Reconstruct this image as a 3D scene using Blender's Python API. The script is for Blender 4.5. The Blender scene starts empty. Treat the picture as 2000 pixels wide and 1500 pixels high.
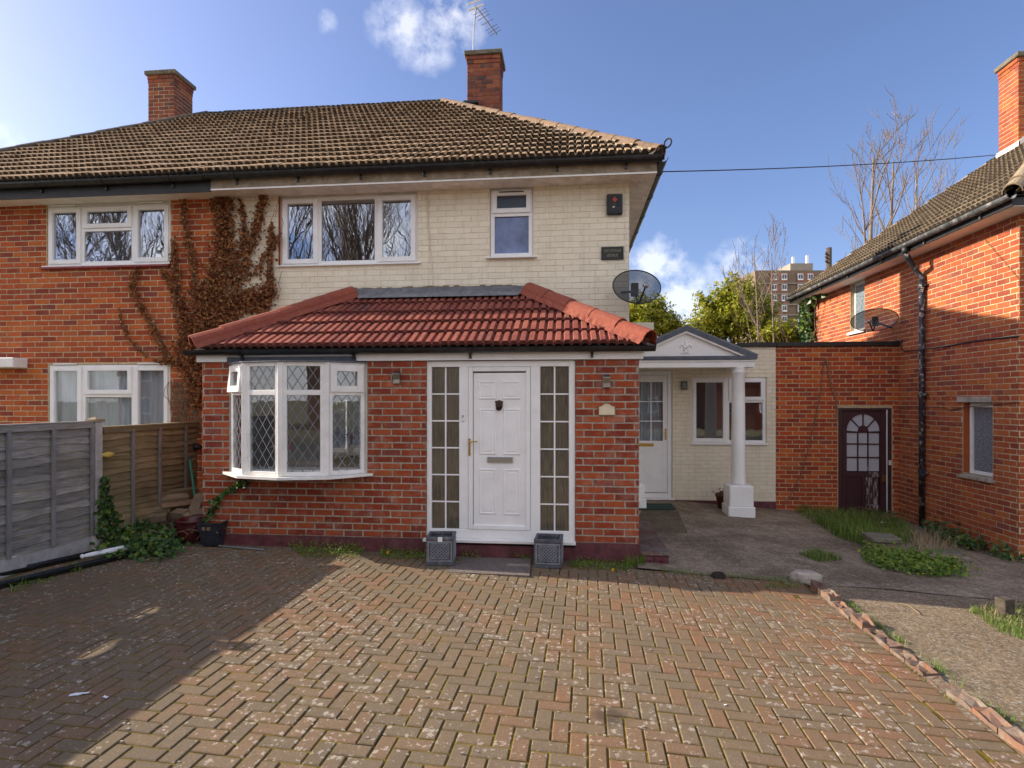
import bpy, math, random
from mathutils import Vector, Matrix
random.seed(7)
SC = bpy.context.scene
COL = SC.collection

# ------------------------------------------------------------------ camera, sky, sun, exposure
FPX, CX, HY, CAMH = 1110.0, 1000.0, 783.0, 1.85      # focal length and horizon in photo pixels (2000 x 1500)
TH = math.atan(0.1)
CT, ST = math.cos(TH), math.sin(TH)
cam_data = bpy.data.cameras.new('camera')
cam = bpy.data.objects.new('camera', cam_data)
COL.objects.link(cam)
cam.location = (0, 0, CAMH)
cam.rotation_euler = (math.pi / 2, 0, TH)
cam_data.sensor_width = 36.0
cam_data.lens = FPX / 2000 * 36
cam_data.shift_y = (HY - 750) / 2000
cam_data.clip_start = 0.05
cam_data.clip_end = 3000
SC.camera = cam

SUN_DIR = Vector((-8.56, 0.69, 4.44)).normalized()    # towards the sun
SUN_EL = math.asin(SUN_DIR.z)
SUN_AZ = math.atan2(SUN_DIR.x, SUN_DIR.y)
sun_data = bpy.data.lights.new('sun', 'SUN')
sun_data.energy = 2.0
sun_data.angle = math.radians(0.5)
sun_data.color = (1.0, 0.89, 0.73)
sun = bpy.data.objects.new('sun', sun_data)
COL.objects.link(sun)
sun.rotation_euler = SUN_DIR.to_track_quat('Z', 'Y').to_euler()
sun.location = (-20, 5, 15)

SC.view_settings.view_transform = 'Standard'
SC.view_settings.look = 'None'
SC.view_settings.gamma = 1.0
SC.view_settings.exposure = 2.0
SC.view_settings.use_curve_mapping = False

def pxdir(x, y):
    a = (x - CX) / FPX
    return Vector((CT * a - ST, ST * a + CT, (HY - y) / FPX))
CAMP = Vector((0, 0, CAMH))
def at_y(x, y, Y):
    d = pxdir(x, y); return CAMP + d * (Y / d.y)
def at_x(x, y, X):
    d = pxdir(x, y); return CAMP + d * (X / d.x)
def at_z(x, y, Z):
    d = pxdir(x, y); return CAMP + d * ((Z - CAMH) / d.z)
def at_d(x, y, D):
    return CAMP + pxdir(x, y) * D
def proj(p):
    zc = -p[0] * ST + p[1] * CT
    xc = p[0] * CT + p[1] * ST
    if zc < 0.1: return None
    return CX + FPX * xc / zc, HY - FPX * (p[2] - CAMH) / zc, zc

world = bpy.data.worlds.new('World')
SC.world = world
world.use_nodes = True
wn, wl = world.node_tree.nodes, world.node_tree.links
wn.clear()
w_out = wn.new('ShaderNodeOutputWorld')
w_bg = wn.new('ShaderNodeBackground')
w_bg.inputs['Strength'].default_value = 0.05
sky = wn.new('ShaderNodeTexSky')
sky.sky_type = 'NISHITA'
sky.sun_disc = False
sky.sun_elevation = SUN_EL
sky.sun_rotation = SUN_AZ
sky.altitude = 100
sky.air_density = 1.0
sky.dust_density = 1.9
sky.ozone_density = 4.5
# small fair-weather clouds, each a puff in its own direction of the sky
w_tc = wn.new('ShaderNodeTexCoord')
def wmath(op, a, b=None, c=None, clamp=False):
    n = wn.new('ShaderNodeMath'); n.operation = op; n.use_clamp = clamp
    for i, v in enumerate((a, b, c)):
        if v is None: continue
        if isinstance(v, (int, float)): n.inputs[i].default_value = v
        else: wl.new(v, n.inputs[i])
    return n.outputs[0]
w_noise = wn.new('ShaderNodeTexNoise')
w_noise.inputs['Scale'].default_value = 16.0
w_noise.inputs['Detail'].default_value = 9.0
w_noise.inputs['Roughness'].default_value = 0.62
wl.new(w_tc.outputs['Generated'], w_noise.inputs['Vector'])
CLOUDS = [((785, 48), .045, .68), ((838, 88), .036, .72), ((885, 28), .046, .78), ((636, 42), .016, .38), ((1285, 525), .048, .9),
          ((1325, 590), .055, 1.0), ((1250, 585), .05, 1.0), ((1440, 540), .05, .85), ((1310, 625), .055, .8), ((1480, 560), .04, .7), ((20, 292), .03, .45), ((-560, 80), .12, 1.0),
          ((-700, 330), .15, 1.0), ((2600, 420), .14, 1.0), ((2500, -250), .10, .9), ((1300, -500), .12, 1.0), ((500, -300), .09, .9)]
dirs = [(pxdir(*c).normalized(), r, s) for c, r, s in CLOUDS]
cmask = None
for d, r, s in dirs:
    vd = wn.new('ShaderNodeVectorMath'); vd.operation = 'DISTANCE'
    wl.new(w_tc.outputs['Generated'], vd.inputs[0]); vd.inputs[1].default_value = d
    fall = wmath('MULTIPLY', wmath('SUBTRACT', 1.0, wmath('DIVIDE', vd.outputs['Value'], r * 1.5), clamp=True), s * 1.25)
    cmask = fall if cmask is None else wmath('MAXIMUM', cmask, fall)
cm = wmath('MULTIPLY', cmask, wmath('SUBTRACT', wmath('MULTIPLY', w_noise.outputs['Fac'], 6.0), 2.2))
cm = wmath('MULTIPLY', wmath('MULTIPLY', wmath('SUBTRACT', cm, 0.18), 1.15, clamp=True), 0.5)
# broken fair-weather cloud over the half of the sky behind the camera, unseen and added to brighten the shaded fronts
w_n2 = wn.new('ShaderNodeTexNoise'); w_n2.inputs['Scale'].default_value = 3.2; w_n2.inputs['Detail'].default_value = 8.0; w_n2.inputs['Roughness'].default_value = 0.6
wl.new(w_tc.outputs['Generated'], w_n2.inputs['Vector'])
w_sep = wn.new('ShaderNodeSeparateXYZ'); wl.new(w_tc.outputs['Generated'], w_sep.inputs[0])
rear = wmath('MULTIPLY', wmath('SUBTRACT', -0.12, w_sep.outputs['Y']), 3.0, clamp=True)
c2 = wmath('MULTIPLY', wmath('MULTIPLY', wmath('SUBTRACT', w_n2.outputs['Fac'], 0.40), 7.0, clamp=True), rear)
cm = wmath('MAXIMUM', cm, c2)
w_mix = wn.new('ShaderNodeMix'); w_mix.data_type = 'RGBA'
wl.new(wmath('MULTIPLY', cm, 0.9), w_mix.inputs['Factor'])
w_tint = wn.new('ShaderNodeMix'); w_tint.data_type = 'RGBA'; w_tint.blend_type = 'MULTIPLY'; w_tint.inputs['Factor'].default_value = 1.0
wl.new(sky.outputs['Color'], w_tint.inputs['A']); w_tint.inputs['B'].default_value = (1.12, 1.0, 1.08, 1)
wl.new(w_tint.outputs['Result'], w_mix.inputs['A'])
w_mix.inputs['B'].default_value = (8.4, 8.2, 8.1, 1)
wl.new(w_mix.outputs['Result'], w_bg.inputs['Color'])
wl.new(w_bg.outputs['Background'], w_out.inputs['Surface'])

# ------------------------------------------------------------------ small library
ORIG = {}                                            # world translation of every object made here
def link(o, parent=None, loc=(0, 0, 0)):
    """link o so that its own origin lies at world position loc"""
    COL.objects.link(o)
    loc = Vector(loc)
    if parent is not None:
        o.parent = parent
        o.location = loc - ORIG[parent.name]
    else:
        o.location = loc
    ORIG[o.name] = loc
    return o
def tag(o, label=None, cat=None, group=None, kind=None):
    if label: o['label'] = label
    if cat: o['category'] = cat
    if group: o['group'] = group
    if kind: o['kind'] = kind
    return o
def thing(name, label, cat, loc=(0, 0, 0), group=None):
    o = bpy.data.objects.new(name, None)
    o.empty_display_size = .1
    link(o, None, loc)
    return tag(o, label, cat, group)

class MB:
    def __init__(s): s.v = []; s.f = []; s.r = []; s.smooth = False
    def face(s, pts, rnd=0.0):
        b = len(s.v); s.v += [tuple(p) for p in pts]; s.f.append(tuple(range(b, b + len(pts)))); s.r.append(rnd)
    def add(s, verts, faces, rnd=0.0):
        b = len(s.v); s.v += [tuple(p) for p in verts]
        for f in faces: s.f.append(tuple(i + b for i in f)); s.r.append(rnd)
    def box(s, lo, hi, rnd=0.0, M=None):
        x0, y0, z0 = lo; x1, y1, z1 = hi
        v = [(x0, y0, z0), (x1, y0, z0), (x1, y1, z0), (x0, y1, z0), (x0, y0, z1), (x1, y0, z1), (x1, y1, z1), (x0, y1, z1)]
        if M is not None: v = [M @ Vector(p) for p in v]
        s.add(v, [(0, 3, 2, 1), (4, 5, 6, 7), (0, 1, 5, 4), (1, 2, 6, 5), (2, 3, 7, 6), (3, 0, 4, 7)], rnd)
    def bbox(s, lo, hi, c, rnd=0.0, M=None):
        """box with chamfered edges (chamfer c on all edges)"""
        x0, y0, z0 = lo; x1, y1, z1 = hi
        idx = {}; v = []
        for ix, X in ((0, (x0, x1)), ):
            pass
        def P(x, y, z): v.append((x, y, z)); return len(v) - 1
        def fc(ax, side):
            q = []
            for a, b in ((0, 0), (1, 0), (1, 1), (0, 1)):
                p = [0, 0, 0]; o = [i for i in range(3) if i != ax]
                lo_, hi_ = (x0, y0, z0), (x1, y1, z1)
                p[ax] = hi_[ax] if side else lo_[ax]
                for k, t in zip(o, (a, b)): p[k] = hi_[k] - c if t else lo_[k] + c
                i = P(*p); q.append(i)
                idx[(ax, side) + tuple((t) for t in (a, b))] = i
            return q
        F = []
        for ax in range(3):
            for side in (0, 1):
                q = fc(ax, side)
                flip = (side == 0) ^ (ax == 1)
                F.append(tuple(reversed(q)) if flip else tuple(q))
        for ax in range(3):                       # twelve edges: pairs of faces
            a, b = [i for i in range(3) if i != ax]
            for sa in (0, 1):
                for sb in (0, 1):
                    q = []
                    for t in (0, 1):
                        o = [i for i in range(3) if i != a]; k = [sb if i == b else t for i in o]
                        q.append(idx[(a, sa) + tuple(k)])
                    for t in (1, 0):
                        o = [i for i in range(3) if i != b]; k = [sa if i == a else t for i in o]
                        q.append(idx[(b, sb) + tuple(k)])
                    F.append(tuple(q))
        for sx in (0, 1):
            for sy in (0, 1):
                for sz in (0, 1):
                    F.append((idx[(0, sx, sy, sz)], idx[(1, sy, sx, sz)], idx[(2, sz, sx, sy)]))
        if M is not None: v = [M @ Vector(p) for p in v]
        s.add(v, F, rnd)
    def tube(s, pts, r, n=6, cap=True, rnd=0.0):
        pts = [Vector(p) for p in pts]
        if len(pts) < 2: return
        rr = r if isinstance(r, (list, tuple)) else [r] * len(pts)
        b = len(s.v); up = Vector((0, 0, 1))
        prev = None
        for i, p in enumerate(pts):
            t = (pts[min(i + 1, len(pts) - 1)] - pts[max(i - 1, 0)])
            if t.length < 1e-9: t = Vector((0, 0, 1))
            t.normalize()
            a = prev - t * prev.dot(t) if prev is not None else t.cross(up if abs(t.z) < .9 else Vector((1, 0, 0)))
            if a.length < 1e-6: a = t.orthogonal()
            a.normalize(); prev = a; c = t.cross(a)
            for k in range(n):
                an = 2 * math.pi * k / n
                s.v.append(tuple(p + (a * math.cos(an) + c * math.sin(an)) * rr[i]))
        for i in range(len(pts) - 1):
            for k in range(n):
                k2 = (k + 1) % n
                s.f.append((b + i * n + k, b + i * n + k2, b + (i + 1) * n + k2, b + (i + 1) * n + k)); s.r.append(rnd)
        if cap:
            s.f.append(tuple(b + k for k in reversed(range(n)))); s.r.append(rnd)
            s.f.append(tuple(b + (len(pts) - 1) * n + k for k in range(n))); s.r.append(rnd)
    def lathe(s, prof, c=(0, 0, 0), n=24, cap=True):
        b = len(s.v); c = Vector(c)
        for r, z in prof:
            for k in range(n):
                a = 2 * math.pi * k / n
                s.v.append((c.x + r * math.cos(a), c.y + r * math.sin(a), c.z + z))
        for i in range(len(prof) - 1):
            for k in range(n):
                k2 = (k + 1) % n
                s.f.append((b + i * n + k, b + i * n + k2, b + (i + 1) * n + k2, b + (i + 1) * n + k)); s.r.append(0)
        if cap:
            s.f.append(tuple(b + k for k in reversed(range(n)))); s.r.append(0)
            s.f.append(tuple(b + (len(prof) - 1) * n + k for k in range(n))); s.r.append(0)
    def extrude(s, poly, dvec, rnd=0.0):
        """closed prism from a 3-D polygon and an extrusion vector"""
        n = len(poly); poly = [Vector(p) for p in poly]; dvec = Vector(dvec)
        v = poly + [p + dvec for p in poly]
        F = [tuple(reversed(range(n))), tuple(range(n, 2 * n))]
        for i in range(n): j = (i + 1) % n; F.append((i, j, n + j, n + i))
        s.add(v, F, rnd)
    def sweep(s, path, prof, side, up=Vector((0, 0, 1)), close=True):
        """profile [(a,b)] along a path: a runs along side, b along up"""
        side = Vector(side); b0 = len(s.v); n = len(prof)
        for p in path:
            for a, b in prof: s.v.append(tuple(Vector(p) + side * a + up * b))
        m = n if close else n - 1
        for i in range(len(path) - 1):
            for k in range(m):
                k2 = (k + 1) % n
                s.f.append((b0 + i * n + k, b0 + i * n + k2, b0 + (i + 1) * n + k2, b0 + (i + 1) * n + k)); s.r.append(0)
        if close:
            s.f.append(tuple(b0 + k for k in reversed(range(n)))); s.r.append(0)
            s.f.append(tuple(b0 + (len(path) - 1) * n + k for k in range(n))); s.r.append(0)
    def mesh(s, name, mat, rnd=False):
        me = bpy.data.meshes.new(name)
        me.from_pydata(s.v, [], s.f)
        if mat is not None: me.materials.append(mat)
        if rnd:
            at = me.attributes.new('rnd', 'FLOAT', 'FACE'); at.data.foreach_set('value', s.r)
        if s.smooth: me.polygons.foreach_set('use_smooth', [True] * len(me.polygons))
        me.update()
        return me
    def build(s, name, mat, parent=None, loc=(0, 0, 0), rnd=False, recalc=False):
        o = bpy.data.objects.new(name, s.mesh(name, mat, rnd))
        return link(o, parent, loc)
def boxobj(name, lo, hi, mat, parent=None, ch=0.0):
    m = MB()
    if ch: m.bbox(lo, hi, ch)
    else: m.box(lo, hi)
    return m.build(name, mat, parent)

# ------------------------------------------------------------------ materials
class NM:
    def __init__(s, name):
        s.m = bpy.data.materials.new(name); s.m.use_nodes = True
        s.t = s.m.node_tree; s.n = s.t.nodes; s.l = s.t.links; s.n.clear()
        s.out = s.n.new('ShaderNodeOutputMaterial')
    def put(s, sock, v):
        if isinstance(v, bpy.types.NodeSocket): s.l.new(v, sock)
        elif isinstance(v, (tuple, list)) and len(v) == 3 and sock.type == 'RGBA': sock.default_value = (*v, 1)
        else: sock.default_value = v
    def node(s, t, out=0, props=None, **kw):
        n = s.n.new(t)
        for k, v in (props or {}).items(): setattr(n, k, v)
        for k, v in kw.items():
            k = k.replace('_', ' ')
            s.put(n.inputs[k], v)
        return n.outputs[out]
    def math(s, op, a, b=None, c=None, clamp=False):
        n = s.n.new('ShaderNodeMath'); n.operation = op; n.use_clamp = clamp
        for i, v in enumerate((a, b, c)):
            if v is not None: s.put(n.inputs[i], v)
        return n.outputs[0]
    def pos(s): 
        return s.n.new('ShaderNodeNewGeometry').outputs['Position']
    def noise(s, scale, detail=4, rough=.55, vec=None, out=0, dist=0.0):
        n = s.n.new('ShaderNodeTexNoise'); n.inputs['Scale'].default_value = scale; n.inputs['Detail'].default_value = detail
        n.inputs['Roughness'].default_value = rough; n.inputs['Distortion'].default_value = dist
        s.l.new(vec if vec is not None else s.pos(), n.inputs['Vector']); return n.outputs[out]
    def stretch(s, sc):
        n = s.n.new('ShaderNodeMapping'); n.inputs['Scale'].default_value = sc; s.l.new(s.pos(), n.inputs['Vector']); return n.outputs[0]
    def ramp(s, fac, stops, interp='LINEAR'):
        n = s.n.new('ShaderNodeValToRGB'); n.color_ramp.interpolation = interp
        e = n.color_ramp.elements
        while len(e) < len(stops): e.new(0.5)
        for i, (p, c) in enumerate(stops):
            e[i].position = p
            e[i].color = (*c, 1) if isinstance(c, (tuple, list)) else (c, c, c, 1)
        s.put(n.inputs[0], fac); return n.outputs[0]
    def mix(s, fac, a, b, mode='MIX'):
        n = s.n.new('ShaderNodeMix'); n.data_type = 'RGBA'; n.blend_type = mode
        s.put(n.inputs['Factor'], fac); s.put(n.inputs['A'], a); s.put(n.inputs['B'], b); return n.outputs['Result']
    def rnd(s):
        oi = s.n.new('ShaderNodeObjectInfo').outputs['Random']
        at = s.n.new('ShaderNodeAttribute'); at.attribute_name = 'rnd'
        return s.math('FRACT', s.math('ADD', oi, at.outputs['Fac']))
    def bump(s, h, strength=.3, dist=.01):
        n = s.n.new('ShaderNodeBump'); n.inputs['Strength'].default_value = strength; n.inputs['Distance'].default_value = dist
        s.l.new(h, n.inputs['Height']); return n.outputs[0]
    def pbr(s, col, rough=.8, bump=None, metal=0.0, spec=.5, trans=None, **kw):
        n = s.n.new('ShaderNodeBsdfPrincipled')
        s.put(n.inputs['Base Color'], col); s.put(n.inputs['Roughness'], rough); s.put(n.inputs['Metallic'], metal)
        n.inputs['Specular IOR Level'].default_value = spec
        if bump is not None: s.l.new(bump, n.inputs['Normal'])
        s.l.new(n.outputs[0], s.out.inputs[0]); return n.outputs[0]
def ss(n, x, a, b):                       # linear step a..b
    return n.math('MULTIPLY', n.math('SUBTRACT', x, a), 1.0 / (b - a), clamp=True)

def brick_mat(name, stops, bloom=0.0, dark=.35, bloomcol=(.62, .50, .44), lowdirt=None):
    n = NM(name)
    c = n.ramp(n.rnd(), stops)
    v = n.noise(26, 6, .65)
    c = n.mix(n.math('MULTIPLY', ss(n, v, .35, .75), dark), c, (.10, .045, .032))
    v2 = n.noise(9, 4, .6)
    c = n.mix(n.math('MULTIPLY', ss(n, v2, .5, .8), .35), c, (.56, .17, .045))
    c = n.mix(n.math('MULTIPLY', ss(n, n.noise(.9, 5, .6), .42, .72), .16), c, (.12, .045, .03))      # broad soot and damp
    if bloom:
        b = n.math('MULTIPLY', ss(n, n.noise(7, 6, .65), .50, .72), bloom)
        c = n.mix(b, c, bloomcol)
    h = n.noise(130, 5, .7)
    n.pbr(c, .88, n.bump(h, .55, .004), spec=.25)
    return n.m
def plain(name, col, rough=.5, var=.12, scale=14, bump=.0, bscale=80, metal=0.0, dirt=None, dscale=5, damt=.4, spec=.5, bdist=.004, dlo=.52, dhi=.72):
    n = NM(name)
    v = n.noise(scale, 5, .6)
    dk = tuple(x * (1 - 2 * var) for x in col)
    lt = tuple(min(1, x * (1 + var)) for x in col)
    c = n.mix(ss(n, v, .3, .7), dk, lt)
    if dirt:
        c = n.mix(n.math('MULTIPLY', ss(n, n.noise(dscale, 7, .7), dlo, dhi), damt), c, dirt)
    b = n.bump(n.noise(bscale, 4, .6), bump, bdist) if bump else None
    n.pbr(c, rough, b, metal, spec)
    return n.m

M = {}
M['brick_ext'] = brick_mat('brick_extension', [(0, (.21, .035, .02)), (.3, (.30, .047, .02)), (.6, (.37, .065, .023)), (.85, (.42, .10, .036)), (1, (.20, .052, .046))], bloom=.22, dark=.35)
M['brick_red'] = brick_mat('brick_neighbour', [(0, (.26, .048, .028)), (.25, (.40, .074, .026)), (.6, (.51, .105, .029)), (.88, (.57, .15, .036)), (1, (.23, .052, .046))], bloom=.05, dark=.25)
M['brick_right'] = brick_mat('brick_right_house', [(0, (.26, .056, .03)), (.3, (.36, .080, .034)), (.65, (.42, .102, .034)), (.9, (.48, .142, .038)), (1, (.23, .06, .048))], bloom=.06, dark=.22)
M['brick_chim'] = brick_mat('brick_chimney', [(0, (.10, .05, .045)), (.3, (.22, .06, .038)), (.65, (.30, .085, .045)), (.9, (.38, .12, .05)), (1, (.08, .05, .05))], bloom=.1, dark=.55)
M['brick_out'] = brick_mat('brick_outhouse', [(0, (.29, .052, .03)), (.35, (.42, .066, .025)), (.65, (.53, .094, .026)), (.9, (.60, .15, .032)), (1, (.26, .058, .046))], bloom=.04, dark=.3)
M['mortar'] = plain('mortar_buff', (.56, .44, .27), .95, .18, 20, .6, 150)
M['mortar_grey'] = plain('mortar_grey', (.40, .355, .28), .95, .2, 20, .6, 150)
M['mortar_dark'] = plain('mortar_dark', (.22, .17, .13), .95, .2, 20, .6, 150)

def cream_mat(name, col):
    n = NM(name)
    r = n.rnd()
    c = n.mix(r, tuple(x * .95 for x in col), tuple(min(1, x * 1.03) for x in col))
    v = n.noise(4, 6, .65)
    c = n.mix(n.math('MULTIPLY', ss(n, v, .45, .8), .22), c, (.52, .42, .27))
    run = n.noise(2.2, 6, .7, n.stretch((7, 7, .55)))
    c = n.mix(n.math('MULTIPLY', ss(n, run, .52, .75), .32), c, (.42, .34, .22))
    sp = n.noise(38, 3, .5)
    c = n.mix(n.math('MULTIPLY', ss(n, sp, .70, .76), .5), c, (.22, .17, .12))
    n.pbr(c, .62, n.bump(n.noise(60, 5, .65), .55, .006), spec=.35)
    return n.m
M['cream'] = cream_mat('cream_painted_brick', (.84, .775, .62))
M['cream_joint'] = cream_mat('cream_painted_joint', (.72, .635, .50))
M['maroon'] = plain('maroon_paint', (.135, .035, .045), .6, .25, 8, .4, 60, dirt=(.20, .13, .11), dscale=7, damt=.5)
M['upvc'] = plain('white_upvc', (.88, .88, .88), .32, .03, 5, dirt=(.55, .53, .48), dscale=3, damt=.18, spec=.5)
M['upvc_old'] = plain('white_upvc_weathered', (.85, .83, .80), .38, .05, 6, dirt=(.42, .38, .30), dscale=5, damt=.35)
M['black_pl'] = plain('black_plastic', (.014, .015, .018), .32, .3, 8, dirt=(.07, .07, .07), dscale=6, damt=.5)
M['black_dull'] = plain('black_dull_plastic', (.02, .021, .023), .55, .3, 8)
M['pipe_old'] = plain('flaking_black_pipe', (.018, .022, .035), .5, .3, 8, .5, 30, dirt=(.42, .38, .32), dscale=14, damt=.95, dlo=.54, dhi=.60)
M['gutter_old'] = plain('lichened_gutter', (.10, .105, .11), .7, .3, 8, .6, 30, dirt=(.50, .47, .41), dscale=9, damt=.95)
M['fascia_old'] = plain('peeling_fascia', (.30, .235, .165), .8, .2, 8, dirt=(.52, .46, .37), dscale=9, damt=.6)
M['soffit'] = plain('soffit_board', (.80, .75, .68), .75, .1, 6, dirt=(.30, .22, .15), dscale=4, damt=.55)
M['soffit_white'] = plain('soffit_white_board', (.80, .77, .70), .6, .06, 6, dirt=(.4, .33, .24), dscale=4, damt=.3)
M['lead'] = plain('lead_flashing', (.17, .18, .20), .55, .2, 7, .3, 20, dirt=(.34, .34, .33), dscale=5, damt=.6)
M['grey_trim'] = plain('grey_lead_trim', (.085, .10, .135), .5, .15, 9)
M['conc_cap'] = plain('lichened_concrete', (.17, .15, .11), .95, .25, 15, .7, 60, dirt=(.30, .27, .16), dscale=16, damt=.8)
M['cement'] = plain('cement_bedding', (.42, .36, .26), .95, .2, 15, .7, 50, dirt=(.2, .17, .1), dscale=9, damt=.5)
M['lead_strip'] = plain('lead_came', (.22, .23, .27), .45, .1, 30, metal=.3)
M['brass'] = plain('brass', (.62, .42, .12), .28, .1, 20, metal=1.0)
M['bronze'] = plain('dark_bronze', (.07, .045, .03), .45, .3, 40, .4, 90, metal=.6)
M['chrome'] = plain('brushed_steel', (.52, .52, .51), .3, .1, 40, metal=1.0)
M['grey_metal'] = plain('grey_metal', (.32, .33, .35), .4, .1, 20, metal=.7)
M['terracotta_dark'] = plain('dark_red_glaze', (.10, .018, .018), .3, .3, 8, dirt=(.05, .02, .02), dscale=6, damt=.6)
M['pot_black'] = plain('black_blue_pot', (.025, .032, .045), .45, .3, 9, dirt=(.12, .07, .03), dscale=4, damt=.3)
M['lattice'] = plain('pale_lead_lattice', (.22, .23, .26), .6, .15, 10, .4, 40)
M['planter'] = plain('lead_look_planter', (.085, .09, .11), .6, .2, 10, .5, 40, dirt=(.33, .34, .37), dscale=12, damt=.65)
M['soil'] = plain('soil', (.035, .025, .018), .95, .4, 30, .8, 60)
M['slab'] = plain('granite_slab', (.17, .135, .12), .9, .35, 60, .8, 60, dirt=(.06, .055, .05), dscale=5, damt=.6)
M['stone'] = plain('pale_stone', (.42, .37, .31), .95, .2, 9, .9, 30, dirt=(.16, .13, .10), dscale=7, damt=.6)
M['fencewood'] = None
def wood(name, a, b, streak=(1, 9, 60), axis_scale=None, green=None):
    n = NM(name)
    r = n.rnd()
    vec = n.stretch(streak)
    v = n.noise(3.0, 7, .65, vec, dist=.6)
    c = n.mix(ss(n, v, .25, .75), a, b)
    c = n.mix(n.math('MULTIPLY', r, .6), c, tuple(x * .5 for x in a))
    big = n.noise(2.2, 5, .6)
    c = n.mix(n.math('MULTIPLY', ss(n, big, .5, .75), .55), c, tuple(x * .35 for x in a))
    if green: c = n.mix(n.math('MULTIPLY', ss(n, n.noise(3.1, 5, .6), .45, .7), .5), c, green)
    n.pbr(c, .9, n.bump(n.noise(5, 8, .7, vec), .7, .006), spec=.2)
    return n.m
M['wood_grey'] = wood('weathered_grey_wood', (.12, .11, .10), (.55, .52, .48), (9, 1.6, 26), green=(.24, .23, .17))
M['wood_brown'] = wood('weathered_brown_wood', (.16, .125, .08), (.42, .335, .205), (9, 1.6, 26), green=(.16, .15, .05))
M['wood_cut'] = wood('old_timber_offcut', (.20, .15, .095), (.45, .36, .25), (14, 14, 40))
M['batten'] = wood('weathered_batten', (.15, .14, .135), (.42, .40, .40), (60, 60, 3))
M['conc_post'] = plain('concrete_post', (.46, .44, .42), .95, .12, 12, .6, 90, dirt=(.25, .22, .18), dscale=4, damt=.5)

def tile_mat(name, stops, moss=0.0, light=None, lamt=0.0, mosscol=(.045, .036, .016)):
    n = NM(name)
    c = n.ramp(n.rnd(), stops)
    c = n.mix(n.math('MULTIPLY', ss(n, n.noise(30, 6, .7), .4, .75), .35), c, tuple(x * .4 for x in stops[0][1]))
    if light: c = n.mix(n.math('MULTIPLY', ss(n, n.noise(18, 6, .7), .5, .7), lamt), c, light)
    if moss: c = n.mix(n.math('MULTIPLY', ss(n, n.noise(6.5, 7, .75), .50, .62), moss), c, mosscol)
    n.pbr(c, .85, n.bump(n.noise(90, 5, .7), .5, .004), spec=.3)
    return n.m
M['tile_old'] = tile_mat('old_brown_tile', [(0, (.34, .22, .12)), (.5, (.42, .285, .16)), (1, (.49, .345, .21))], .5, (.60, .48, .31), .6)
M['tile_red'] = tile_mat('red_tile', [(0, (.20, .048, .036)), (.5, (.27, .068, .046)), (.85, (.33, .095, .062)), (1, (.15, .045, .04))], .3, (.40, .20, .14), .45, (.07, .035, .03))
M['tile_right'] = tile_mat('right_house_tile', [(0, (.25, .185, .115)), (.5, (.32, .24, .15)), (1, (.38, .295, .19))], .4, (.42, .35, .22), .5)
M['ridge_tan'] = tile_mat('tan_ridge', [(0, (.25, .165, .105)), (1, (.32, .215, .14))], .45, (.38, .29, .20), .4)
M['ridge_old'] = tile_mat('mossy_ridge', [(0, (.07, .06, .05)), (1, (.13, .10, .075))], .7, (.20, .15, .08), .5, (.03, .025, .012))
M['ridge_red'] = tile_mat('red_hip_tile', [(0, (.25, .06, .038)), (.5, (.31, .08, .048)), (1, (.28, .078, .05))], .15, (.46, .2, .12), .3, (.08, .03, .03))

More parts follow.
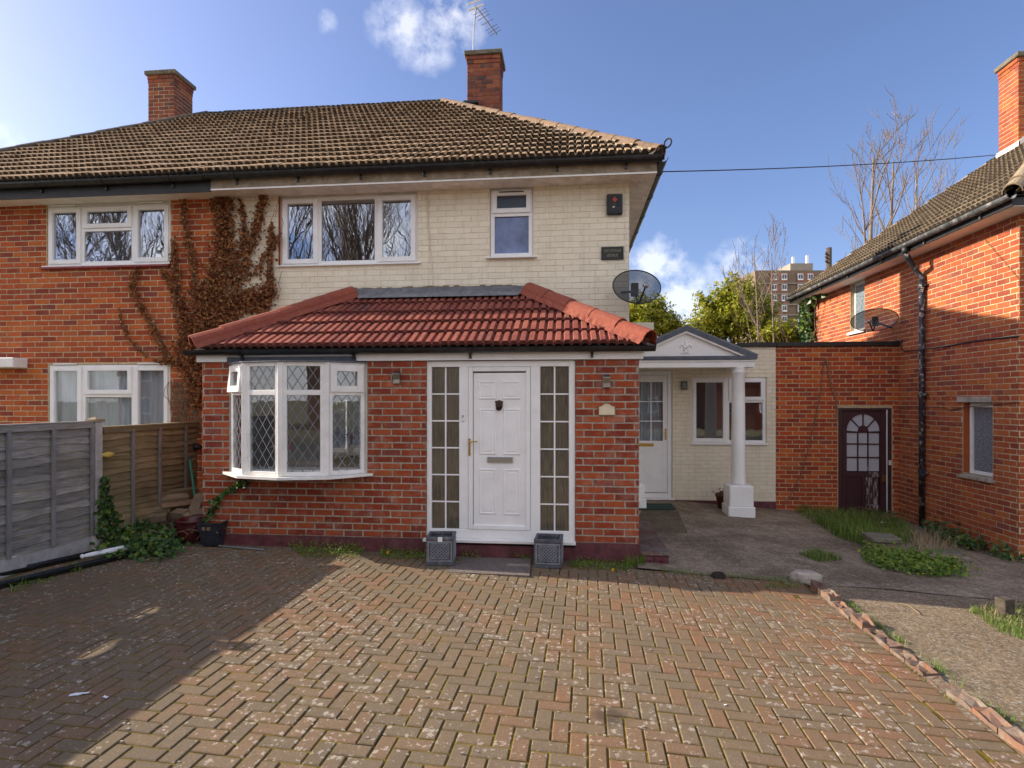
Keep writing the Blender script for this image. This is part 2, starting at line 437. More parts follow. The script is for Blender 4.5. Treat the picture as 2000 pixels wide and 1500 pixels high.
def paver_mat():
    n = NM('block_paver')
    r = n.rnd()
    big = n.noise(.55, 4, .5)
    sx = n.n.new('ShaderNodeSeparateXYZ'); n.l.new(n.pos(), sx.inputs[0])
    big = n.math('ADD', big, n.math('MULTIPLY', ss(n, sx.outputs[0], -.6, 1.6), .16))       # a redder batch of blocks was laid on the right
    c = n.ramp(n.math('ADD', n.math('MULTIPLY', r, .62), n.math('MULTIPLY', n.math('SUBTRACT', big, .38), 1.1)),
               [(0, (.155, .118, .078)), (.28, (.19, .143, .092)), (.52, (.207, .140, .084)), (.78, (.232, .130, .072)), (1, (.26, .117, .060))])
    c = n.mix(n.math('MULTIPLY', ss(n, n.noise(95, 4, .75), .42, .68), .55), c, (.085, .062, .045))
    c = n.mix(n.math('MULTIPLY', ss(n, n.noise(17, 5, .65), .42, .7), .35), c, (.13, .10, .065))
    c = n.mix(n.math('MULTIPLY', ss(n, n.noise(120, 3, .7), .58, .70), .55), c, (.44, .34, .24))
    dk = ss(n, n.noise(1.3, 5, .6), .52, .75)
    c = n.mix(n.math('MULTIPLY', dk, .35), c, (.12, .095, .07))
    # pale lichen blotches, gathered in patches
    vor = n.n.new('ShaderNodeTexVoronoi'); vor.inputs['Scale'].default_value = 25
    wob = n.n.new('ShaderNodeVectorMath'); wob.operation = 'ADD'
    n.l.new(n.pos(), wob.inputs[0])
    nz = n.n.new('ShaderNodeTexNoise'); nz.inputs['Scale'].default_value = 55; n.l.new(n.pos(), nz.inputs['Vector'])
    sc = n.n.new('ShaderNodeVectorMath'); sc.operation = 'SCALE'; sc.inputs['Scale'].default_value = .06; n.l.new(nz.outputs['Color'], sc.inputs[0])
    n.l.new(sc.outputs[0], wob.inputs[1]); n.l.new(wob.outputs[0], vor.inputs['Vector'])
    patch = ss(n, n.noise(.85, 3, .55), .33, .54)
    sizes = n.n.new('ShaderNodeSeparateColor'); n.l.new(vor.outputs['Color'], sizes.inputs[0])
    thr = n.math('MULTIPLY', n.math('MULTIPLY', sizes.outputs[0], patch), .54)
    li = n.math('MULTIPLY', n.math('SUBTRACT', thr, vor.outputs['Distance']), 7, clamp=True)
    c = n.mix(n.math('MULTIPLY', li, .62), c, (.50, .44, .37))
    st = at_z(1192, 1402, 0.0)                                # oil stain
    dv = n.n.new('ShaderNodeVectorMath'); dv.operation = 'DISTANCE'; n.l.new(n.pos(), dv.inputs[0]); dv.inputs[1].default_value = (st.x, st.y, 0)
    oil = n.math('MULTIPLY', n.math('SUBTRACT', n.math('ADD', .06, n.math('MULTIPLY', n.noise(14, 4, .6), .13)), dv.outputs['Value']), 14, clamp=True)
    c = n.mix(n.math('MULTIPLY', oil, .6), c, (.045, .033, .024))
    c = n.mix(n.math('MULTIPLY', ss(n, n.noise(2.6, 6, .7), .5, .68), .16), c, (.17, .13, .05))   # yellow-green film
    n.pbr(c, .9, n.bump(n.noise(190, 3, .7), .6, .004), spec=.25)
    return n.m
M['paver'] = paver_mat()
def joint_mat():
    n = NM('mossy_joint')
    c = n.mix(ss(n, n.noise(3.2, 5, .6), .36, .52), (.06, .042, .018), (.20, .15, .022))
    c = n.mix(n.math('MULTIPLY', ss(n, n.noise(40, 3, .6), .45, .7), .6), c, (.09, .06, .02))
    n.pbr(c, .95, n.bump(n.noise(120, 4, .7), .9, .01), spec=.1)
    return n.m
M['joint'] = joint_mat()
def concrete_mat(name, a, b, dark, agg=0.0, damt=.7, dscale=.9, moss=.35):
    n = NM(name)
    c = n.mix(ss(n, n.noise(3, 6, .6), .3, .7), a, b)
    c = n.mix(n.math('MULTIPLY', ss(n, n.noise(dscale, 6, .62), .42, .62), damt), c, dark)
    c = n.mix(n.math('MULTIPLY', ss(n, n.noise(2.3, 6, .75), .58, .68), moss), c, (.035, .028, .014))
    c = n.mix(n.math('MULTIPLY', ss(n, n.noise(70, 3, .7), .55, .7), .45 + agg), c, (.50, .40, .28))
    c = n.mix(n.math('MULTIPLY', ss(n, n.noise(55, 3, .7), .56, .7), .5 + agg), c, (.07, .055, .04))
    c = n.mix(n.math('MULTIPLY', ss(n, n.noise(11, 8, .78), .47, .60), .55), c, tuple(x * .45 for x in a))
    c = n.mix(n.math('MULTIPLY', ss(n, n.noise(6, 7, .75), .56, .66), .5), c, tuple(min(1, x * 1.35) for x in b))
    vo = n.n.new('ShaderNodeTexVoronoi'); vo.inputs['Scale'].default_value = 62; n.l.new(n.pos(), vo.inputs['Vector'])
    sc_ = n.n.new('ShaderNodeSeparateColor'); n.l.new(vo.outputs['Color'], sc_.inputs[0])
    stones = n.ramp(sc_.outputs[0], [(0, (.06, .045, .03)), (.35, (.20, .15, .10)), (.6, (.34, .20, .08)), (.85, (.40, .33, .24)), (1, (.62, .57, .48))])
    c = n.mix(.18 + agg * 1.3, c, stones)
    h = n.math('ADD', n.noise(90, 5, .7), n.math('MULTIPLY', n.noise(16, 4, .6), 2))
    n.pbr(c, .93, n.bump(h, .8, .01), spec=.2)
    return n.m
M['concrete'] = concrete_mat('yard_concrete', (.25, .20, .15), (.42, .345, .265), (.075, .060, .047), damt=.9, agg=.1, dscale=1.1)
M['aggregate'] = concrete_mat('exposed_aggregate', (.20, .155, .105), (.27, .21, .145), (.14, .108, .075), .14, damt=.5, moss=.15)
M['dirt'] = concrete_mat('dirt_strip', (.10, .075, .05), (.19, .15, .11), (.05, .04, .03), .1)
M['asphalt'] = plain('asphalt', (.05, .05, .052), .95, .2, 10, .7, 120)
M['ground'] = concrete_mat('rough_grass_ground', (.09, .10, .04), (.14, .13, .065), (.10, .085, .05))

def glass_mat(name, tint=(.9, .93, .95), refl=.22, rough=0.0, base=None):
    n = NM(name)
    lw = n.n.new('ShaderNodeLayerWeight'); lw.inputs['Blend'].default_value = .5
    fac = n.math('ADD', n.math('MULTIPLY', n.math('POWER', lw.outputs['Facing'], 5.0), .85), refl + .045, clamp=True)
    g = n.node('ShaderNodeBsdfGlossy', Color=(.92, .95, 1.0), Roughness=rough)
    nz = n.bump(n.noise(3.2, 2, .5), .012, .05)
    for nd in n.n:
        if nd.type == 'BSDF_GLOSSY': n.l.new(nz, nd.inputs['Normal'])
    if base: t = n.node('ShaderNodeBsdfDiffuse', Color=base)
    else: t = n.node('ShaderNodeBsdfTransparent', Color=tint)
    mx = n.n.new('ShaderNodeMixShader')
    n.l.new(fac, mx.inputs[0]); n.l.new(t, mx.inputs[1]); n.l.new(g, mx.inputs[2])
    n.l.new(mx.outputs[0], n.out.inputs[0])
    return n.m
M['glass'] = glass_mat('window_glass', refl=.05)
M['glass_mid'] = glass_mat('annexe_window_glass', (.8, .83, .86), refl=.16)
M['glass_up'] = glass_mat('upper_window_glass', (.7, .74, .8), refl=.30)
def obscure():
    n = NM('obscured_glass')
    c = n.mix(ss(n, n.noise(2.0, 3, .5), .35, .7), (.05, .045, .034), (.12, .10, .072))
    h = n.noise(12, 3, .6, n.stretch((9, 9, 1.2)))
    c = n.mix(ss(n, n.noise(8, 4, .6, n.stretch((12, 12, .8))), .35, .7), c, (.16, .135, .095))
    n.pbr(c, .14, n.bump(h, .25, .006), spec=1.0)
    return n.m
M['glass_obscure'] = obscure()
M['glass_frost'] = plain('frosted_blue_glass', (.17, .23, .42), .22, .25, 3, spec=.6)
M['glass_slate'] = plain('dark_blue_glass', (.05, .065, .095), .12, .1, 3, spec=.7)
def net_mat(name, col, alpha):
    n = NM(name)
    st = n.noise(6, 3, .5, n.stretch((9, 9, .4)))
    a = n.math('ADD', alpha, n.math('MULTIPLY', n.math('SUBTRACT', st, .5), .5), clamp=True)
    d = n.node('ShaderNodeBsdfDiffuse', Color=col)
    tl = n.node('ShaderNodeBsdfTranslucent', Color=col)
    t = n.node('ShaderNodeBsdfTransparent')
    m0 = n.n.new('ShaderNodeMixShader'); m0.inputs[0].default_value = .25; n.l.new(d, m0.inputs[1]); n.l.new(tl, m0.inputs[2])
    mx = n.n.new('ShaderNodeMixShader'); n.l.new(a, mx.inputs[0]); n.l.new(t, mx.inputs[1]); n.l.new(m0.outputs[0], mx.inputs[2])
    n.l.new(mx.outputs[0], n.out.inputs[0])
    return n.m
M['net'] = net_mat('net_curtain', (.80, .82, .84), .85)
M['lace'] = plain('lace_cloth', (.52, .53, .60), .9, .14, 60, .5, 50)
M['room'] = plain('room_plaster', (.30, .27, .23), .9, .05)
M['room_floor'] = plain('room_carpet', (.16, .12, .09), .95, .1)
def mesh_dish():
    n = NM('perforated_dish')
    d = n.node('ShaderNodeBsdfPrincipled', Base_Color=(.02, .022, .028), Roughness=.5)
    t = n.node('ShaderNodeBsdfTransparent')
    mx = n.n.new('ShaderNodeMixShader'); mx.inputs[0].default_value = .76
    n.l.new(t, mx.inputs[1]); n.l.new(d, mx.inputs[2]); n.l.new(mx.outputs[0], n.out.inputs[0])
    return n.m
M['dish'] = mesh_dish()

def leaf_mat(name, stops, rough=.5, trans=.3, spec=.4):
    n = NM(name)
    c = n.ramp(n.rnd(), stops)
    d = n.n.new('ShaderNodeBsdfPrincipled'); n.l.new(c, d.inputs['Base Color']); d.inputs['Roughness'].default_value = rough
    d.inputs['Specular IOR Level'].default_value = spec
    tl = n.node('ShaderNodeBsdfTranslucent', Color=c)
    mx = n.n.new('ShaderNodeMixShader'); mx.inputs[0].default_value = trans
    n.l.new(d.outputs[0], mx.inputs[1]); n.l.new(tl, mx.inputs[2]); n.l.new(mx.outputs[0], n.out.inputs[0])
    return n.m
M['leaf_laurel'] = leaf_mat('laurel_leaf', [(0, (.12, .16, .012)), (.4, (.29, .32, .022)), (.8, (.47, .45, .035)), (1, (.58, .52, .10))], .35, .4)
M['leaf_ivy'] = leaf_mat('ivy_leaf', [(0, (.018, .05, .012)), (.5, (.035, .09, .018)), (.85, (.08, .15, .02)), (1, (.17, .21, .03))], .35, .2)
M['leaf_dead'] = leaf_mat('dead_creeper_leaf', [(0, (.11, .036, .013)), (.4, (.23, .080, .025)), (.8, (.35, .145, .045)), (1, (.46, .26, .11))], .6, .25)
M['grass'] = leaf_mat('grass_blade', [(0, (.07, .13, .018)), (.5, (.14, .24, .035)), (.85, (.23, .30, .06)), (1, (.40, .35, .17))], .6, .3)
M['straw'] = leaf_mat('dry_grass', [(0, (.26, .19, .10)), (1, (.46, .37, .22))], .7, .2)
M['weed'] = leaf_mat('weed_leaf', [(0, (.06, .12, .012)), (.6, (.15, .25, .025)), (1, (.28, .33, .045))], .5, .3)
M['bark'] = plain('grey_bark', (.25, .19, .14), .9, .3, 20, .6, 50)
M['bark_dark'] = plain('dark_bark', (.09, .07, .05), .9, .3, 20, .6, 50)
M['stem'] = plain('creeper_stem', (.22, .14, .085), .9, .3, 30)
M['stem_dark'] = plain('dark_stem', (.10, .06, .04), .9, .3, 30)
M['yellow'] = plain('dandelion_yellow', (.85, .52, .01), .7, .05)
M['white_litter'] = plain('white_litter', (.80, .82, .85), .7, .05)
M['blue_litter'] = plain('pale_blue_litter', (.45, .55, .68), .6, .2, 30)
M['green_paint'] = plain('green_stake', (.01, .20, .13), .45, .1)
M['purple_paint'] = None
PXA, PXB = at_y(1693, 900, 11.15).x, at_y(1718, 900, 11.15).x
def door_paint():
    n = NM('flaking_plum_paint')
    v = n.noise(6, 6, .65, n.stretch((6, 6, 1.6)))
    c = n.mix(ss(n, v, .3, .7), (.040, .013, .018), (.075, .026, .032))
    low = n.n.new('ShaderNodeSeparateXYZ'); n.l.new(n.pos(), low.inputs[0])
    wear = n.math('SUBTRACT', .70, n.math('MULTIPLY', n.math('MULTIPLY', ss(n, low.outputs[0], PXA - .02, PXA + .02), ss(n, low.outputs[0], PXB + .02, PXB - .02)), .21))   # the right-hand lower panel has flaked most
    wear = n.math('ADD', wear, n.math('MULTIPLY', ss(n, low.outputs[2], .55, .85), .3))
    fl = n.math('MULTIPLY', n.math('SUBTRACT', n.noise(16, 7, .7, n.stretch((3, 3, .45))), wear), 16, clamp=True)
    c = n.mix(fl, c, (.42, .38, .37))
    n.pbr(c, .5, n.bump(n.noise(40, 5, .7), .4, .004))
    return n.m
M['purple_paint'] = door_paint()

def smooth(t): return t
def g(X, Y=0.0):
    """height of the ground: it falls gently to the right"""
    Xc = max(-6.5, min(6.6, X))
    z = (Xc - .8) / .3
    sp = .3 * (math.log1p(math.exp(z)) if z < 30 else z)
    return -.022 * (Xc - .6) - .038 * sp

def sheet(name, x0, x1, y0, y1, nx, ny, dz, mat, parent=None, amp=0.0, kind='structure', hole=None):
    m = MB(); rr = random.Random(len(name) * 7 + 3)
    ph = [rr.uniform(0, 6) for _ in range(6)]
    idx = {}
    for j in range(ny + 1):
        for i in range(nx + 1):
            X = x0 + (x1 - x0) * i / nx; Y = y0 + (y1 - y0) * j / ny
            w = amp * (math.sin(X * 2.1 + ph[0]) * math.sin(Y * 1.7 + ph[1]) + .6 * math.sin(X * 4.7 + ph[2] + Y) * math.sin(Y * 5.3 + ph[3]) + .4 * (rr.random() - .5))
            idx[i, j] = len(m.v); m.v.append((X, Y, g(X, Y) + dz + w))
    for j in range(ny):
        for i in range(nx):
            if hole and hole(x0 + (x1 - x0) * (i + .5) / nx, y0 + (y1 - y0) * (j + .5) / ny): continue
            m.f.append((idx[i, j], idx[i + 1, j], idx[i + 1, j + 1], idx[i, j + 1])); m.r.append(0)
    m.smooth = True
    o = m.build(name, mat, parent)
    if kind: o['kind'] = kind
    return o

# ------------------------------------------------------------------ ground
YH, YE, YA = 7.95, 6.60, 11.15           # planes of the main front wall, the extension front, the annexe front
XR = 6.06                                 # plane of the right-hand house's side wall
gm = MB()
xs = [-900, -300, -100, -40, -20, -10, -6.5, -3, 0, .5, 1, 2, 4, 6.6, 9, 15, 40, 100, 300, 900]
ys = [-900, -300, -100, -40, -14, -6, -2, 0, 3, 6, 9, 12, 20, 40, 100, 300, 900]
for Y in ys:
    for X in xs: gm.v.append((X, Y, g(X) - .07))
for j in range(len(ys) - 1):
    for i in range(len(xs) - 1):
        a = j * len(xs) + i; gm.f.append((a, a + 1, a + 1 + len(xs), a + len(xs))); gm.r.append(0)
tag(gm.build('ground', M['ground']), kind='structure')
sheet('pavement', -40, 40, -4.6, -1.6, 40, 4, -.03, M['concrete'])
sheet('road', -60, 60, -12, -4.8, 40, 4, -.12 + .07, M['asphalt'])

# driveway of herringbone blocks
DX0, DX1, DY0, DY1 = -5.42, 2.28, -1.4, 6.37
UB = .1015
drive = sheet('driveway', DX0 - .05, 2.52, DY0, 6.40, 60, 50, -.0062, M['joint'])
PHI = -math.radians(1.9)
anchor = at_z(1149, 1417.3, -.005)
ca, sa = math.cos(PHI), math.sin(PHI)
def lat(a, b):                                            # herringbone lattice (units) -> world
    a, b = -a * UB, b * UB                                # mirrored pattern
    return anchor.x + a * ca - b * sa, anchor.y + a * sa + b * ca
pav = []
for p in range(-120, 121):
    for q in range(-60, 61):
        ox, oy = p + 2 * q - 1, p - 2 * q
        for (w, h, dx, dy) in ((1, 2, 0, 0), (2, 1, 1, 0)):
            cx_, cy_ = ox + dx + w / 2, oy + dy + h / 2
            X, Y = lat(cx_, cy_)
            if DX0 - .1 < X < DX1 + .12 and DY0 < Y < DY1 + .05: pav.append((X, Y, w * UB, h * UB, PHI))
k = 0
y_ = DY0
while y_ < 6.34:                                          # soldier course along the kerb
    pav.append((2.385, y_, .2, UB, 0.0)); y_ += UB
rp = random.Random(3)
def paver_mesh(mb, w, h, c=.005, jt=.0105, M_=None, rnd=0.0, clampx=None):
    a, b = w / 2 - jt / 2, h / 2 - jt / 2
    v = []
    for (ex, ez) in ((0, -.03), (0, -c), (c, 0)):
        for sx, sy in ((-1, -1), (1, -1), (1, 1), (-1, 1)): v.append(Vector((sx * (a - ex), sy * (b - ex), ez)))
    if M_ is not None: v = [M_ @ p for p in v]
    if clampx is not None:
        v = [Vector((max(clampx[0], min(clampx[1], p.x)), min(p.y, clampx[2]), p.z)) for p in v]
    f = [(8, 9, 10, 11)]
    for s_ in (0, 4):
        for i in range(4): j = (i + 1) % 4; f.append((s_ + i, s_ + j, s_ + 4 + j, s_ + 4 + i))
    mb.add(v, f, rnd)
shared = {}
items = []
for X, Y, w, h, ph in pav:
    z = g(X, Y) + rp.gauss(0, .0012)
    sl = math.atan((g(X + .2) - g(X - .2)) / .4)
    Mx = Matrix.Translation((X, Y, z)) @ Matrix.Rotation(-sl + rp.gauss(0, .006), 4, 'Y') @ Matrix.Rotation(rp.gauss(0, .006), 4, 'X') @ Matrix.Rotation(ph + rp.gauss(0, .006), 4, 'Z')
    pr = proj((X, Y, z)); score = 0
    edge = ph != 0 and (X > DX1 - .12 or X < DX0 + .12 or Y > DY1 - .12)
    if pr and 30 < pr[0] < 1970 and pr[1] < 1490 and not edge: score = 1 / pr[2]
    items.append((score, X, Y, w, h, ph, Mx, edge))
items.sort(key=lambda t: -t[0])
mbS = MB()
for i, (score, X, Y, w, h, ph, Mx, edge) in enumerate(items):
    if i < 300 and score > 0:
        kk = (round(w, 3), round(h, 3))
        if kk not in shared:
            mb = MB(); paver_mesh(mb, w, h); shared[kk] = mb.mesh('paver', M['paver'])
        o = bpy.data.objects.new('paver', shared[kk])
        o.rotation_euler = Mx.to_euler(); link(o, drive, Mx.to_translation())
    else:
        cl = (DX0, DX1 + .002, DY1) if ph != 0 else None
        if ph != 0 and (X > DX1 + .04 or X < DX0 - .04): continue
        paver_mesh(mbS, w, h, M_=Mx, rnd=rp.random(), clampx=cl)
tag(mbS.build('paver_field', M['paver'], drive, rnd=True), kind='stuff')

sheet('dirt_strip', DX0 - .1, .80, 6.36, 7.9, 30, 6, -.012, M['dirt'], amp=.008)
sheet('concrete_yard', .76, 6.10, 6.38, 11.2, 60, 54, .006, M['concrete'], amp=.010)
sheet('concrete_path', 2.60, 9.5, -1.4, 6.40, 50, 50, .000, M['aggregate'], amp=.006)

# ------------------------------------------------------------------ brick walls
BK = {}
def brick_verts(L, Hh, D=.035, c=.004, rr=None):
    """brick with its front face on local -Y, chamfered front edge; origin at face centre"""
    a, b = L / 2, Hh / 2
    j = (lambda s: rr.gauss(0, s)) if rr else (lambda s: 0)
    v = []
    base = [(-a + j(.0015), -b + j(.0012)), (a + j(.0015), -b + j(.0012)), (a + j(.0015), b + j(.0012)), (-a + j(.0015), b + j(.0012))]
    for (ins, y) in ((0, D), (0, c), (c, 0)):
        for k, (x, z) in enumerate(base):
            sx = 1 if x < 0 else -1; sz = 1 if z < 0 else -1
            v.append(Vector((x + sx * ins, y + (j(.0012) if y == 0 else 0), z + sz * ins)))
    f = [(8, 9, 10, 11)]
    for s_ in (0, 4):
        for i in range(4): k = (i + 1) % 4; f.append((s_ + i, s_ + k, s_ + 4 + k, s_ + 4 + i))
    return v, f
def cut(iv, holes):
    out = [iv]
    for h0, h1 in holes:
        nx = []
        for a, b in out:
            if h1 <= a or h0 >= b: nx.append((a, b)); continue
            if h0 > a: nx.append((a, h0))
            if h1 < b: nx.append((h1, b))
        out = nx
    return out
def brick_wall(owner, name, O, yaw, width, z0, z1, openings, mat, mortar, course=.0816, pitch=.2375, joint=.0138, proud=.005, limit=300, thick=.2,
               phase=0.0, skip=None, seed=1, top=None, jit=1.0, label=None, cutback=None):
    """wall whose outside faces local -Y after a turn of yaw about Z; O = world point at u=0, z=0 on the mortar face"""
    rr = random.Random(seed)
    R = Matrix.Rotation(yaw, 4, 'Z'); O = Vector(O)
    T = Matrix.Translation(O) @ R
    # mortar body cut round the openings
    us = sorted({0.0, width} | {max(0, min(width, u)) for o in openings for u in o[:2]})
    zs = sorted({z0, z1} | {max(z0, min(z1, z)) for o in openings for z in o[2:4]})
    mb = MB()
    for i in range(len(us) - 1):
        for k in range(len(zs) - 1):
            uc, zc = (us[i] + us[i + 1]) / 2, (zs[k] + zs[k + 1]) / 2
            if us[i + 1] - us[i] < 1e-5 or zs[k + 1] - zs[k] < 1e-5: continue
            if any(o[0] < uc < o[1] and o[2] < zc < o[3] for o in openings): continue
            mb.box((us[i], 0, zs[k]), (us[i + 1], thick, zs[k + 1]), M=T)
    wall = mb.build(name, mortar, owner)
    if label: wall['label'] = label
    recs = []
    nc = int(math.ceil((z1 - z0) / course))
    for c in range(nc):
        za = z0 + c * course + joint / 2; zb = min(z0 + (c + 1) * course, z1) - joint / 2
        if zb - za < .015: continue
        off = phase + (pitch / 2 if c % 2 else 0) + rr.gauss(0, .006) * jit
        u = -off
        while u < width:
            a, b = max(u, -joint / 2), min(u + pitch, width + joint / 2)
            u += pitch
            if b - a < .03: continue
            # openings that meet this course: clip in u, or trim in z
            holes = [(o[0] - joint / 2, o[1] + joint / 2) for o in openings if o[2] < zb - .02 and o[3] > za + .02]
            for p, q in cut((a, b), holes):
                if q - p < .03: continue
                uc, zc = (p + q) / 2, (za + zb) / 2
                if skip and skip(uc, zc): continue
                full = abs((q - p) - pitch) < .002 and abs((zb - za) - (course - joint)) < .002
                W = T @ Vector((uc, -proud, zc))
                pr = proj(W); sc = 0
                if pr and -20 < pr[0] < 2020 and -20 < pr[1] < 1520: sc = (q - p) / pr[2]
                recs.append((sc, full, q - p - joint, zb - za, W))
    recs.sort(key=lambda t: -t[0])
    mbS = MB(); n = 0; lim = limit
    for sc, full, L, Hh, W in recs:
        if n < lim and sc > 0:
            key = (mat.name, full and 'f%d' % rr.randrange(4) or None, round(L, 2), round(Hh, 3))
            if key[1] is None: key = (mat.name, 'c', round(L, 2), round(Hh, 2))
            if key not in BK:
                v, f = brick_verts(L if key[1] != 'c' else round(L, 2) , Hh, rr=rr); m1 = MB(); m1.add(v, f); BK[key] = m1.mesh('brick', mat)
            o = bpy.data.objects.new('brick', BK[key])
            o.rotation_euler = (rr.gauss(0, .006) * jit, rr.gauss(0, .004) * jit, yaw + rr.gauss(0, .008) * jit)
            link(o, wall, W); n += 1
        else:
            v, f = brick_verts(L, Hh, rr=rr)
            Mx = Matrix.Translation(W) @ Matrix.Rotation(yaw + rr.gauss(0, .008) * jit, 4, 'Z') @ Matrix.Rotation(rr.gauss(0, .006) * jit, 4, 'X')
            mbS.add([Mx @ p for p in v], f, rr.random())
    if mbS.f: tag(mbS.build('brick_field', mat, wall, rnd=True), kind='stuff')
    return wall

# ------------------------------------------------------------------ tiled roof slopes
def tile_geo(W, G, rolls=2, th=.026, hgt=.034, lap=.04, rr=None):
    """interlocking tile: u across, v up the slope, n off the slope; trapezoid rolls"""
    p = W / rolls
    prof = []
    for r in range(rolls):
        b = r * p
        prof += [(b, 0), (b + p * .14, 0), (b + p * .28, hgt), (b + p * .80, hgt), (b + p * .94, 0)]
    prof.append((W - .002, 0))
    v = []
    n = len(prof)
    for u, h in prof: v.append((u, 0, h + th + .004))
    for u, h in prof: v.append((u, G + lap, h - .006))
    for u, h in prof: v.append((u, .002, h * .75 - .012))
    f = []
    for i in range(n - 1):
        f.append((i, i + 1, n + i + 1, n + i))
        f.append((2 * n + i, 2 * n + i + 1, i + 1, i))
    return v, f
TK = {}
EDGE = {}
def edge_shade(me, mat):
    """shade between tile rows, with some grime, painted into the lower edges"""
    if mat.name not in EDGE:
        EDGE[mat.name] = plain(mat.name + '_edge', (.12, .034, .028) if 'red' in mat.name else (.05, .038, .026), .95, .3, 30, .6, 60)  # row shade put into the edge colour
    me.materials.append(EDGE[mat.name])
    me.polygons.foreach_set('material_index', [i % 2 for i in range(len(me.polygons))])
def roof_slope(owner, name, E, u, s, L, S, mat, umin, umax, tw=.21, gauge=.27, limit=300, seed=1, deck=None, rolls=2, sag=0.0, v0=0.0):
    """tiles on a slope: E eave start, u along the eave, s up the slope; umin/umax(v) give the hips"""
    rr = random.Random(seed)
    u = Vector(u).normalized(); s = Vector(s).normalized(); nn = u.cross(s); nn.normalize()
    E = Vector(E)
    R = Matrix((u, s, nn)).transposed().to_4x4()
    deckm = MB()
    N = 8
    for i in range(N):
        va, vb = S * i / N, S * (i + 1) / N
        deckm.face([E + u * umin(va) + s * va - nn * .02, E + u * umax(va) + s * va - nn * .02, E + u * umax(vb) + s * vb - nn * .02, E + u * umin(vb) + s * vb - nn * .02])
    part = deckm.build(name, deck or M['black_dull'], owner)
    rows = int(math.ceil(S / gauge)); ncol = int(math.ceil(L / tw))
    gv, gf = tile_geo(tw, gauge, rolls, *((.038, .043) if gauge < .3 else (.026, .030)))
    recs = []
    for j in range(rows):
        for i in range(-1, ncol + 1):
            a, v = i * tw, j * gauge + v0
            if v > S: continue
            vm = min(S, v + gauge / 2)
            if a + tw < umin(vm) + .01 or a > umax(vm) - .01: continue
            clip = a < umin(v + gauge + .04) or a < umin(v) or a + tw > umax(v + gauge + .04) or a + tw > umax(v) or v + gauge + .04 > S
            W = E + u * a + s * v
            pr = proj(W + u * tw / 2); sc = 0
            if pr and -10 < pr[0] < 2010 and -10 < pr[1] < 1510: sc = 1 / pr[2]
            if clip: sc = 0
            recs.append((sc, a, v, W, clip))
    recs.sort(key=lambda t: -t[0])
    key = (mat.name, tw, gauge)
    if key not in TK:
        m1 = MB(); m1.add(gv, gf); TK[key] = m1.mesh('tile', mat); edge_shade(TK[key], mat)
    mbS = MB(); n = 0
    for sc, a, v, W, clip in recs:
        J = Matrix.Rotation(rr.gauss(0, .006), 4, 'Z') @ Matrix.Rotation(rr.gauss(0, .008), 4, 'X')
        sg = rr.gauss(0, .002)
        if sc > 0 and n < limit:
            o = bpy.data.objects.new('tile', TK[key])
            o.rotation_euler = (R @ J).to_euler(); link(o, part, W + nn * sg); n += 1
        else:
            vs = []
            for pu, pv, ph in gv:
                q = J @ Vector((pu, pv, ph)) if not clip else Vector((pu, pv, ph))
                uu, vv = a + q.x, v + q.y
                if clip:
                    vv = min(vv, S); uu = max(umin(vv), min(umax(vv), uu))
                vs.append(E + u * uu + s * vv + nn * (q.z + sg))
            mbS.add(vs, gf, rr.random())
    if mbS.f:
        tf = tag(mbS.build('tile_field', mat, part, rnd=True), kind='stuff'); edge_shade(tf.data, mat)
    return part
def ridge_line(owner, A, B, mat, r=.10, n=None, bed=None, seglen=.42, name='ridge_tile', drop=.03, seed=2):
    """half-round ridge or hip tiles from A to B, each its own piece"""
    A, B = Vector(A), Vector(B); d = B - A; Ln = d.length; d.normalize()
    n = n or max(1, round(Ln / seglen)); rr = random.Random(seed)
    side = d.cross(Vector((0, 0, 1))).normalized(); up = side.cross(d).normalized()
    sl = Ln / n
    me = None
    for i in range(n):
        if me is None:
            m = MB(); K = 9
            for t, (x, rad) in enumerate(((0, r), (sl + .01, r * .93), (sl + .01, r * .93 - .014), (0, r - .014))):
                for k in range(K):
                    a = math.pi * (k / (K - 1)) * 1.08 - .04 * math.pi
                    m.v.append((x, math.cos(a) * rad, math.sin(a) * rad - drop))
            for ring in range(4):
                for k in range(K - 1):
                    r2 = (ring + 1) % 4
                    m.f.append((ring * K + k, ring * K + k + 1, r2 * K + k + 1, r2 * K + k)); m.r.append(0)
            m.smooth = False
            me = m.mesh(name, mat)
        o = bpy.data.objects.new(name, me)
        Rm = Matrix((d, side * -1, up)).transposed().to_4x4()
        o.rotation_euler = (Rm @ Matrix.Rotation(rr.gauss(0, .01), 4, 'Y')).to_euler()
        link(o, owner, A + d * (sl * i) + up * rr.gauss(0, .003))
    if bed:
        pts = [A + d * Ln * k / 40 for k in range(41)]
        for sgn in (1, -1):
            m = MB()
            q = []
            for p in pts:
                w = r * (1.12 + rr.random() * .22)
                q.append((p + side * sgn * w + up * (-drop - .055), p + side * sgn * r * .85 + up * (.02 - drop)))
            for k in range(40): m.face([q[k][0], q[k + 1][0], q[k + 1][1], q[k][1]])
            m.build('mortar_bed', bed, owner)

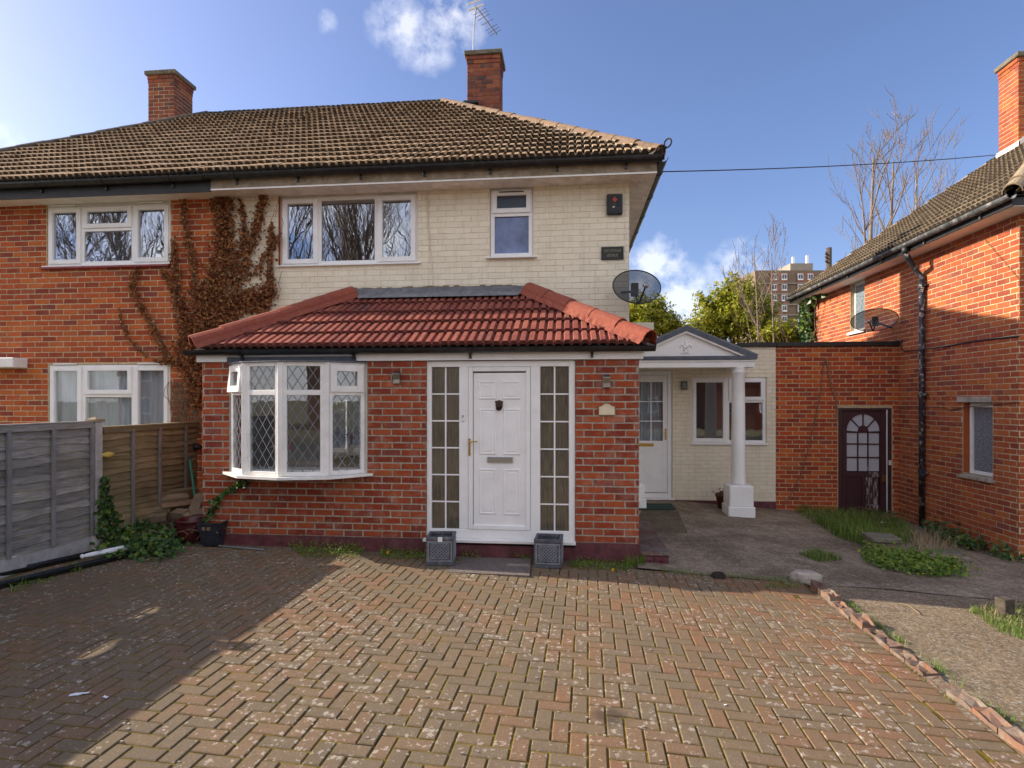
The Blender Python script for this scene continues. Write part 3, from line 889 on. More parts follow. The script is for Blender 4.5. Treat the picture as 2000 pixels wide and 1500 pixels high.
def gutter(owner, A, B, mat, r=.062, out=(0, -1, 0), brk=.9, name='gutter', bracket=True):
    A, B = Vector(A), Vector(B); out = Vector(out)
    prof = []
    K = 9
    for k in range(K):
        a = math.pi + math.pi * k / (K - 1); prof.append((math.cos(a) * r, math.sin(a) * r))
    for k in reversed(range(K)):
        a = math.pi + math.pi * k / (K - 1); prof.append((math.cos(a) * (r - .006), math.sin(a) * (r - .006)))
    n = 16
    rr = random.Random(int(abs(A.x * 100)))
    m = MB(); m.sweep([A.lerp(B, k / n) for k in range(n + 1)], prof, out); m.smooth = False
    o = m.build(name, mat, owner)
    if bracket:
        d = (B - A); Ln = d.length; d.normalize(); nb = max(2, int(Ln / brk))
        for k in range(nb):
            c = A + d * (Ln * (k + .5) / nb)
            m = MB()
            pr = []
            for q in range(K): a = math.pi + math.pi * q / (K - 1); pr.append((math.cos(a) * (r + .007), math.sin(a) * (r + .007)))
            for q in reversed(range(K)): a = math.pi + math.pi * q / (K - 1); pr.append((math.cos(a) * (r + .001), math.sin(a) * (r + .001)))
            m.sweep([c - d * .018, c + d * .018], pr, out)
            m.box((-.015, -.02, -r - .06), (.015, .0, -r + .01), M=Matrix.Translation(c - out * (r - .01)) @ Matrix.Rotation(math.atan2(-out.x, out.y) + math.pi, 4, 'Z'))
            m.build('bracket', mat, o)
    return o

# ------------------------------------------------------------------ windows
def rect_frame(m, u0, u1, z0, z1, w, y0, y1, T, c=0.004, wb=None):
    wb = wb or w
    m.bbox((u0, y0, z0), (u0 + w, y1, z1), c, M=T)
    m.bbox((u1 - w, y0, z0), (u1, y1, z1), c, M=T)
    m.bbox((u0 + w, y0 + .0005, z0), (u1 - w, y1 - .0005, z0 + wb), c, M=T)
    m.bbox((u0 + w, y0 + .0005, z1 - w), (u1 - w, y1 - .0005, z1), c, M=T)
def window(owner, O, yaw, W, H, lights, mat, glass, recess=.03, fw=.058, sw=.066, sill=True, sillmat=None, silld=.07, net=None, netd=.10, vents=(), glasses=None, sillx=.06, silldrop=.03, name='window'):
    """W x H window, lower-left outside corner at O; lights = (x0,x1,top,bottom as fractions, kind)"""
    T = Matrix.Translation(Vector(O)) @ Matrix.Rotation(yaw, 4, 'Z')
    m = MB()
    y0, y1 = recess, recess + .07
    rect_frame(m, 0, W, 0, H, fw, y0, y1, T)
    done = set()
    for (a, b, t, bt, kind) in lights:                    # mullions and transoms on shared edges
        for x in (a, b):
            if 0.01 < x < .99 and ('v', x) not in done:
                done.add(('v', x)); m.bbox((x * W - fw * .55, y0 + .001, fw), (x * W + fw * .55, y1 - .001, H - fw), .004, M=T)
    for (a, b, t, bt, kind) in lights:
        for z in (t, bt):
            if .01 < z < .99 and ('h', z, a) not in done:
                done.add(('h', z, a)); m.bbox((a * W + fw * .4, y0 + .002, (1 - z) * H - fw * .5), (b * W - fw * .4, y1 - .002, (1 - z) * H + fw * .5), .004, M=T)
    win = m.build(name, mat, owner)
    for i, (a, b, t, bt, kind) in enumerate(lights):
        u0 = a * W + (fw * .35 if a > .01 else fw * .45); u1 = b * W - (fw * .35 if b < .99 else fw * .45)
        z0 = (1 - bt) * H + (fw * .3 if bt < .99 else fw * .45); z1 = (1 - t) * H - (fw * .3 if t > .01 else fw * .45)
        gl = (glasses or {}).get(i, glass)
        if kind == 'sash':
            m = MB(); rect_frame(m, u0, u1, z0, z1, sw, y0 - .022, y0 + .045, T); m.build('sash', mat, win)
            ins = sw - .004
        else: ins = fw * .45
        m = MB(); yy = y0 + .012
        m.box((u0 + ins, yy, z0 + ins), (u1 - ins, yy + .012, z1 - ins), M=T)
        m.build('pane', gl, win)
    for i in vents:
        a, b = lights[i][0], lights[i][1]
        m = MB(); m.bbox((a * W + .1 * W * (b - a) + .03, y0 - .034, H + .004), (b * W - .12 * W * (b - a) - .03, y0 + .02, H + .022), .004, M=T); m.build('trickle_vent', mat, win)
    if sill:
        m = MB()
        poly = [(-silld, -silldrop), (-silld, -.006), (y1 - .005, .004), (y1 - .005, -silldrop)]
        m.extrude([T @ Vector((-sillx, y, z)) for y, z in poly], (T.to_3x3() @ Vector((W + 2 * sillx, 0, 0))))
        m.build('sill', sillmat or mat, win)
    if net:
        m = MB(); N = 90; rr = random.Random(int(W * 1000))
        cols = []
        for k in range(N + 1):
            x = .03 + (W - .06) * k / N
            y = y1 + netd + .018 * math.sin(k * .75 + .6 * math.sin(k * .23)) + .006 * math.sin(k * 2.1)
            cols.append((x, y))
        for k in range(N):
            (xa, ya), (xb, yb) = cols[k], cols[k + 1]
            m.face([T @ Vector((xa, ya, .02)), T @ Vector((xb, yb, .02)), T @ Vector((xb, yb, H - .02)), T @ Vector((xa, ya, H - .02))])
        m.smooth = True
        m.build('net_curtain', net, win)
    return win
# ------------------------------------------------------------------ the pair of semi-detached houses
XB = at_y(440, 500, YH).x                 # party line: cream paint to the right, red brick to the left
XC = at_y(1228, 480, YH).x                # right-hand corner of the cream house
OVH = .35
EX1, EY = XC + OVH, YH - OVH              # eave corner
RUN = 3.706
EZ = 5.03
PIT = math.radians(36.9)
RZ = EZ + RUN * math.tan(PIT)
RY = EY + RUN
EX0 = 2 * XB - EX1                        # mirror: left eave corner of the neighbour
XL = EX0 + OVH
YB = EY + 2 * RUN - OVH                   # back wall
WT = 4.86                                 # top of the walls
house = thing('semi_detached_house', 'cream painted brick house with brown tiled roof and white windows behind the front extension', 'house', ((XB + XC) / 2, 9.5, 0))
neigh = thing('semi_detached_house', 'red brick house with dead creeper, adjoining the cream painted house', 'house', ((XL + XB) / 2, 9.5, 0))
red = M['brick_red']

def wrect(x0, x1, ytop, ybot, Y):
    xm = (x0 + x1) / 2
    X0, X1 = at_y(x0, ytop, Y).x, at_y(x1, ytop, Y).x
    return X0, X1, at_y(xm, ybot, Y).z, at_y(xm, ytop, Y).z
wA = wrect(92, 333, 400, 517, YH)
wB = wrect(95, 332, 712, 862, YH)
wC = wrect(548, 815, 381, 516, YH)
wD = wrect(957, 1041, 368, 502, YH)
EXL = at_y(396, 800, YE).x; EXR = at_y(1247, 800, YE).x      # extension ends
def op(w, X0, ex=0.0, up=0.0): return (w[0] - X0 - ex, w[1] - X0 + ex, w[2], w[3] + up)

GZ0 = -.10
def skipC(u, z):
    X = XB + u
    return EXL + .15 < X < EXR - .1 and z < 2.95
brick_wall(house, 'front_wall', (XB, YH, 0), 0, XC - XB, GZ0, WT, [op(wC, XB, up=.6), op(wD, XB, up=.6)], M['cream'], M['cream_joint'], proud=.005, joint=.008, limit=300, skip=skipC, seed=11)
brick_wall(neigh, 'front_wall', (XL, YH, 0), 0, XB - XL, GZ0, WT, [op(wA, XL, up=.6), op(wB, XL)], red, M['mortar'], limit=300, seed=12, phase=.06,
           skip=lambda u, z: XL + u < -10.0)
# infill above the neighbour's upper window, white
boxobj('window_head', (wA[0], YH + .012, wA[3] + .001), (wA[1], YH + .10, WT + .02), M['upvc'], neigh)
boxobj('window_head', (wD[0], YH + .02, wD[3] + .001), (wD[1], YH + .10, WT + .02), M['soffit'], house)
boxobj('window_head', (wC[0], YH + .02, wC[3] + .001), (wC[1], YH + .10, WT + .02), M['soffit'], house)
brick_wall(house, 'side_wall', (XC + .004, YH + .003, 0), math.pi / 2, YB - YH - .2, GZ0, WT, [], M['cream'], M['cream_joint'], proud=.0045, limit=0, seed=13)
for nm, own, a, b in (('back_wall', house, XB + .001, XC), ('back_wall', neigh, XL, XB - .001)):
    boxobj(nm, (a, YB - .2, GZ0), (b, YB, WT), red, own)
boxobj('side_wall', (XL, YH + .202, GZ0), (XL + .2, YB - .202, WT), red, neigh)
boxobj('party_wall', (XB - .1, YH + .203, GZ0), (XB + .1, YB - .203, WT - .01), M['room'], house)
for own, a, b in ((house, XB + .11, XC - .21), (neigh, XL + .21, XB - .11)):
    boxobj('upper_floor', (a, YH + .21, 2.55), (b, YB - .21, 2.80), M['room_floor'], own)
    boxobj('ceiling', (a, YH + .21, 4.95), (b, YB - .21, 5.0), M['room'], own)
    boxobj('ground_floor', (a, YH + .21, 0.0), (b, YB - .21, .12), M['room_floor'], own)
    boxobj('inner_wall', (a, YH + 3.2, .13), (b, YH + 3.3, 2.54), M['room'], own)
    boxobj('inner_wall', (a, YH + 3.2, 2.81), (b, YH + 3.3, 4.94), M['room'], own)

LA = [(0, .285, 0, 1, 'sash'), (.285, .70, 0, .40, 'sash'), (.285, .70, .40, 1, 'fixed'), (.70, 1, 0, 1, 'sash')]
def put_win(own, w, L, mat=M['upvc'], glass=M['glass_up'], Y=YH, **kw):
    return window(own, (w[0] + .004, Y, w[2] + .002), 0, w[1] - w[0] - .008, w[3] - w[2] - .004, L, mat, glass, **kw)
M['sill_red'] = plain('red_painted_sill', (.28, .05, .055), .6, .15, 9)
wa = put_win(neigh, wA, LA, net=M['net'], vents=(0, 3), recess=.01, silld=.04, silldrop=.022)
boxobj('sill_tile', (wA[0] - .08, YH - .06, wA[2] - .055), (wA[1] + .01, YH - .009, wA[2] - .024), M['sill_red'], wa, .004)
put_win(neigh, wB, LA, net=M['net'], netd=.03, glass=M['glass'], vents=(0, 3), recess=.01)
put_win(house, wC, [(0, .283, 0, 1, 'sash'), (.283, .705, 0, 1, 'fixed'), (.705, 1, 0, 1, 'sash')], recess=.02, silld=.045, silldrop=.022)
put_win(house, wD, [(0, 1, 0, .37, 'sash'), (0, 1, .37, 1, 'fixed')], recess=.02, silld=.06, silldrop=.022, glasses={0: M['glass_slate'], 1: M['glass_frost']}, vents=())
boxobj('trickle_vent', (wD[0] + .13, YH - .012, wD[3] - .055), (wD[1] - .13, YH + .01, wD[3] - .042), M['black_dull'], house, .003)
# red unpainted edge of the reveal on the left of the cream house's wide window
boxobj('reveal', (wC[0] - .028, YH - .009, wC[2]), (wC[0] - .001, YH + .06, wC[3] + .08), M['brick_ext'], house)

# soffit, fascia, gutter
for own, a, b, sm, fm in ((house, XB + .001, EX1 - .02, M['soffit'], M['fascia_old']), (neigh, EX0 + .02, XB - .001, M['soffit_white'], M['black_dull'])):
    m = MB(); m.box((a, EY + .03, WT - .015), (b, YH - .008, WT + .02)); m.build('soffit', sm, own)
    m = MB(); m.box((a, EY + .008, WT - (.02 if own is house else .035)), (b, EY + .029, EZ - .01)); m.build('fascia', fm, own)
m = MB(); m.box((EX1 - .04, EY + .03, WT - .02), (EX1 - .02, YB + .3, EZ - .01)); m.build('fascia', M['soffit'], house)
m = MB(); m.box((XC + .01, YH - .007, WT - .015), (EX1 - .041, YB + .3, WT + .02)); m.build('soffit', M['soffit'], house)
m = MB(); m.box((XB + .002, EY - .001, WT - .024), (EX1 - .021, EY + .0075, WT - .002)); m.build('fascia_trim', M['upvc_old'], house)
gutter(house, (XB - .05, EY - .055, EZ + .005), (EX1 + .03, EY - .055, EZ - .045 + .05), M['black_pl'], .068)
gutter(neigh, (EX0, EY - .055, EZ - .005), (XB - .051, EY - .055, EZ - .003), M['black_pl'], .07)
gutter(house, (EX1 + .055, EY - .03, EZ + .002), (EX1 + .055, YB + .3, EZ - .01), M['black_pl'], .066, out=(1, 0, 0))

# roofs
cp, sp = math.cos(PIT), math.sin(PIT)
SL = RUN / cp
GA = SL / 17
r1 = roof_slope(house, 'roof', (XB, EY - .06, EZ + .02), (1, 0, 0), (0, cp, sp), EX1 - XB, SL + .05, M['tile_old'], lambda v: 0, lambda v: max(.02, EX1 - XB - v * cp + .05), .21, GA, 300, 21)
r2 = roof_slope(neigh, 'roof', (EX0, EY - .06, EZ + .02), (1, 0, 0), (0, cp, sp), XB - EX0, SL + .05, M['tile_old'], lambda v: v * cp - .05, lambda v: XB - EX0, .21, GA, 300, 22)
roof_slope(house, 'roof', (EX1 + .05, EY, EZ + .02), (0, 1, 0), (-cp, 0, sp), 2 * RUN, SL + .04, M['tile_old'], lambda v: v * cp, lambda v: max(v * cp + .02, 2 * RUN - v * cp), .21, GA, 0, 23)
m = MB()
m.face([(EX1, EY + 2 * RUN, EZ), (XB, EY + 2 * RUN, EZ), (XB, RY, RZ), (EX1 - RUN, RY, RZ)]); m.build('roof', M['tile_old'], house)
m = MB()
m.face([(XB, EY + 2 * RUN, EZ), (EX0, EY + 2 * RUN, EZ), (EX0 + RUN, RY, RZ), (XB, RY, RZ)])
m.face([(EX0, EY + 2 * RUN, EZ), (EX0, EY, EZ), (EX0 + RUN, RY, RZ)]); m.build('roof', M['tile_old'], neigh)
m = MB(); m.extrude([(XB - .06, EY + .3, EZ + .15), (XB - .06, EY + 2 * RUN - .3, EZ + .15), (XB - .06, RY, RZ - .15)], (.12, 0, 0)); m.build('roof_party_wall', red, neigh)
ridge_line(house, (XB, RY, RZ + .06), (EX1 - RUN, RY, RZ + .06), M['ridge_old'], .11, bed=M['conc_cap'])
ridge_line(neigh, (EX0 + RUN, RY, RZ + .06), (XB, RY, RZ + .06), M['ridge_old'], .11, bed=M['conc_cap'])
ridge_line(house, (EX1 + .02, EY - .04, EZ + .07), (EX1 - RUN, RY, RZ + .07), M['ridge_tan'], .11, bed=M['cement'], drop=.02)
ridge_line(neigh, (EX0 - .02, EY - .04, EZ + .07), (EX0 + RUN, RY, RZ + .07), M['ridge_old'], .11, bed=M['conc_cap'], drop=.02)
# hip iron curl at the eave corner
m = MB()
c0 = Vector((EX1 + .10, EY - .10, EZ + .12))
m.tube([c0 + Vector((-.12, .12, -.02))] + [c0 + Vector((.7071 * (math.sin(t) * .055), -.7071 * (math.sin(t) * .055), .03 - math.cos(t) * .055)) for t in [k * .5 for k in range(13)]], .011, 6)
m.build('hip_iron', M['black_dull'], house)
# thin lightning cable lying on the tiles
m = MB()
m.tube([(at_y(935, 245, EY + 2.4).x, EY + 2.6, EZ + 2.6 * math.tan(PIT) + .09), (at_y(900, 290, EY + 1.5).x, EY + 1.4, EZ + 1.4 * math.tan(PIT) + .09), (at_y(826, 335, EY).x, EY - .03, EZ + .09), (at_y(826, 345, EY).x, EY - .02, EZ - .10)], .006, 5)
m.build('aerial_cable', M['grey_metal'], house)
m = MB()
m.tube([at_y(828, 352, YH - .2), at_y(834, 372, YH - .016), at_y(836, 440, YH - .014), at_y(842, 500, YH - .014), at_y(846, 556, YH - .014)], .008, 5)
m.build('wall_cable', M['cream_joint'], house)

def chimney(own, x0, x1, y0, y1, z0, z1, mat, mortar, seed, cap=M['conc_cap'], course=.0816, limit=300, capz=.09):
    rr = random.Random(seed)
    m = MB(); m.box((x0, y0, z0), (x1, y1, z1)); body = m.build('chimney', mortar, own)
    recs = []
    for yaw, O, Wd in ((0, Vector((x0, y0, 0)), x1 - x0), (math.pi / 2, Vector((x1, y0, 0)), y1 - y0), (-math.pi / 2, Vector((x0, y1, 0)), y1 - y0), (math.pi, Vector((x1, y1, 0)), x1 - x0)):
        R = Matrix.Rotation(yaw, 4, 'Z')
        nc = int((z1 - z0) / course)
        for c in range(nc):
            zb = z1 - c * course; za = zb - course
            grow = .018 if c < 1 else (.009 if c < 2 else 0)
            nb = 2.5; L = (Wd + .012) / nb
            u = -.006 - (L / 2 if c % 2 else 0)
            while u < Wd - .02:
                a, b = max(u, -.006), min(u + L, Wd + .006); u += L
                if b - a < .04: continue
                recs.append((O + R @ Vector(((a + b) / 2, -.006 - grow, (za + zb) / 2)), yaw, b - a - .011 + (grow * 1.0 if b > Wd - .01 or a < .01 else 0), course - .011))
    recs.sort(key=lambda t: -(1.0 if (lambda p: p and 0 < p[0] < 2000 and 0 < p[1] < 1500)(proj(t[0])) else 0))
    mbS = MB(); n = 0
    for W, yaw, L, Hh in recs:
        vis = (yaw == 0) or (yaw > 0 and yaw < 2 and x1 < 1) or (yaw < 0 and x0 > 1)
        if vis and n < limit:
            key = (mat.name, 'c', round(L, 2), round(Hh, 2))
            if key not in BK:
                v, f = brick_verts(round(L, 2), Hh, .06, rr=rr); m1 = MB(); m1.add(v, f); BK[key] = m1.mesh('brick', mat)
            o = bpy.data.objects.new('brick', BK[key]); o.rotation_euler = (0, 0, yaw + rr.gauss(0, .008)); link(o, body, W); n += 1
        else:
            v, f = brick_verts(L, Hh, .06, rr=rr); Mx = Matrix.Translation(W) @ Matrix.Rotation(yaw, 4, 'Z'); mbS.add([Mx @ p for p in v], f, rr.random())
    tag(mbS.build('brick_field', mat, body, rnd=True), kind='stuff')
    o_ = .06
    m = MB(); m.bbox((x0 - o_, y0 - o_, z1 + .001), (x1 + o_, y1 + o_, z1 + capz), .012); m.build('chimney_cap', cap, body)
    return body
CYF = RY - .15
xa, xb = at_y(913, 150, CYF).x, at_y(975, 150, CYF).x
cz = at_y(945, 108, CYF).z
ch1 = chimney(house, xa, xb, CYF, CYF + .55, 6.6, cz, M['brick_chim'], M['mortar_dark'], 31)
m = MB(); m.box((xa - .05, CYF - .02, at_y(930, 213, CYF).z), (xa + .16, CYF + .0, at_y(930, 203, CYF).z)); m.build('flashing', M['lead'], ch1)
m = MB(); m.bbox((xa - .07, CYF - .1, at_y(930, 205, CYF).z), (xa + .22, CYF + .02, at_y(930, 200, CYF).z), .003, M=None); m.build('flue_terminal', M['black_dull'], ch1)
xa2, xb2 = at_y(290, 190, CYF).x, at_y(340, 190, CYF).x
cz2 = at_y(315, 147, CYF).z
chimney(neigh, xa2, xb2, CYF, CYF + .58, 6.4, cz2, M['brick_chim'], M['mortar'], 32)

# television aerial on the chimney
ant = thing('television_aerial', 'thin rooftop television aerial on a pole above the cream house chimney', 'aerial', (xa + .12, CYF + .2, cz + .09))
ay = CYF + .2
m = MB(); m.tube([(at_y(924, 100, ay).x, ay, cz + .08), at_y(925, 60, ay), at_y(930, 14, ay)], .014, 6); m.build('pole', M['grey_metal'], ant)
A0, A1 = at_y(929, 12, ay - .02), at_y(970, 67, ay - .35)
m = MB(); m.tube([A0, A1], .012, 6); m.build('boom', M['black_dull'], ant)
bd = (A1 - A0).normalized(); el = Vector((.93, -.25, .28)).normalized()
for k, t in enumerate((.20, .29, .40, .57, .76, .86, .95)):
    c = A0.lerp(A1, t); w = .15 - .03 * t
    m = MB(); m.tube([c - el * w, c + el * w], .006, 5); m.build('element', M['grey_metal'], ant)
m = MB()
for s_ in (-1, 1):
    for q in range(3): m.tube([A0 + Vector((-.16, 0, -.02 + s_ * .05 + q * .015 * s_)), A0 + Vector((.17, -.05, .05 + s_ * .05 + q * .015 * s_))], .006, 5)
m.build('reflector', M['upvc_old'], ant)
# ------------------------------------------------------------------ front extension with bay window and door
ext = thing('front_extension', 'red brick front extension with red tiled lean-to roof, bow window and white door', 'extension', ((EXL + EXR) / 2, (YE + YH) / 2, 0))
FZ0 = at_y(1000, 703, YE).z; FZ1 = at_y(1000, 683, YE).z          # fascia
PZ = at_y(1000, 1056, YE).z                                        # top of the maroon plinth
DU = (at_y(832, 900, YE).x, at_y(1124, 900, YE).x)
DZ0 = at_y(978, 1060, YE).z
BX0, BX1 = at_y(450, 800, YE).x, at_y(716, 800, YE).x              # bay opening
BZ0, BZ1 = at_y(450, 925, YE).z, at_y(450, 705, YE).z
ops = [(DU[0] - EXL, DU[1] - EXL, -1, 3), (BX0 - EXL, BX1 - EXL, BZ0, 3)]
NC = 26
brick_wall(ext, 'front_wall', (EXL, YE, 0), 0, DU[0] - EXL, PZ, FZ0 + .04, ops[1:], M['brick_ext'], M['mortar_grey'], course=(FZ0 - PZ) / NC, pitch=.2375, joint=.017, proud=.006, limit=300, seed=41, phase=.10, jit=1.3)
brick_wall(ext, 'front_pier', (DU[1], YE, 0), 0, EXR - DU[1], PZ, FZ0 + .04, [], M['brick_ext'], M['mortar_grey'], course=(FZ0 - PZ) / NC, pitch=.2375, joint=.017, proud=.006, limit=300, seed=44, phase=.03, jit=1.3)
brick_wall(ext, 'side_wall', (EXR + .003, YE + .003, 0), math.pi / 2, YH - YE - .012, PZ, FZ0 + .04, [], M['brick_ext'], M['mortar_grey'], course=(FZ0 - PZ) / NC, joint=.017, limit=0, seed=42)
brick_wall(ext, 'side_wall', (EXL - .003, YH - .01, 0), -math.pi / 2, YH - YE - .013, PZ, FZ0 + .04, [], M['brick_ext'], M['mortar_grey'], course=(FZ0 - PZ) / NC, joint=.017, limit=0, seed=43)
m = MB()
m.box((EXL - .015, YE - .02, -.25), (DU[0], YE + .2, PZ - .002)); m.box((DU[0], YE - .018, -.25), (DU[1], YE + .2, DZ0 - .03)); m.box((DU[1], YE - .02, -.25), (EXR + .012, YE + .2, PZ - .002))
m.box((EXR - .2, YE + .2, -.25), (EXR + .012, YH - .01, PZ - .002)); m.box((EXL - .015, YE + .2, -.25), (EXL + .2, YH - .01, PZ - .002))
m.build('plinth', M['maroon'], ext)
boxobj('floor', (EXL + .2, YE + .2, .0), (EXR - .2, YH + .2, .12), M['room_floor'], ext)
boxobj('ceiling', (EXL + .05, YE + .06, FZ0 + .045), (EXR - .05, YH - .01, FZ0 + .08), M['room'], ext)
# fascia board
m = MB(); m.box((EXL - .06, YE - .035, FZ0), (EXR + .05, YE - .010, FZ1)); m.box((EXR + .027, YE - .01, FZ0 + .001), (EXR + .0505, YH - .01, FZ1 - .001)); m.box((EXL - .06, YE - .01, FZ0 + .001), (EXL - .04, YH - .01, FZ1 - .001))
m.build('fascia', M['upvc'], ext)
# dark strip where the fascia covering is missing over the bay
boxobj('bare_fascia', (BX0 - .02, YE - .042, FZ0 - .01), (at_y(698, 700, YE).x, YE - .036, FZ0 + .055), M['grey_trim'], ext)
GE = FZ1 + .02
gutter(ext, (at_y(362, 680, YE - .1).x, YE - .10, GE - .005), (at_y(1280, 676, YE - .1).x, YE - .10, GE + .0), M['black_pl'], .062, brk=1.2)

# roof
EEX0, EEX1, EEY, EEZ = at_y(384, 672, YE - .15).x, at_y(1262, 668, YE - .15).x, YE - .15, FZ1 + .035
RP = YH - EEY
ETOP = at_y(870, 577, YH).z
EP = math.atan((ETOP - EEZ) / RP); ecp, esp = math.cos(EP), math.sin(EP); ES = RP / ecp
er = roof_slope(ext, 'roof', (EEX0, EEY - .03, EEZ), (1, 0, 0), (0, ecp, esp), EEX1 - EEX0, ES, M['tile_red'], lambda v: v * ecp - .03, lambda v: EEX1 - EEX0 - v * ecp + .03, .20, ES / 5.15, 300, 51)
roof_slope(ext, 'roof', (EEX1, EEY, EEZ), (0, 1, 0), (-ecp, 0, esp), RP, ES, M['tile_red'], lambda v: v * ecp, lambda v: RP, .20, ES / 5.15, 0, 52)
roof_slope(ext, 'roof', (EEX0, YH, EEZ), (0, -1, 0), (ecp, 0, esp), RP, ES, M['tile_red'], lambda v: 0, lambda v: max(.01, RP - v * ecp), .20, ES / 5.15, 0, 53)
ridge_line(ext, (EEX1 + .04, EEY - .05, EEZ + .065), (EEX1 - RP + .10, YH - .1, ETOP + .05), M['ridge_red'], .125, 5, bed=M['ridge_red'], drop=.03, name='hip_tile')
ridge_line(ext, (EEX0 - .03, EEY - .05, EEZ + .065), (EEX0 + RP - .10, YH - .1, ETOP + .05), M['ridge_red'], .125, 6, bed=M['ridge_red'], drop=.03, name='hip_tile')
m = MB()
m.face([(EEX0 + RP + .05, YH - .30, ETOP - .07), (EEX1 - RP - .05, YH - .30, ETOP - .07), (EEX1 - RP + .05, YH - .03, ETOP + .06), (EEX0 + RP - .05, YH - .03, ETOP + .06)])
m.box((EEX0 + RP - .12, YH - .035, ETOP + .05), (EEX1 - RP + .14, YH - .012, ETOP + .11))
m.build('lead_flashing', M['lead'], ext)
m = MB()
for k in range(34):
    x = EEX0 + RP - .3 + k * .075; m.box((x, YH - .018, ETOP + .105), (x + .08, YH - .004, ETOP + .120 + random.random() * .02))
m.build('flashing_mortar', M['mortar_dark'], ext)

# ---- bay window: four facets
bc = (BX0 + BX1) / 2; bh = (BX1 - BX0) / 2
BP = [(-bh, 0), (-.49 * bh / .857, -.315), (0, -.42), (.50 * bh / .857, -.315), (bh, 0)]
BP = [Vector((bc + a, YE + b, 0)) for a, b in BP]
bz0, bz1 = at_y(547, 931, BP[2].y).z, at_y(547, 706, BP[2].y).z
bay = MB()
for i, p in enumerate(BP):
    w = .030 if 0 < i < 4 else .022
    bay.bbox((p.x - w, p.y - (.012 if 0 < i < 4 else -.005), bz0), (p.x + w, p.y + .055, bz1), .006)
bayo = bay.build('bay_window', M['upvc_old'], ext)
TRZ = bz0 + (bz1 - bz0) * .735
for i in range(4):
    A, B = BP[i], BP[i + 1]; d = (B - A); W = d.length; yaw = math.atan2(d.y, d.x)
    T = Matrix.Translation((A.x, A.y, bz0)) @ Matrix.Rotation(yaw, 4, 'Z'); Hh = bz1 - bz0; tz = TRZ - bz0
    m = MB(); rect_frame(m, .022, W - .022, 0, Hh, .05, 0, .05, T); m.bbox((.07, .001, tz - .035), (W - .07, .049, tz + .025), .004, M=T); m.build('frame', M['upvc_old'], bayo)
    for (z0, z1, topl) in ((.05, tz - .035, False), (tz + .025, Hh - .05, True)):
        u0, u1 = .072, W - .072
        Ts = T
        if topl and i in (0, 3):
            if i == 0: Ts = Matrix.Translation((A.x, A.y, bz0)) @ Matrix.Rotation(yaw, 4, 'Z') @ Matrix.Translation((0, 0, z1)) @ Matrix.Rotation(-.09, 4, 'X') @ Matrix.Translation((0, -.008, -z1))
            m = MB(); rect_frame(m, u0 - .03, u1 + .03, z0 - .025, z1 + .02, .075, -.02, .03, Ts); m.build('sash', M['upvc_old'], bayo)
            u0 += .044; u1 -= .044; z0 += .048; z1 -= .052
        m = MB(); m.box((u0, .018, z0), (u1, .028, z1), M=Ts); m.build('pane', M['glass'], bayo)
        # diamond lead cames, clipped to the pane
        m = MB(); DW, DH = .115, .175
        def clipline(p, q):
            t0, t1 = 0.0, 1.0
            for pp, qq in ((-(q[0] - p[0]), p[0] - u0), (q[0] - p[0], u1 - p[0]), (-(q[1] - p[1]), p[1] - z0), (q[1] - p[1], z1 - p[1])):
                if abs(pp) < 1e-9:
                    if qq < 0: return None
                else:
                    r_ = qq / pp
                    if pp < 0: t0 = max(t0, r_)
                    else: t1 = min(t1, r_)
            return (t0, t1) if t1 - t0 > .01 else None
        for sgn in (1, -1):
            for k in range(-30, 40):
                p = (u0 - 3 * DW + k * DW, z0 - .4 * DH - (0 if sgn > 0 else 0)); q = (p[0] + sgn * DW * 8, p[1] + DH * 8)
                c_ = clipline(p, q)
                if not c_: continue
                pa = Vector((p[0] + (q[0] - p[0]) * c_[0], .015 + sgn * .001, p[1] + (q[1] - p[1]) * c_[0])); pb = Vector((p[0] + (q[0] - p[0]) * c_[1], .015 + sgn * .001, p[1] + (q[1] - p[1]) * c_[1]))
                dd = (pb - pa).normalized(); nn = Vector((-dd.z, 0, dd.x)) * .0034
                v = [Ts @ x for x in (pa + nn, pb + nn, pb - nn, pa - nn)]; off = Ts.to_3x3() @ Vector((0, .003, 0))
                m.extrude(v, off)
        m.build('leading', M['lead_strip'], bayo)
# bay sill and head
m = MB()
sp_ = [Vector((BX0 - .10, YE - .01, 0)), BP[1] + Vector((-.06, -.06, 0)), BP[2] + Vector((0, -.075, 0)), BP[3] + Vector((.06, -.06, 0)), Vector((BX1 + .08, YE - .01, 0))]
poly = [Vector((p.x, p.y, bz0 - .032)) for p in sp_] + [Vector((BX1 + .001, YE + .1, bz0 - .032)), Vector((BX0 - .001, YE + .1, bz0 - .032))]
m.extrude(poly, (0, 0, .030)); m.build('sill', M['upvc_old'], bayo)
m = MB()
poly = [Vector((p.x, p.y, bz1 + .001)) for p in [BP[0] + Vector((-.02, -.02, 0)), BP[1] + Vector((-.02, -.03, 0)), BP[2] + Vector((0, -.035, 0)), BP[3] + Vector((.02, -.03, 0)), BP[4] + Vector((.02, -.02, 0))]] + [Vector((BX1, YE + .1, bz1 + .001)), Vector((BX0, YE + .1, bz1 + .001))]
m.extrude(poly, (0, 0, .010)); m.build('bay_head', M['lead'], bayo)
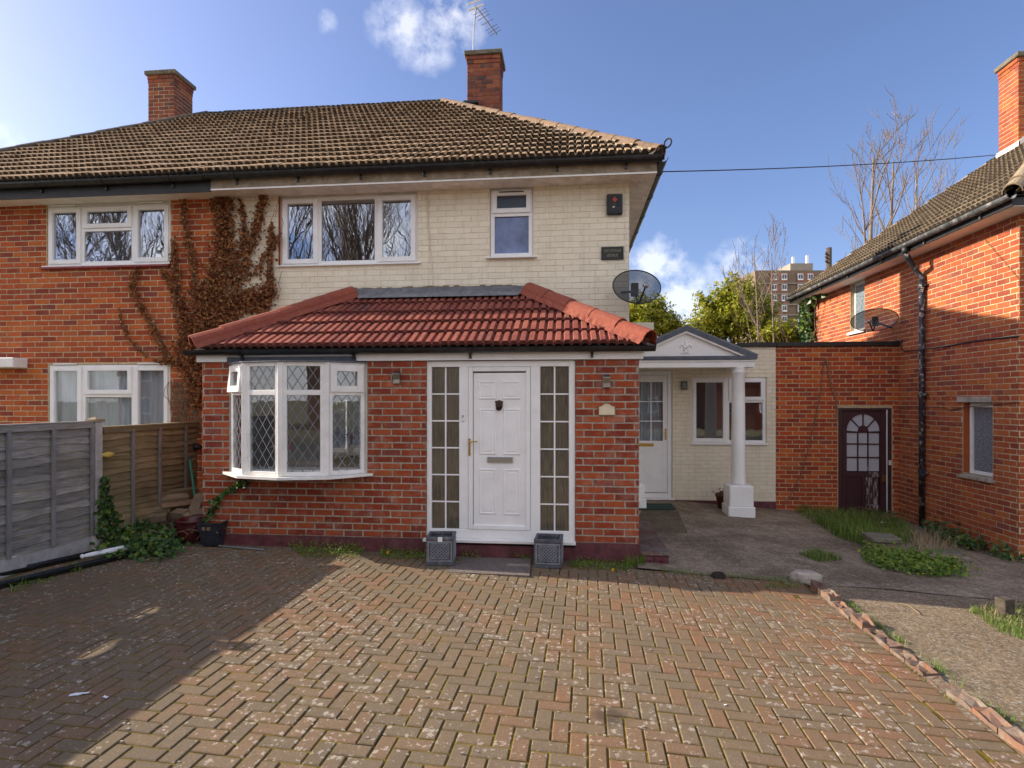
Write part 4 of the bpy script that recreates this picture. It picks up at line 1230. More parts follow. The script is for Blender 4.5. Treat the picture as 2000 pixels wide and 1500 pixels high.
# inside the bay: sill board, vase of flowers, framed mirror, white stool
boxobj('window_board', (BX0 + .02, YE - .02, bz0 - .001), (BX1 - .02, YE + .30, bz0 + .028), M['upvc'], bayo)
vx = at_y(573, 830, YE + .45).x
fl = thing('vase_of_flowers', 'small vase of pink flowers standing inside the bow window', 'vase', (vx, YE + .16, bz0 + .028))
m = MB(); m.smooth = True; m.lathe([(.03, 0), (.055, .05), (.05, .12), (.025, .17), (.035, .2)], (vx, YE + .16, bz0 + .028), 14); m.build('vase', M['stone'], fl)
M['pink'] = plain('pink_petal', (.65, .10, .22), .7, .2, 30)
m = MB(); rr = random.Random(5)
for k in range(60):
    c = Vector((vx + rr.gauss(0, .05), YE + .16 + rr.gauss(0, .04), bz0 + .30 + rr.gauss(0, .035))); a = Vector((rr.gauss(0, 1), rr.gauss(0, 1), rr.gauss(0, 1))).normalized() * .018; b = a.orthogonal().normalized() * .018
    m.face([c + a, c + b, c - a, c - b])
m.tube([(vx, YE + .16, bz0 + .2), (vx, YE + .16, bz0 + .3)], .02, 6)
m.build('flowers', M['pink'], fl)
mx, my = at_y(676, 830, YH + .02).x, YH - .06
mir = thing('wall_mirror', 'arched white framed mirror standing inside behind the bow window', 'mirror', (mx, my, 1.0))
arch = [(-.28, -.5), (.28, -.5)] + [(.28 * math.cos(t), .25 + .28 * math.sin(t)) for t in [k * math.pi / 12 for k in range(13)]]
zc_ = at_y(676, 850, my).z
m = MB(); m.smooth = False; m.extrude([Vector((mx + a, my, zc_ + b)) for a, b in arch], (0, .02, 0)); mi_ = NM('mirror_glass'); mi_.pbr((.8, .8, .8), .03, metal=1.0); m.build('mirror_glass', mi_.m, mir)
m = MB(); m.tube([Vector((mx + a * 1.03, my - .015, zc_ + b * 1.03)) for a, b in arch + arch[:1]], .035, 8); m.build('mirror_frame', M['upvc'], mir)

# ---- entrance door unit
Tz = lambda y: at_y(978, y, YE).z
Xx = lambda x: at_y(x, 900, YE).x
dY = YE + .02
m = MB()
def bar(x0, x1, y0, y1, ya=0.0, yb=.07, c=.005): m.bbox((Xx(x0), dY + ya, Tz(y1)), (Xx(x1), dY + yb, Tz(y0)), c)
bar(832.5, 842, 704, 1053); bar(1111, 1123.5, 704, 1053); bar(842, 1111, 704, 716, .0005); bar(842, 1111, 1036, 1053, .0005)
bar(896, 914, 716, 1036, .001); bar(1036, 1055, 716, 1036, .001)
unit = m.build('door_frame', M['upvc'], ext)
for (x0, x1, y0, y1) in ((842, 896, 716, 1036), (1055, 1111, 716, 1038)):
    nrow = 6
    for r in range(nrow):
        for c in range(2):
            xa_, xb_ = x0 + (x1 - x0) * c / 2, x0 + (x1 - x0) * (c + 1) / 2
            ya_, yb_ = y0 + (y1 - y0) * r / nrow, y0 + (y1 - y0) * (r + 1) / nrow
            m = MB(); m.box((Xx(xa_) + .004, dY + .03, Tz(yb_) + .004), (Xx(xb_) - .004, dY + .04, Tz(ya_) - .004)); m.build('pane', M['glass_obscure'], unit)
    m = MB()
    m.box((Xx((x0 + x1) / 2) - .009, dY + .018, Tz(y1) - .005), (Xx((x0 + x1) / 2) + .009, dY + .043, Tz(y0) + .005))
    for r in range(1, nrow):
        z = Tz(y0 + (y1 - y0) * r / nrow); m.box((Xx(x0) - .003, dY + .019, z - .008), (Xx(x1) + .003, dY + .042, z + .008))
    m.build('glazing_bar', M['upvc'], unit)
m = MB(); m.extrude([Vector((Xx(828), y, z)) for y, z in ((dY - .075, DZ0 + .004), (dY - .075, DZ0 + .03), (dY + .06, DZ0 + .05), (dY + .06, DZ0 + .004))], (Xx(1124.5) - Xx(828), 0, 0)); m.build('cill', M['upvc_old'], unit)
# door frame round the leaf, then the leaf
m = MB(); rect_frame(m, Xx(914.5), Xx(1035.5), Tz(1035.5), Tz(716.5), Xx(923) - Xx(914.5), dY - .012, dY + .05, Matrix.Identity(4), .006); m.build('leaf_surround', M['upvc'], unit)
door = MB(); door.bbox((Xx(924), dY + .008, Tz(1029)), (Xx(1027), dY + .05, Tz(728)), .004)
doo = door.build('front_door', M['upvc'], ext)
cs = lambda x, y: (800 + x / 3.124, 660 + y / 3.124)
for (a, b, c, d) in ((417, 262, 527, 375), (563, 262, 675, 375), (423, 432, 527, 713), (570, 432, 675, 715), (423, 800, 528, 1080), (570, 800, 675, 1082)):
    (x0, y0), (x1, y1) = cs(a, b), cs(c, d)
    X0, X1, Z0, Z1 = Xx(x0), Xx(x1), Tz(y1), Tz(y0)
    m = MB(); rings = [(0, .008), (.008, -.004), (.018, -.004), (.030, .004), (.042, -.002)]
    prev = None
    for ins, dy in rings:
        q = [(X0 + ins, dY + dy, Z0 + ins), (X1 - ins, dY + dy, Z0 + ins), (X1 - ins, dY + dy, Z1 - ins), (X0 + ins, dY + dy, Z1 - ins)]
        if prev:
            for i in range(4): j = (i + 1) % 4; m.face([prev[i], prev[j], q[j], q[i]])
        prev = q
    m.face(prev); m.build('panel', M['upvc'], doo)
hx, hz = Xx(917), Tz(873)
m = MB(); m.bbox((Xx(914.6), dY - .020, Tz(891)), (Xx(918.8), dY - .013, Tz(857)), .003); m.tube([(hx, dY - .015, Tz(863)), (hx, dY - .06, Tz(863)), (hx + .02, dY - .065, Tz(863)), (Xx(934), dY - .06, Tz(862))], .008, 8); m.build('handle', M['brass'], doo)
m = MB(); m.bbox((Xx(951.5), dY - .012, Tz(904)), (Xx(1001.5), dY + .007, Tz(893)), .004); m.bbox((Xx(954), dY - .020, Tz(902)), (Xx(999), dY - .012, Tz(895)), .003); m.build('letter_plate', M['chrome'], doo)
kx, kz = Xx(974.5), Tz(791)
m = MB(); m.smooth = True
def blob(m, c, r, n=10):
    c = Vector(c); v = []; f = []
    for i in range(n + 1):
        th = math.pi * i / n
        for j in range(n): ph = 2 * math.pi * j / n; v.append(c + Vector((r[0] * math.sin(th) * math.cos(ph), r[1] * math.sin(th) * math.sin(ph), r[2] * math.cos(th))))
    for i in range(n):
        for j in range(n): k = (j + 1) % n; f.append((i * n + j, (i + 1) * n + j, (i + 1) * n + k, i * n + k))
    m.add(v, f)
blob(m, (kx, dY + .002, kz), (.044, .022, .058)); blob(m, (kx, dY - .018, kz - .012), (.022, .02, .024)); blob(m, (kx - .015, dY - .014, kz + .016), (.009, .01, .008)); blob(m, (kx + .015, dY - .014, kz + .016), (.009, .01, .008)); blob(m, (kx - .034, dY - .005, kz + .034), (.014, .014, .016)); blob(m, (kx + .034, dY - .005, kz + .034), (.014, .014, .016))
m.tube([(kx + .03 * math.cos(t), dY - .024, kz - .03 + .034 * math.sin(t)) for t in [math.pi + k * math.pi / 8 for k in range(9)]], .007, 6)
m.build('knocker', M['bronze'], doo)
m = MB(); m.bbox((Xx(901.3), dY - .016, Tz(823)), (Xx(906.7), dY + .003, Tz(809)), .005); bell = m.build('door_bell', M['upvc'], ext)
m = MB(); m.bbox((Xx(902.8), dY - .019, Tz(816)), (Xx(905.2), dY - .0165, Tz(811)), .001); m.build('push_button', M['grey_metal'], bell)
m = MB(); m.bbox((Xx(1044), dY - .010, Tz(803)), (Xx(1047.5), dY + .001, Tz(793)), .002); m.build('bell_stub', M['upvc'], ext)

# ---- solar wall lights and house plaque
def solar(x, y, label):
    c = at_y(x, y, YE - .01)
    t = thing('solar_wall_light', label, 'wall light', c)
    m = MB(); m.extrude([c + Vector((-.042, a, b)) for a, b in ((0, .075), (-.075, .05), (-.075, .04), (-.03, -.02), (-.03, -.07), (0, -.08))], (.084, 0, 0)); m.build('body', M['chrome'], t)
    m = MB(); q = [c + Vector((s, a, b)) for s, a, b in ((-.036, -.006, .0765), (.036, -.006, .0765), (.036, -.070, .0555), (-.036, -.070, .0555))]; m.extrude(q, (0, 0, .004)); m.build('solar_panel', M['glass_slate'], t)
    m = MB(); m.bbox(tuple(c + Vector((-.034, -.045, -.068))), tuple(c + Vector((.034, -.031, -.025))), .004); m.build('lens', M['stone'], t)
solar(776, 738, 'small steel solar light on brickwork between bow window and door')
solar(1184, 745, 'small steel solar light on brickwork above the house plaque')
c = at_y(1185, 800, YE - .008)
M['plaque_cream'] = plain('glazed_cream_plaque', (.72, .62, .45), .3, .06, 20)
pl = thing('house_plaque', 'small cream ceramic house plaque with arched top on the extension wall', 'plaque', c)
pr_ = [(-.095, -.065), (.095, -.065), (.095, .035), (.06, .045), (.035, .065), (0, .075), (-.035, .065), (-.06, .045), (-.095, .035)]
m = MB(); m.extrude([c + Vector((a, 0, b)) for a, b in pr_], (0, -.012, 0)); m.build('plate', M['plaque_cream'], pl)
m = MB(); m.tube([c + Vector((a * .97, -.012, b * .97)) for a, b in pr_ + pr_[:1]], .005, 5); m.build('rim', M['ridge_tan'], pl)
# ------------------------------------------------------------------ cream annexe and brick outhouse between the houses
XO = at_y(1515, 800, YA).x
ZA = at_y(1600, 676, YA).z
ann = thing('side_annexe', 'cream painted flat-roofed annexe set back beside the front extension', 'annexe', ((XC + XO) / 2, YA + 1.5, -.1))
out = thing('brick_outhouse', 'red brick flat-roofed outhouse with plum door between annexe and right-hand house', 'outhouse', ((XO + XR) / 2, YA + 1.5, -.2))
ax = lambda x: at_y(x, 800, YA).x
az = lambda y, x=1400: at_y(x, y, YA).z
AZ0 = az(978)
wAn = (ax(1350), ax(1497), az(866, 1420), az(737, 1420))
dAn = (ax(1230), ax(1313), az(972, 1280), az(724, 1280))
X0a = XC + .02
brick_wall(ann, 'front_wall', (X0a, YA, 0), 0, XO - X0a, AZ0, ZA, [(wAn[0] - X0a, wAn[1] - X0a, wAn[2], wAn[3]), (dAn[0] - X0a, dAn[1] - X0a, -1, dAn[3])], M['cream'], M['cream_joint'], proud=.0045, course=.0755, joint=.009, limit=300, seed=61)
m = MB(); m.box((X0a, YA - .014, -.45), (dAn[0], YA + .2, AZ0 - .001)); m.box((dAn[0], YA - .013, -.45), (dAn[1], YA + .2, dAn[2] - .035)); m.box((dAn[1], YA - .014, -.45), (XO - .001, YA + .2, AZ0 - .001)); m.build('plinth', M['maroon'], ann)
boxobj('roof', (X0a, YA + .02, ZA + .001), (XO, YA + 3.6, ZA + .06), M['lead'], ann)
boxobj('back_wall', (X0a, YA + 3.4, -.4), (XO, YA + 3.6, ZA), M['cream'], ann)
boxobj('floor', (X0a, YA + .21, -.3), (XO, YA + 3.39, -.02), M['room_floor'], ann)
boxobj('party_wall', (XO - .1, YA + .21, -.3), (XO - .002, YA + 3.39, ZA - .002), M['room'], ann)
boxobj('coping', (ax(1440), YA - .05, ZA - .005), (XO - .001, YA + .018, ZA + .075), M['black_dull'], ann, .006)
boxobj('parapet', (X0a, YA + .05, ZA + .062), (ax(1278), YA + .28, az(629, 1250)), M['cream'], ann)
window(ann, (wAn[0] + .004, YA, wAn[2] + .002), 0, wAn[1] - wAn[0] - .008, wAn[3] - wAn[2] - .004, [(0, .49, 0, 1, 'sash'), (.49, 1, 0, .36, 'sash'), (.49, 1, .36, 1, 'fixed')], M['upvc'], M['glass_mid'], recess=.02, silld=.05, silldrop=.025, sillx=.02)
# interior blind behind the annexe window
m = MB(); m.box((wAn[0] + .1, YA + .5, wAn[2] - .1), (wAn[1] - .05, YA + .52, wAn[3] + .1)); m.build('inner_curtain', M['room'], ann)
# annexe door
dy = YA + .025
m = MB(); rect_frame(m, dAn[0] + .003, dAn[1] - .003, dAn[2], dAn[3] - .003, .085, dy, dy + .07, Matrix.Identity(4), .005); adf = m.build('door_frame', M['upvc'], ann)
m = MB(); m.extrude([Vector((dAn[0] - .02, y, dAn[2] + z)) for y, z in ((-.05 + YA, -.035), (-.05 + YA, -.012), (YA + .09, .003), (YA + .09, -.035))], (dAn[1] - dAn[0] + .06, 0, 0)); m.build('cill', M['upvc_old'], adf)
lx0, lx1, lz0, lz1 = ax(1241), ax(1303), az(962, 1280), az(733, 1280)
gx0, gx1, gz0, gz1 = ax(1249), ax(1295), az(861, 1280), az(746, 1280)
m = MB()
m.bbox((lx0, dy - .012, lz0), (gx0, dy + .04, lz1), .004); m.bbox((gx1, dy - .012, lz0), (lx1, dy + .04, lz1), .004); m.bbox((gx0, dy - .0115, gz1), (gx1, dy + .0395, lz1), .004); m.bbox((gx0, dy - .0115, lz0), (gx1, dy + .0395, gz0), .004)
ado = m.build('side_door', M['upvc'], ann)
for r in range(3):
    for c in range(2):
        a, b = gx0 + (gx1 - gx0) * c / 2, gx0 + (gx1 - gx0) * (c + 1) / 2; z0, z1 = gz0 + (gz1 - gz0) * r / 3, gz0 + (gz1 - gz0) * (r + 1) / 3
        m = MB(); m.box((a + .002, dy + .01, z0 + .002), (b - .002, dy + .018, z1 - .002)); m.build('pane', M['glass'], ado)
m = MB(); m.box(((gx0 + gx1) / 2 - .01, dy, gz0), ((gx0 + gx1) / 2 + .01, dy + .02, gz1))
for r in (1, 2): z = gz0 + (gz1 - gz0) * r / 3; m.box((gx0, dy + .001, z - .009), (gx1, dy + .019, z + .009))
m.build('glazing_bar', M['upvc'], ado)
m = MB(); N = 50
for k in range(N):
    f_ = lambda q: (gx0 + (gx1 - gx0) * q / N, dy + .09 + .012 * math.sin(q * .9))
    (xa_, ya_), (xb_, yb_) = f_(k), f_(k + 1); m.face([(xa_, ya_, gz0), (xb_, yb_, gz0), (xb_, yb_, gz1), (xa_, ya_, gz1)])
m.build('net_curtain', M['net'], ado)
for a, b in ((1246.5, 1261), (1267.5, 1294.5)):
    m = MB(); rect_frame(m, ax(a), ax(b), az(950, 1280), az(875, 1280), .012, dy - .016, dy - .008, Matrix.Identity(4), .002); m.build('panel', M['upvc'], ado)
m = MB(); m.bbox((ax(1247), dy - .022, az(872, 1262)), (ax(1277), dy - .0125, az(866, 1262)), .003); m.build('letter_plate', M['brass'], ado)
m = MB(); m.bbox((ax(1298.6), dy - .022, az(859, 1300)), (ax(1302), dy - .0125, az(837, 1300)), .003); m.tube([(ax(1300), dy - .02, az(845, 1300)), (ax(1300), dy - .06, az(845, 1300)), (ax(1296), dy - .06, az(845, 1300))], .008, 8); m.build('handle', M['brass'], ado)
c = at_y(1335, 753, YA - .005)
t = thing('wall_lamp', 'small round grey bulkhead lamp beside the annexe door', 'wall light', c)
m = MB(); m.smooth = True; m.lathe([(.055, -.085), (.06, -.08), (.06, .08), (.055, .085)], c + Vector((0, -.055, 0)), 16); m.build('body', M['grey_metal'], t)
m = MB()
for dz in (-.05, .0, .05): m.lathe([(.0625, dz - .006), (.0635, dz), (.0625, dz + .006)], c + Vector((0, -.055, 0)), 16, cap=False)
m.build('rib', M['black_dull'], t)
boxobj('back_plate', tuple(c + Vector((-.05, -.012, -.08))), tuple(c + Vector((.05, .0, .08))), M['grey_metal'], t, .003)

# outhouse
pd = (ax(1637), ax(1742), -.4, az(797, 1690))
OZ0 = -.35
brick_wall(out, 'front_wall', (XO, YA, 0), 0, XR - XO, OZ0, ZA, [(pd[0] - XO, pd[1] - XO, -1, pd[3])], M['brick_out'], M['mortar'], course=.0816, joint=.0135, limit=300, seed=62, phase=.05)
boxobj('roof', (XO + .001, YA + .02, ZA + .001), (XR + .0, YA + 3.6, ZA + .06), M['lead'], out)
boxobj('back_wall', (XO + .001, YA + 3.4, -.5), (XR - .001, YA + 3.6, ZA), M['brick_out'], out)
boxobj('coping', (XO + .001, YA - .05, ZA - .005), (XR - .002, YA + .018, ZA + .075), M['black_dull'], out, .006)
boxobj('floor', (XO + .2, YA + .21, -.5), (XR - .01, YA + 3.39, -.2), M['room_floor'], out)
# plum door: frame, stiles, arched light, nine square panes, two flaked lower panels
py = YA + .03
m = MB()
T_ = az(797, 1690)
m.bbox((pd[0], py - .02, -.28), (ax(1646), py + .08, T_), .004); m.bbox((ax(1733.5), py - .02, -.28), (pd[1], py + .08, T_), .004); m.bbox((ax(1646), py - .019, az(802.5, 1690)), (ax(1733.5), py + .079, T_), .004)
pf = m.build('door_frame', M['purple_paint'], out)
L0, L1, Lt, Lb = ax(1647), ax(1731), az(803.5, 1690), az(1001, 1690)
s0, s1 = ax(1655), ax(1721)
rows = [az(v, 1690) for v in (844.5, 867.5, 894, 922)]
cols = [s0, ax(1677.5), ax(1697.5), s1]
m = MB()
m.box((L0, py, Lb), (s0 - .004, py + .045, Lt)); m.box((s1 + .004, py, Lb), (L1, py + .045, Lt))
m.box((s0 - .004, py + .0005, az(932, 1690)), (s1 + .004, py + .0445, rows[3] - .004)); m.box((s0 - .004, py + .0005, Lb), (s1 + .004, py + .0445, Lb + .13))
m.box((ax(1685), py + .001, Lb + .13), (ax(1690), py + .044, az(932, 1690)))
# spandrel above the arch
ac = Vector(((s0 + s1) / 2, 0, rows[0] + .008)); rx = (s1 - s0) / 2; rz = az(808.5, 1690) - ac.z
N = 20
for k in range(N):
    a, b = math.pi * k / N, math.pi * (k + 1) / N
    p, q = (ac.x + rx * math.cos(a), ac.z + rz * math.sin(a)), (ac.x + rx * math.cos(b), ac.z + rz * math.sin(b))
    m.extrude([Vector((p[0], py + .001, p[1])), Vector((p[0], py + .001, Lt)), Vector((q[0], py + .001, Lt)), Vector((q[0], py + .001, q[1]))], (0, .043, 0))
pdo = m.build('plum_door', M['purple_paint'], out)
m = MB()
for z in rows[:3]: m.box((s0 - .004, py + .006, z - .011), (s1 + .004, py + .04, z + .011))
for x in cols[1:3]: m.box((x - .011, py + .007, rows[3]), (x + .011, py + .039, rows[0] - .011))
for a in (45, 90, 135):
    d = Vector((math.cos(math.radians(a)) * rx, 0, math.sin(math.radians(a)) * rz)); c0_ = Vector((ac.x, py + .008, ac.z)); nn = Vector((-d.z, 0, d.x)).normalized() * .011
    m.extrude([c0_ + d * .28 + nn, c0_ + d * .28 - nn, c0_ + d * 1.0 - nn, c0_ + d * 1.0 + nn], (0, .03, 0))
hub = [Vector((ac.x + rx * .32 * math.cos(math.pi * k / 10), py + .006, ac.z + rz * .36 * math.sin(math.pi * k / 10))) for k in range(11)]
m.extrude(hub, (0, .034, 0)); m.build('glazing_bar', M['purple_paint'], pdo)
for r in range(3):
    for c in range(3): boxobj('pane', (cols[c] + .012, py + .020, rows[r + 1] + .012), (cols[c + 1] - .012, py + .026, rows[r] - .012), M['lace'], pdo)
for a0, a1 in ((0, 45), (45, 90), (90, 135), (135, 180)):
    pts = [Vector((ac.x + rx * q * math.cos(math.radians(a)) * .985, py + .020, ac.z + rz * q * math.sin(math.radians(a)) * .985)) for q, a in [(.3, a0 + 3)] + [(1, a0 + 3 + (a1 - a0 - 6) * k / 5) for k in range(6)] + [(.3, a1 - 3)]]
    m = MB(); m.extrude(pts, (0, .006, 0)); m.build('pane', M['lace'], pdo)
for a, b in ((1656, 1684.5), (1690.5, 1720)): boxobj('panel', (ax(a), py + .018, Lb + .131), (ax(b), py + .034, az(932.5, 1690)), M['purple_paint'], pdo)
boxobj('lock_plate', (ax(1725), py - .012, az(941, 1728)), (ax(1730), py - .001, az(929, 1728)), M['brass'], pdo, .002)
boxobj('weather_strip', (ax(1731.8), py - .03, -.32), (ax(1733.4), py - .012, az(800, 1732)), M['upvc'], pf)
boxobj('bell_push', (ax(1736), py - .035, az(908.5, 1738)), (ax(1741), py - .021, az(899, 1738)), M['upvc_old'], pf, .003)
# loose wires on the outhouse wall
def P(x, y, Y): return at_y(x, y, Y)
m = MB(); m.tube([P(1614, 699, YA - .012), P(1617, 716, YA - .03), P(1625, 755, YA - .04), P(1634, 782, YA - .02), P(1635, 800, YA - .015), P(1635, 822, YA - .015)], .011, 6)
tag(m.build('loose_wire', M['ridge_tan']), 'pale loose wire hanging from the top of the outhouse wall to its plum door', 'wire')
m = MB(); m.tube([P(1613, 699, YA - .014), P(1608, 716, YA - .02), P(1600, 780, YA - .02), P(1587, 842, YA - .02), P(1575, 890, YA - .02), P(1563, 930, YA - .02), P(1546, 965, YA - .03), P(1529, 988, YA - .05)], .008, 6)
tag(m.build('loose_wire', M['stem']), 'thin brown wire slanting down the outhouse brickwork to the ground', 'wire')

# ------------------------------------------------------------------ portico
YP = 10.10
por = thing('portico', 'white portico with grey pediment and round columns in front of the annexe door', 'portico', (at_y(1340, 900, YP).x, YP + .5, -.1))
px_ = lambda x: at_y(x, 800, YP).x
pz_ = lambda y, x=1340: at_y(x, y, YP).z
apx = px_(1340); hw = px_(1478) - apx
zb0, zb1 = pz_(718), pz_(703); zt = pz_(697); zap = pz_(637)
boxobj('beam', (apx - hw + .03, YP, zb0), (apx + hw - .03, YP + .22, zb1), M['upvc'], por, .006)
boxobj('beam_moulding', (apx - hw + .02, YP - .02, zb1 - .035), (apx + hw - .02, YP + .0, zb1 - .001), M['upvc'], por, .004)
boxobj('ledge', (apx - hw, YP - .05, zb1 + .001), (apx + hw, YP + .24, zt + .01), M['grey_trim'], por, .004)
for sx in (-1, 1): boxobj('side_beam', (apx + sx * (hw - .14) - .10, YP + .221, zb0), (apx + sx * (hw - .14) + .10, YA - .02, zb1), M['upvc'], por)
boxobj('ceiling', (apx - hw + .04, YP + .1, zb1 + .011), (apx + hw - .04, YA - .02, zb1 + .03), M['upvc'], por)
m = MB(); m.extrude([Vector((apx - hw + .14, YP + .02, zt + .011)), Vector((apx + hw - .14, YP + .02, zt + .011)), Vector((apx, YP + .02, zap - .09))], (0, .05, 0)); m.build('tympanum', M['upvc'], por)
for sx in (-1, 1):
    tip, ap = Vector((apx + sx * hw, YP - .05, zt + .01)), Vector((apx, YP - .05, zap))
    d = (ap - tip).normalized(); nn = Vector((-d.z * sx, 0, d.x * sx)); nn = nn if nn.z > 0 else -nn
    m = MB(); m.extrude([tip, ap, ap - Vector((0, 0, .085)), tip + Vector((-sx * .19, 0, .0))], (0, .10 + (.0005 if sx > 0 else 0), 0)); m.build('raking_trim', M['grey_trim'], por)
    m = MB(); a0 = tip + Vector((-sx * .19, .012, .0)); b0 = ap - Vector((0, -.012, .085))
    m.extrude([a0, b0, b0 - Vector((0, 0, .035)), a0 + Vector((-sx * .08, 0, 0))], (0, .055, 0)); m.build('raking_moulding', M['upvc_old'], por)
    m = MB(); m.extrude([tip, ap, ap + Vector((0, 0, .02)), tip + Vector((sx * .02, 0, .02))], (0, YA - YP - .08, 0)); m.build('roof', M['lead'], por)
# fleur-de-lis relief
fc = Vector((apx, YP + .02, pz_(679)))
m = MB(); m.smooth = True
blob(m, fc + Vector((0, 0, .06)), (.032, .018, .085), 12)
for sx in (-1, 1):
    m.tube([fc + Vector((sx * .012, 0, -.03)), fc + Vector((sx * .03, 0, .03)), fc + Vector((sx * .06, 0, .055)), fc + Vector((sx * .092, 0, .035)), fc + Vector((sx * .095, 0, .005)), fc + Vector((sx * .075, 0, .002))], [.014, .018, .02, .016, .012, .008], 8)
    m.tube([fc + Vector((0, 0, -.055)), fc + Vector((sx * .025, 0, -.075)), fc + Vector((sx * .055, 0, -.10)), fc + Vector((sx * .075, 0, -.085))], [.014, .015, .012, .008], 8)
m.tube([fc + Vector((-.045, 0, -.04)), fc + Vector((.045, 0, -.04))], .014, 8)
blob(m, fc + Vector((0, 0, -.09)), (.016, .014, .03), 8)
m.build('fleur_de_lis', M['upvc'], por)
for cx__ in (1446, ):
    for sgn in (1, -1):
        X = apx + sgn * (px_(1446) - apx); Yc = YP + .12; gz = g(X, Yc)
        cz0 = at_y(1446, 946, Yc).z
        m = MB(); m.smooth = True
        r = .118
        m.lathe([(r * 1.03, 0), (r, .05), (r * .99, .5), (r * .93, 1.4), (r * .88, zb0 - cz0 - .10), (r * .98, zb0 - cz0 - .085), (r * 1.0, zb0 - cz0 - .06), (r * .9, zb0 - cz0 - .05), (r * 1.1, zb0 - cz0 - .02), (r * 1.1, zb0 - cz0 - .001)], (X, Yc, cz0), 32)
        cs_ = m.build('column', M['upvc'], por)
        m = MB(); hwid = .20
        m.bbox((X - hwid, Yc - hwid, gz + .18), (X + hwid, Yc + hwid, cz0 - .001), .015); m.build('pedestal', M['upvc'], cs_)
        m = MB(); m.bbox((X - hwid - .022, Yc - hwid - .022, gz - .01), (X + hwid + .022, Yc + hwid + .022, gz + .179), .012); m.build('pedestal_base', M['upvc'], cs_)

# ------------------------------------------------------------------ right-hand house
YN, YF = 8.33, 15.10
rh = thing('brick_house', 'red brick house with lichened gutter and flaking black downpipe beside the outhouse', 'house', (9.5, (YN + YF) / 2, -.35))
REZ = 4.50; REX = XR - .35; RYF, RYN = YF + .35, YN - .35
lo = (at_x(1881, 850, XR).y, at_x(1939, 850, XR).y, at_x(1910, 931, XR).z, at_x(1910, 786, XR).z)
hi = (at_x(1661, 600, XR).y, at_x(1689, 600, XR).y, at_x(1675, 646, XR).z, REZ - .13)
brick_wall(rh, 'side_wall', (XR, YF, 0), -math.pi / 2, YF - YN, -.6, REZ - .1, [(YF - lo[0], YF - lo[1], lo[2], lo[3]), (YF - hi[0], YF - hi[1], hi[2], hi[3])], M['brick_right'], M['mortar'], course=.0816, pitch=.245, joint=.012, limit=300, seed=71,
           skip=lambda u, z: (YF - u > YA + .05 and YF - u < YA + 3.6 and z < ZA - .05))
brick_wall(rh, 'front_wall', (XR - .002, YN - .003, 0), 0, 6.7, -.6, REZ - .1, [], M['brick_right'], M['mortar'], limit=0, seed=72)
boxobj('back_wall', (XR + .21, YF - .2, -.6), (XR + 6.7, YF, REZ - .1), M['brick_right'], rh)
boxobj('far_side_wall', (XR + 6.5, YN + .21, -.6), (XR + 6.7, YF - .21, REZ - .1), M['brick_right'], rh)
boxobj('upper_floor', (XR + .21, YN + .21, 2.2), (XR + 6.4, YF - .21, 2.4), M['room_floor'], rh)
boxobj('inner_wall', (XR + 2.2, YN + .21, -.5), (XR + 2.3, YF - .21, 4.3), M['room'], rh)
window(rh, (XR, lo[0] - .004, lo[2] + .002), -math.pi / 2, lo[0] - lo[1] - .008, lo[3] - lo[2] - .006, [(0, 1, 0, 1, 'sash')], M['upvc_old'], M['glass_obscure'], recess=.10, silld=.05, silldrop=.05, sillmat=M['stone'], glasses={0: plain('patterned_glass', (.20, .22, .25), .25, .3, 40, .6, 30)}, fw=.04, sw=.05)
boxobj('reveal', (XR + .004, lo[0] - .004, lo[2] + .03), (XR + .098, lo[0] - .0005, lo[3] - .004), M['brick_right'], rh)
boxobj('lintel', (XR - .03, lo[1] - .0, lo[3] + .001), (XR - .009, lo[0] + .10, lo[3] + .085), M['stone'], rh, .004)
window(rh, (XR, hi[0] - .004, hi[2] + .002), -math.pi / 2, hi[0] - hi[1] - .008, hi[3] - hi[2] - .006, [(0, 1, 0, 1, 'fixed')], M['upvc_old'], plain('frosted_pane', (.22, .27, .30), .25, .3, 30, .5, 40), recess=.08, silld=.05, silldrop=.06, fw=.05)
m = MB(); m.box((REX + .03, RYN, REZ - .125), (XR - .009, RYF, REZ - .10)); m.box((XR + .22, RYN, REZ - .125), (XR + 6.6, YN - .009, REZ - .10)); m.build('soffit', M['soffit_white'], rh)
m = MB(); m.box((REX + .008, RYN, REZ - .118), (REX + .029, RYF, REZ - .01)); m.box((REX + .029, RYN - .001, REZ - .118), (XR + 6.6, RYN + .02, REZ - .01)); m.build('fascia', M['black_dull'], rh)
gutter(rh, (REX - .05, RYF, REZ), (REX - .05, RYN - .08, REZ + .005), M['gutter_old'], .062, out=(-1, 0, 0), brk=1.1)
RRUN = (RYF - RYN) / 2; RS = RRUN / cp
roof_slope(rh, 'roof', (REX - .04, RYF, REZ + .02), (0, -1, 0), (cp, 0, sp), RYF - RYN, RS, M['tile_right'], lambda v: v * cp, lambda v: max(v * cp + .02, RYF - RYN - v * cp), .21, GA, 300, 73)
roof_slope(rh, 'roof', (REX, RYN - .05, REZ + .02), (1, 0, 0), (0, cp, sp), 8.0, RS, M['tile_right'], lambda v: v * cp, lambda v: 8.0, .21, GA, 0, 74)
m = MB(); m.face([(REX + RRUN, RYN + RRUN, REZ + RRUN * math.tan(PIT)), (REX + 8, RYN + RRUN, REZ + RRUN * math.tan(PIT)), (REX + 8, RYF, REZ), (REX, RYF, REZ)]); m.build('roof', M['tile_right'], rh)
RAP = Vector((REX + RRUN, RYN + RRUN, REZ + RRUN * math.tan(PIT) + .06))
ridge_line(rh, (REX - .02, RYN - .04, REZ + .07), RAP, M['tile_right'], .11, bed=M['conc_cap'], drop=.02, name='hip_tile')
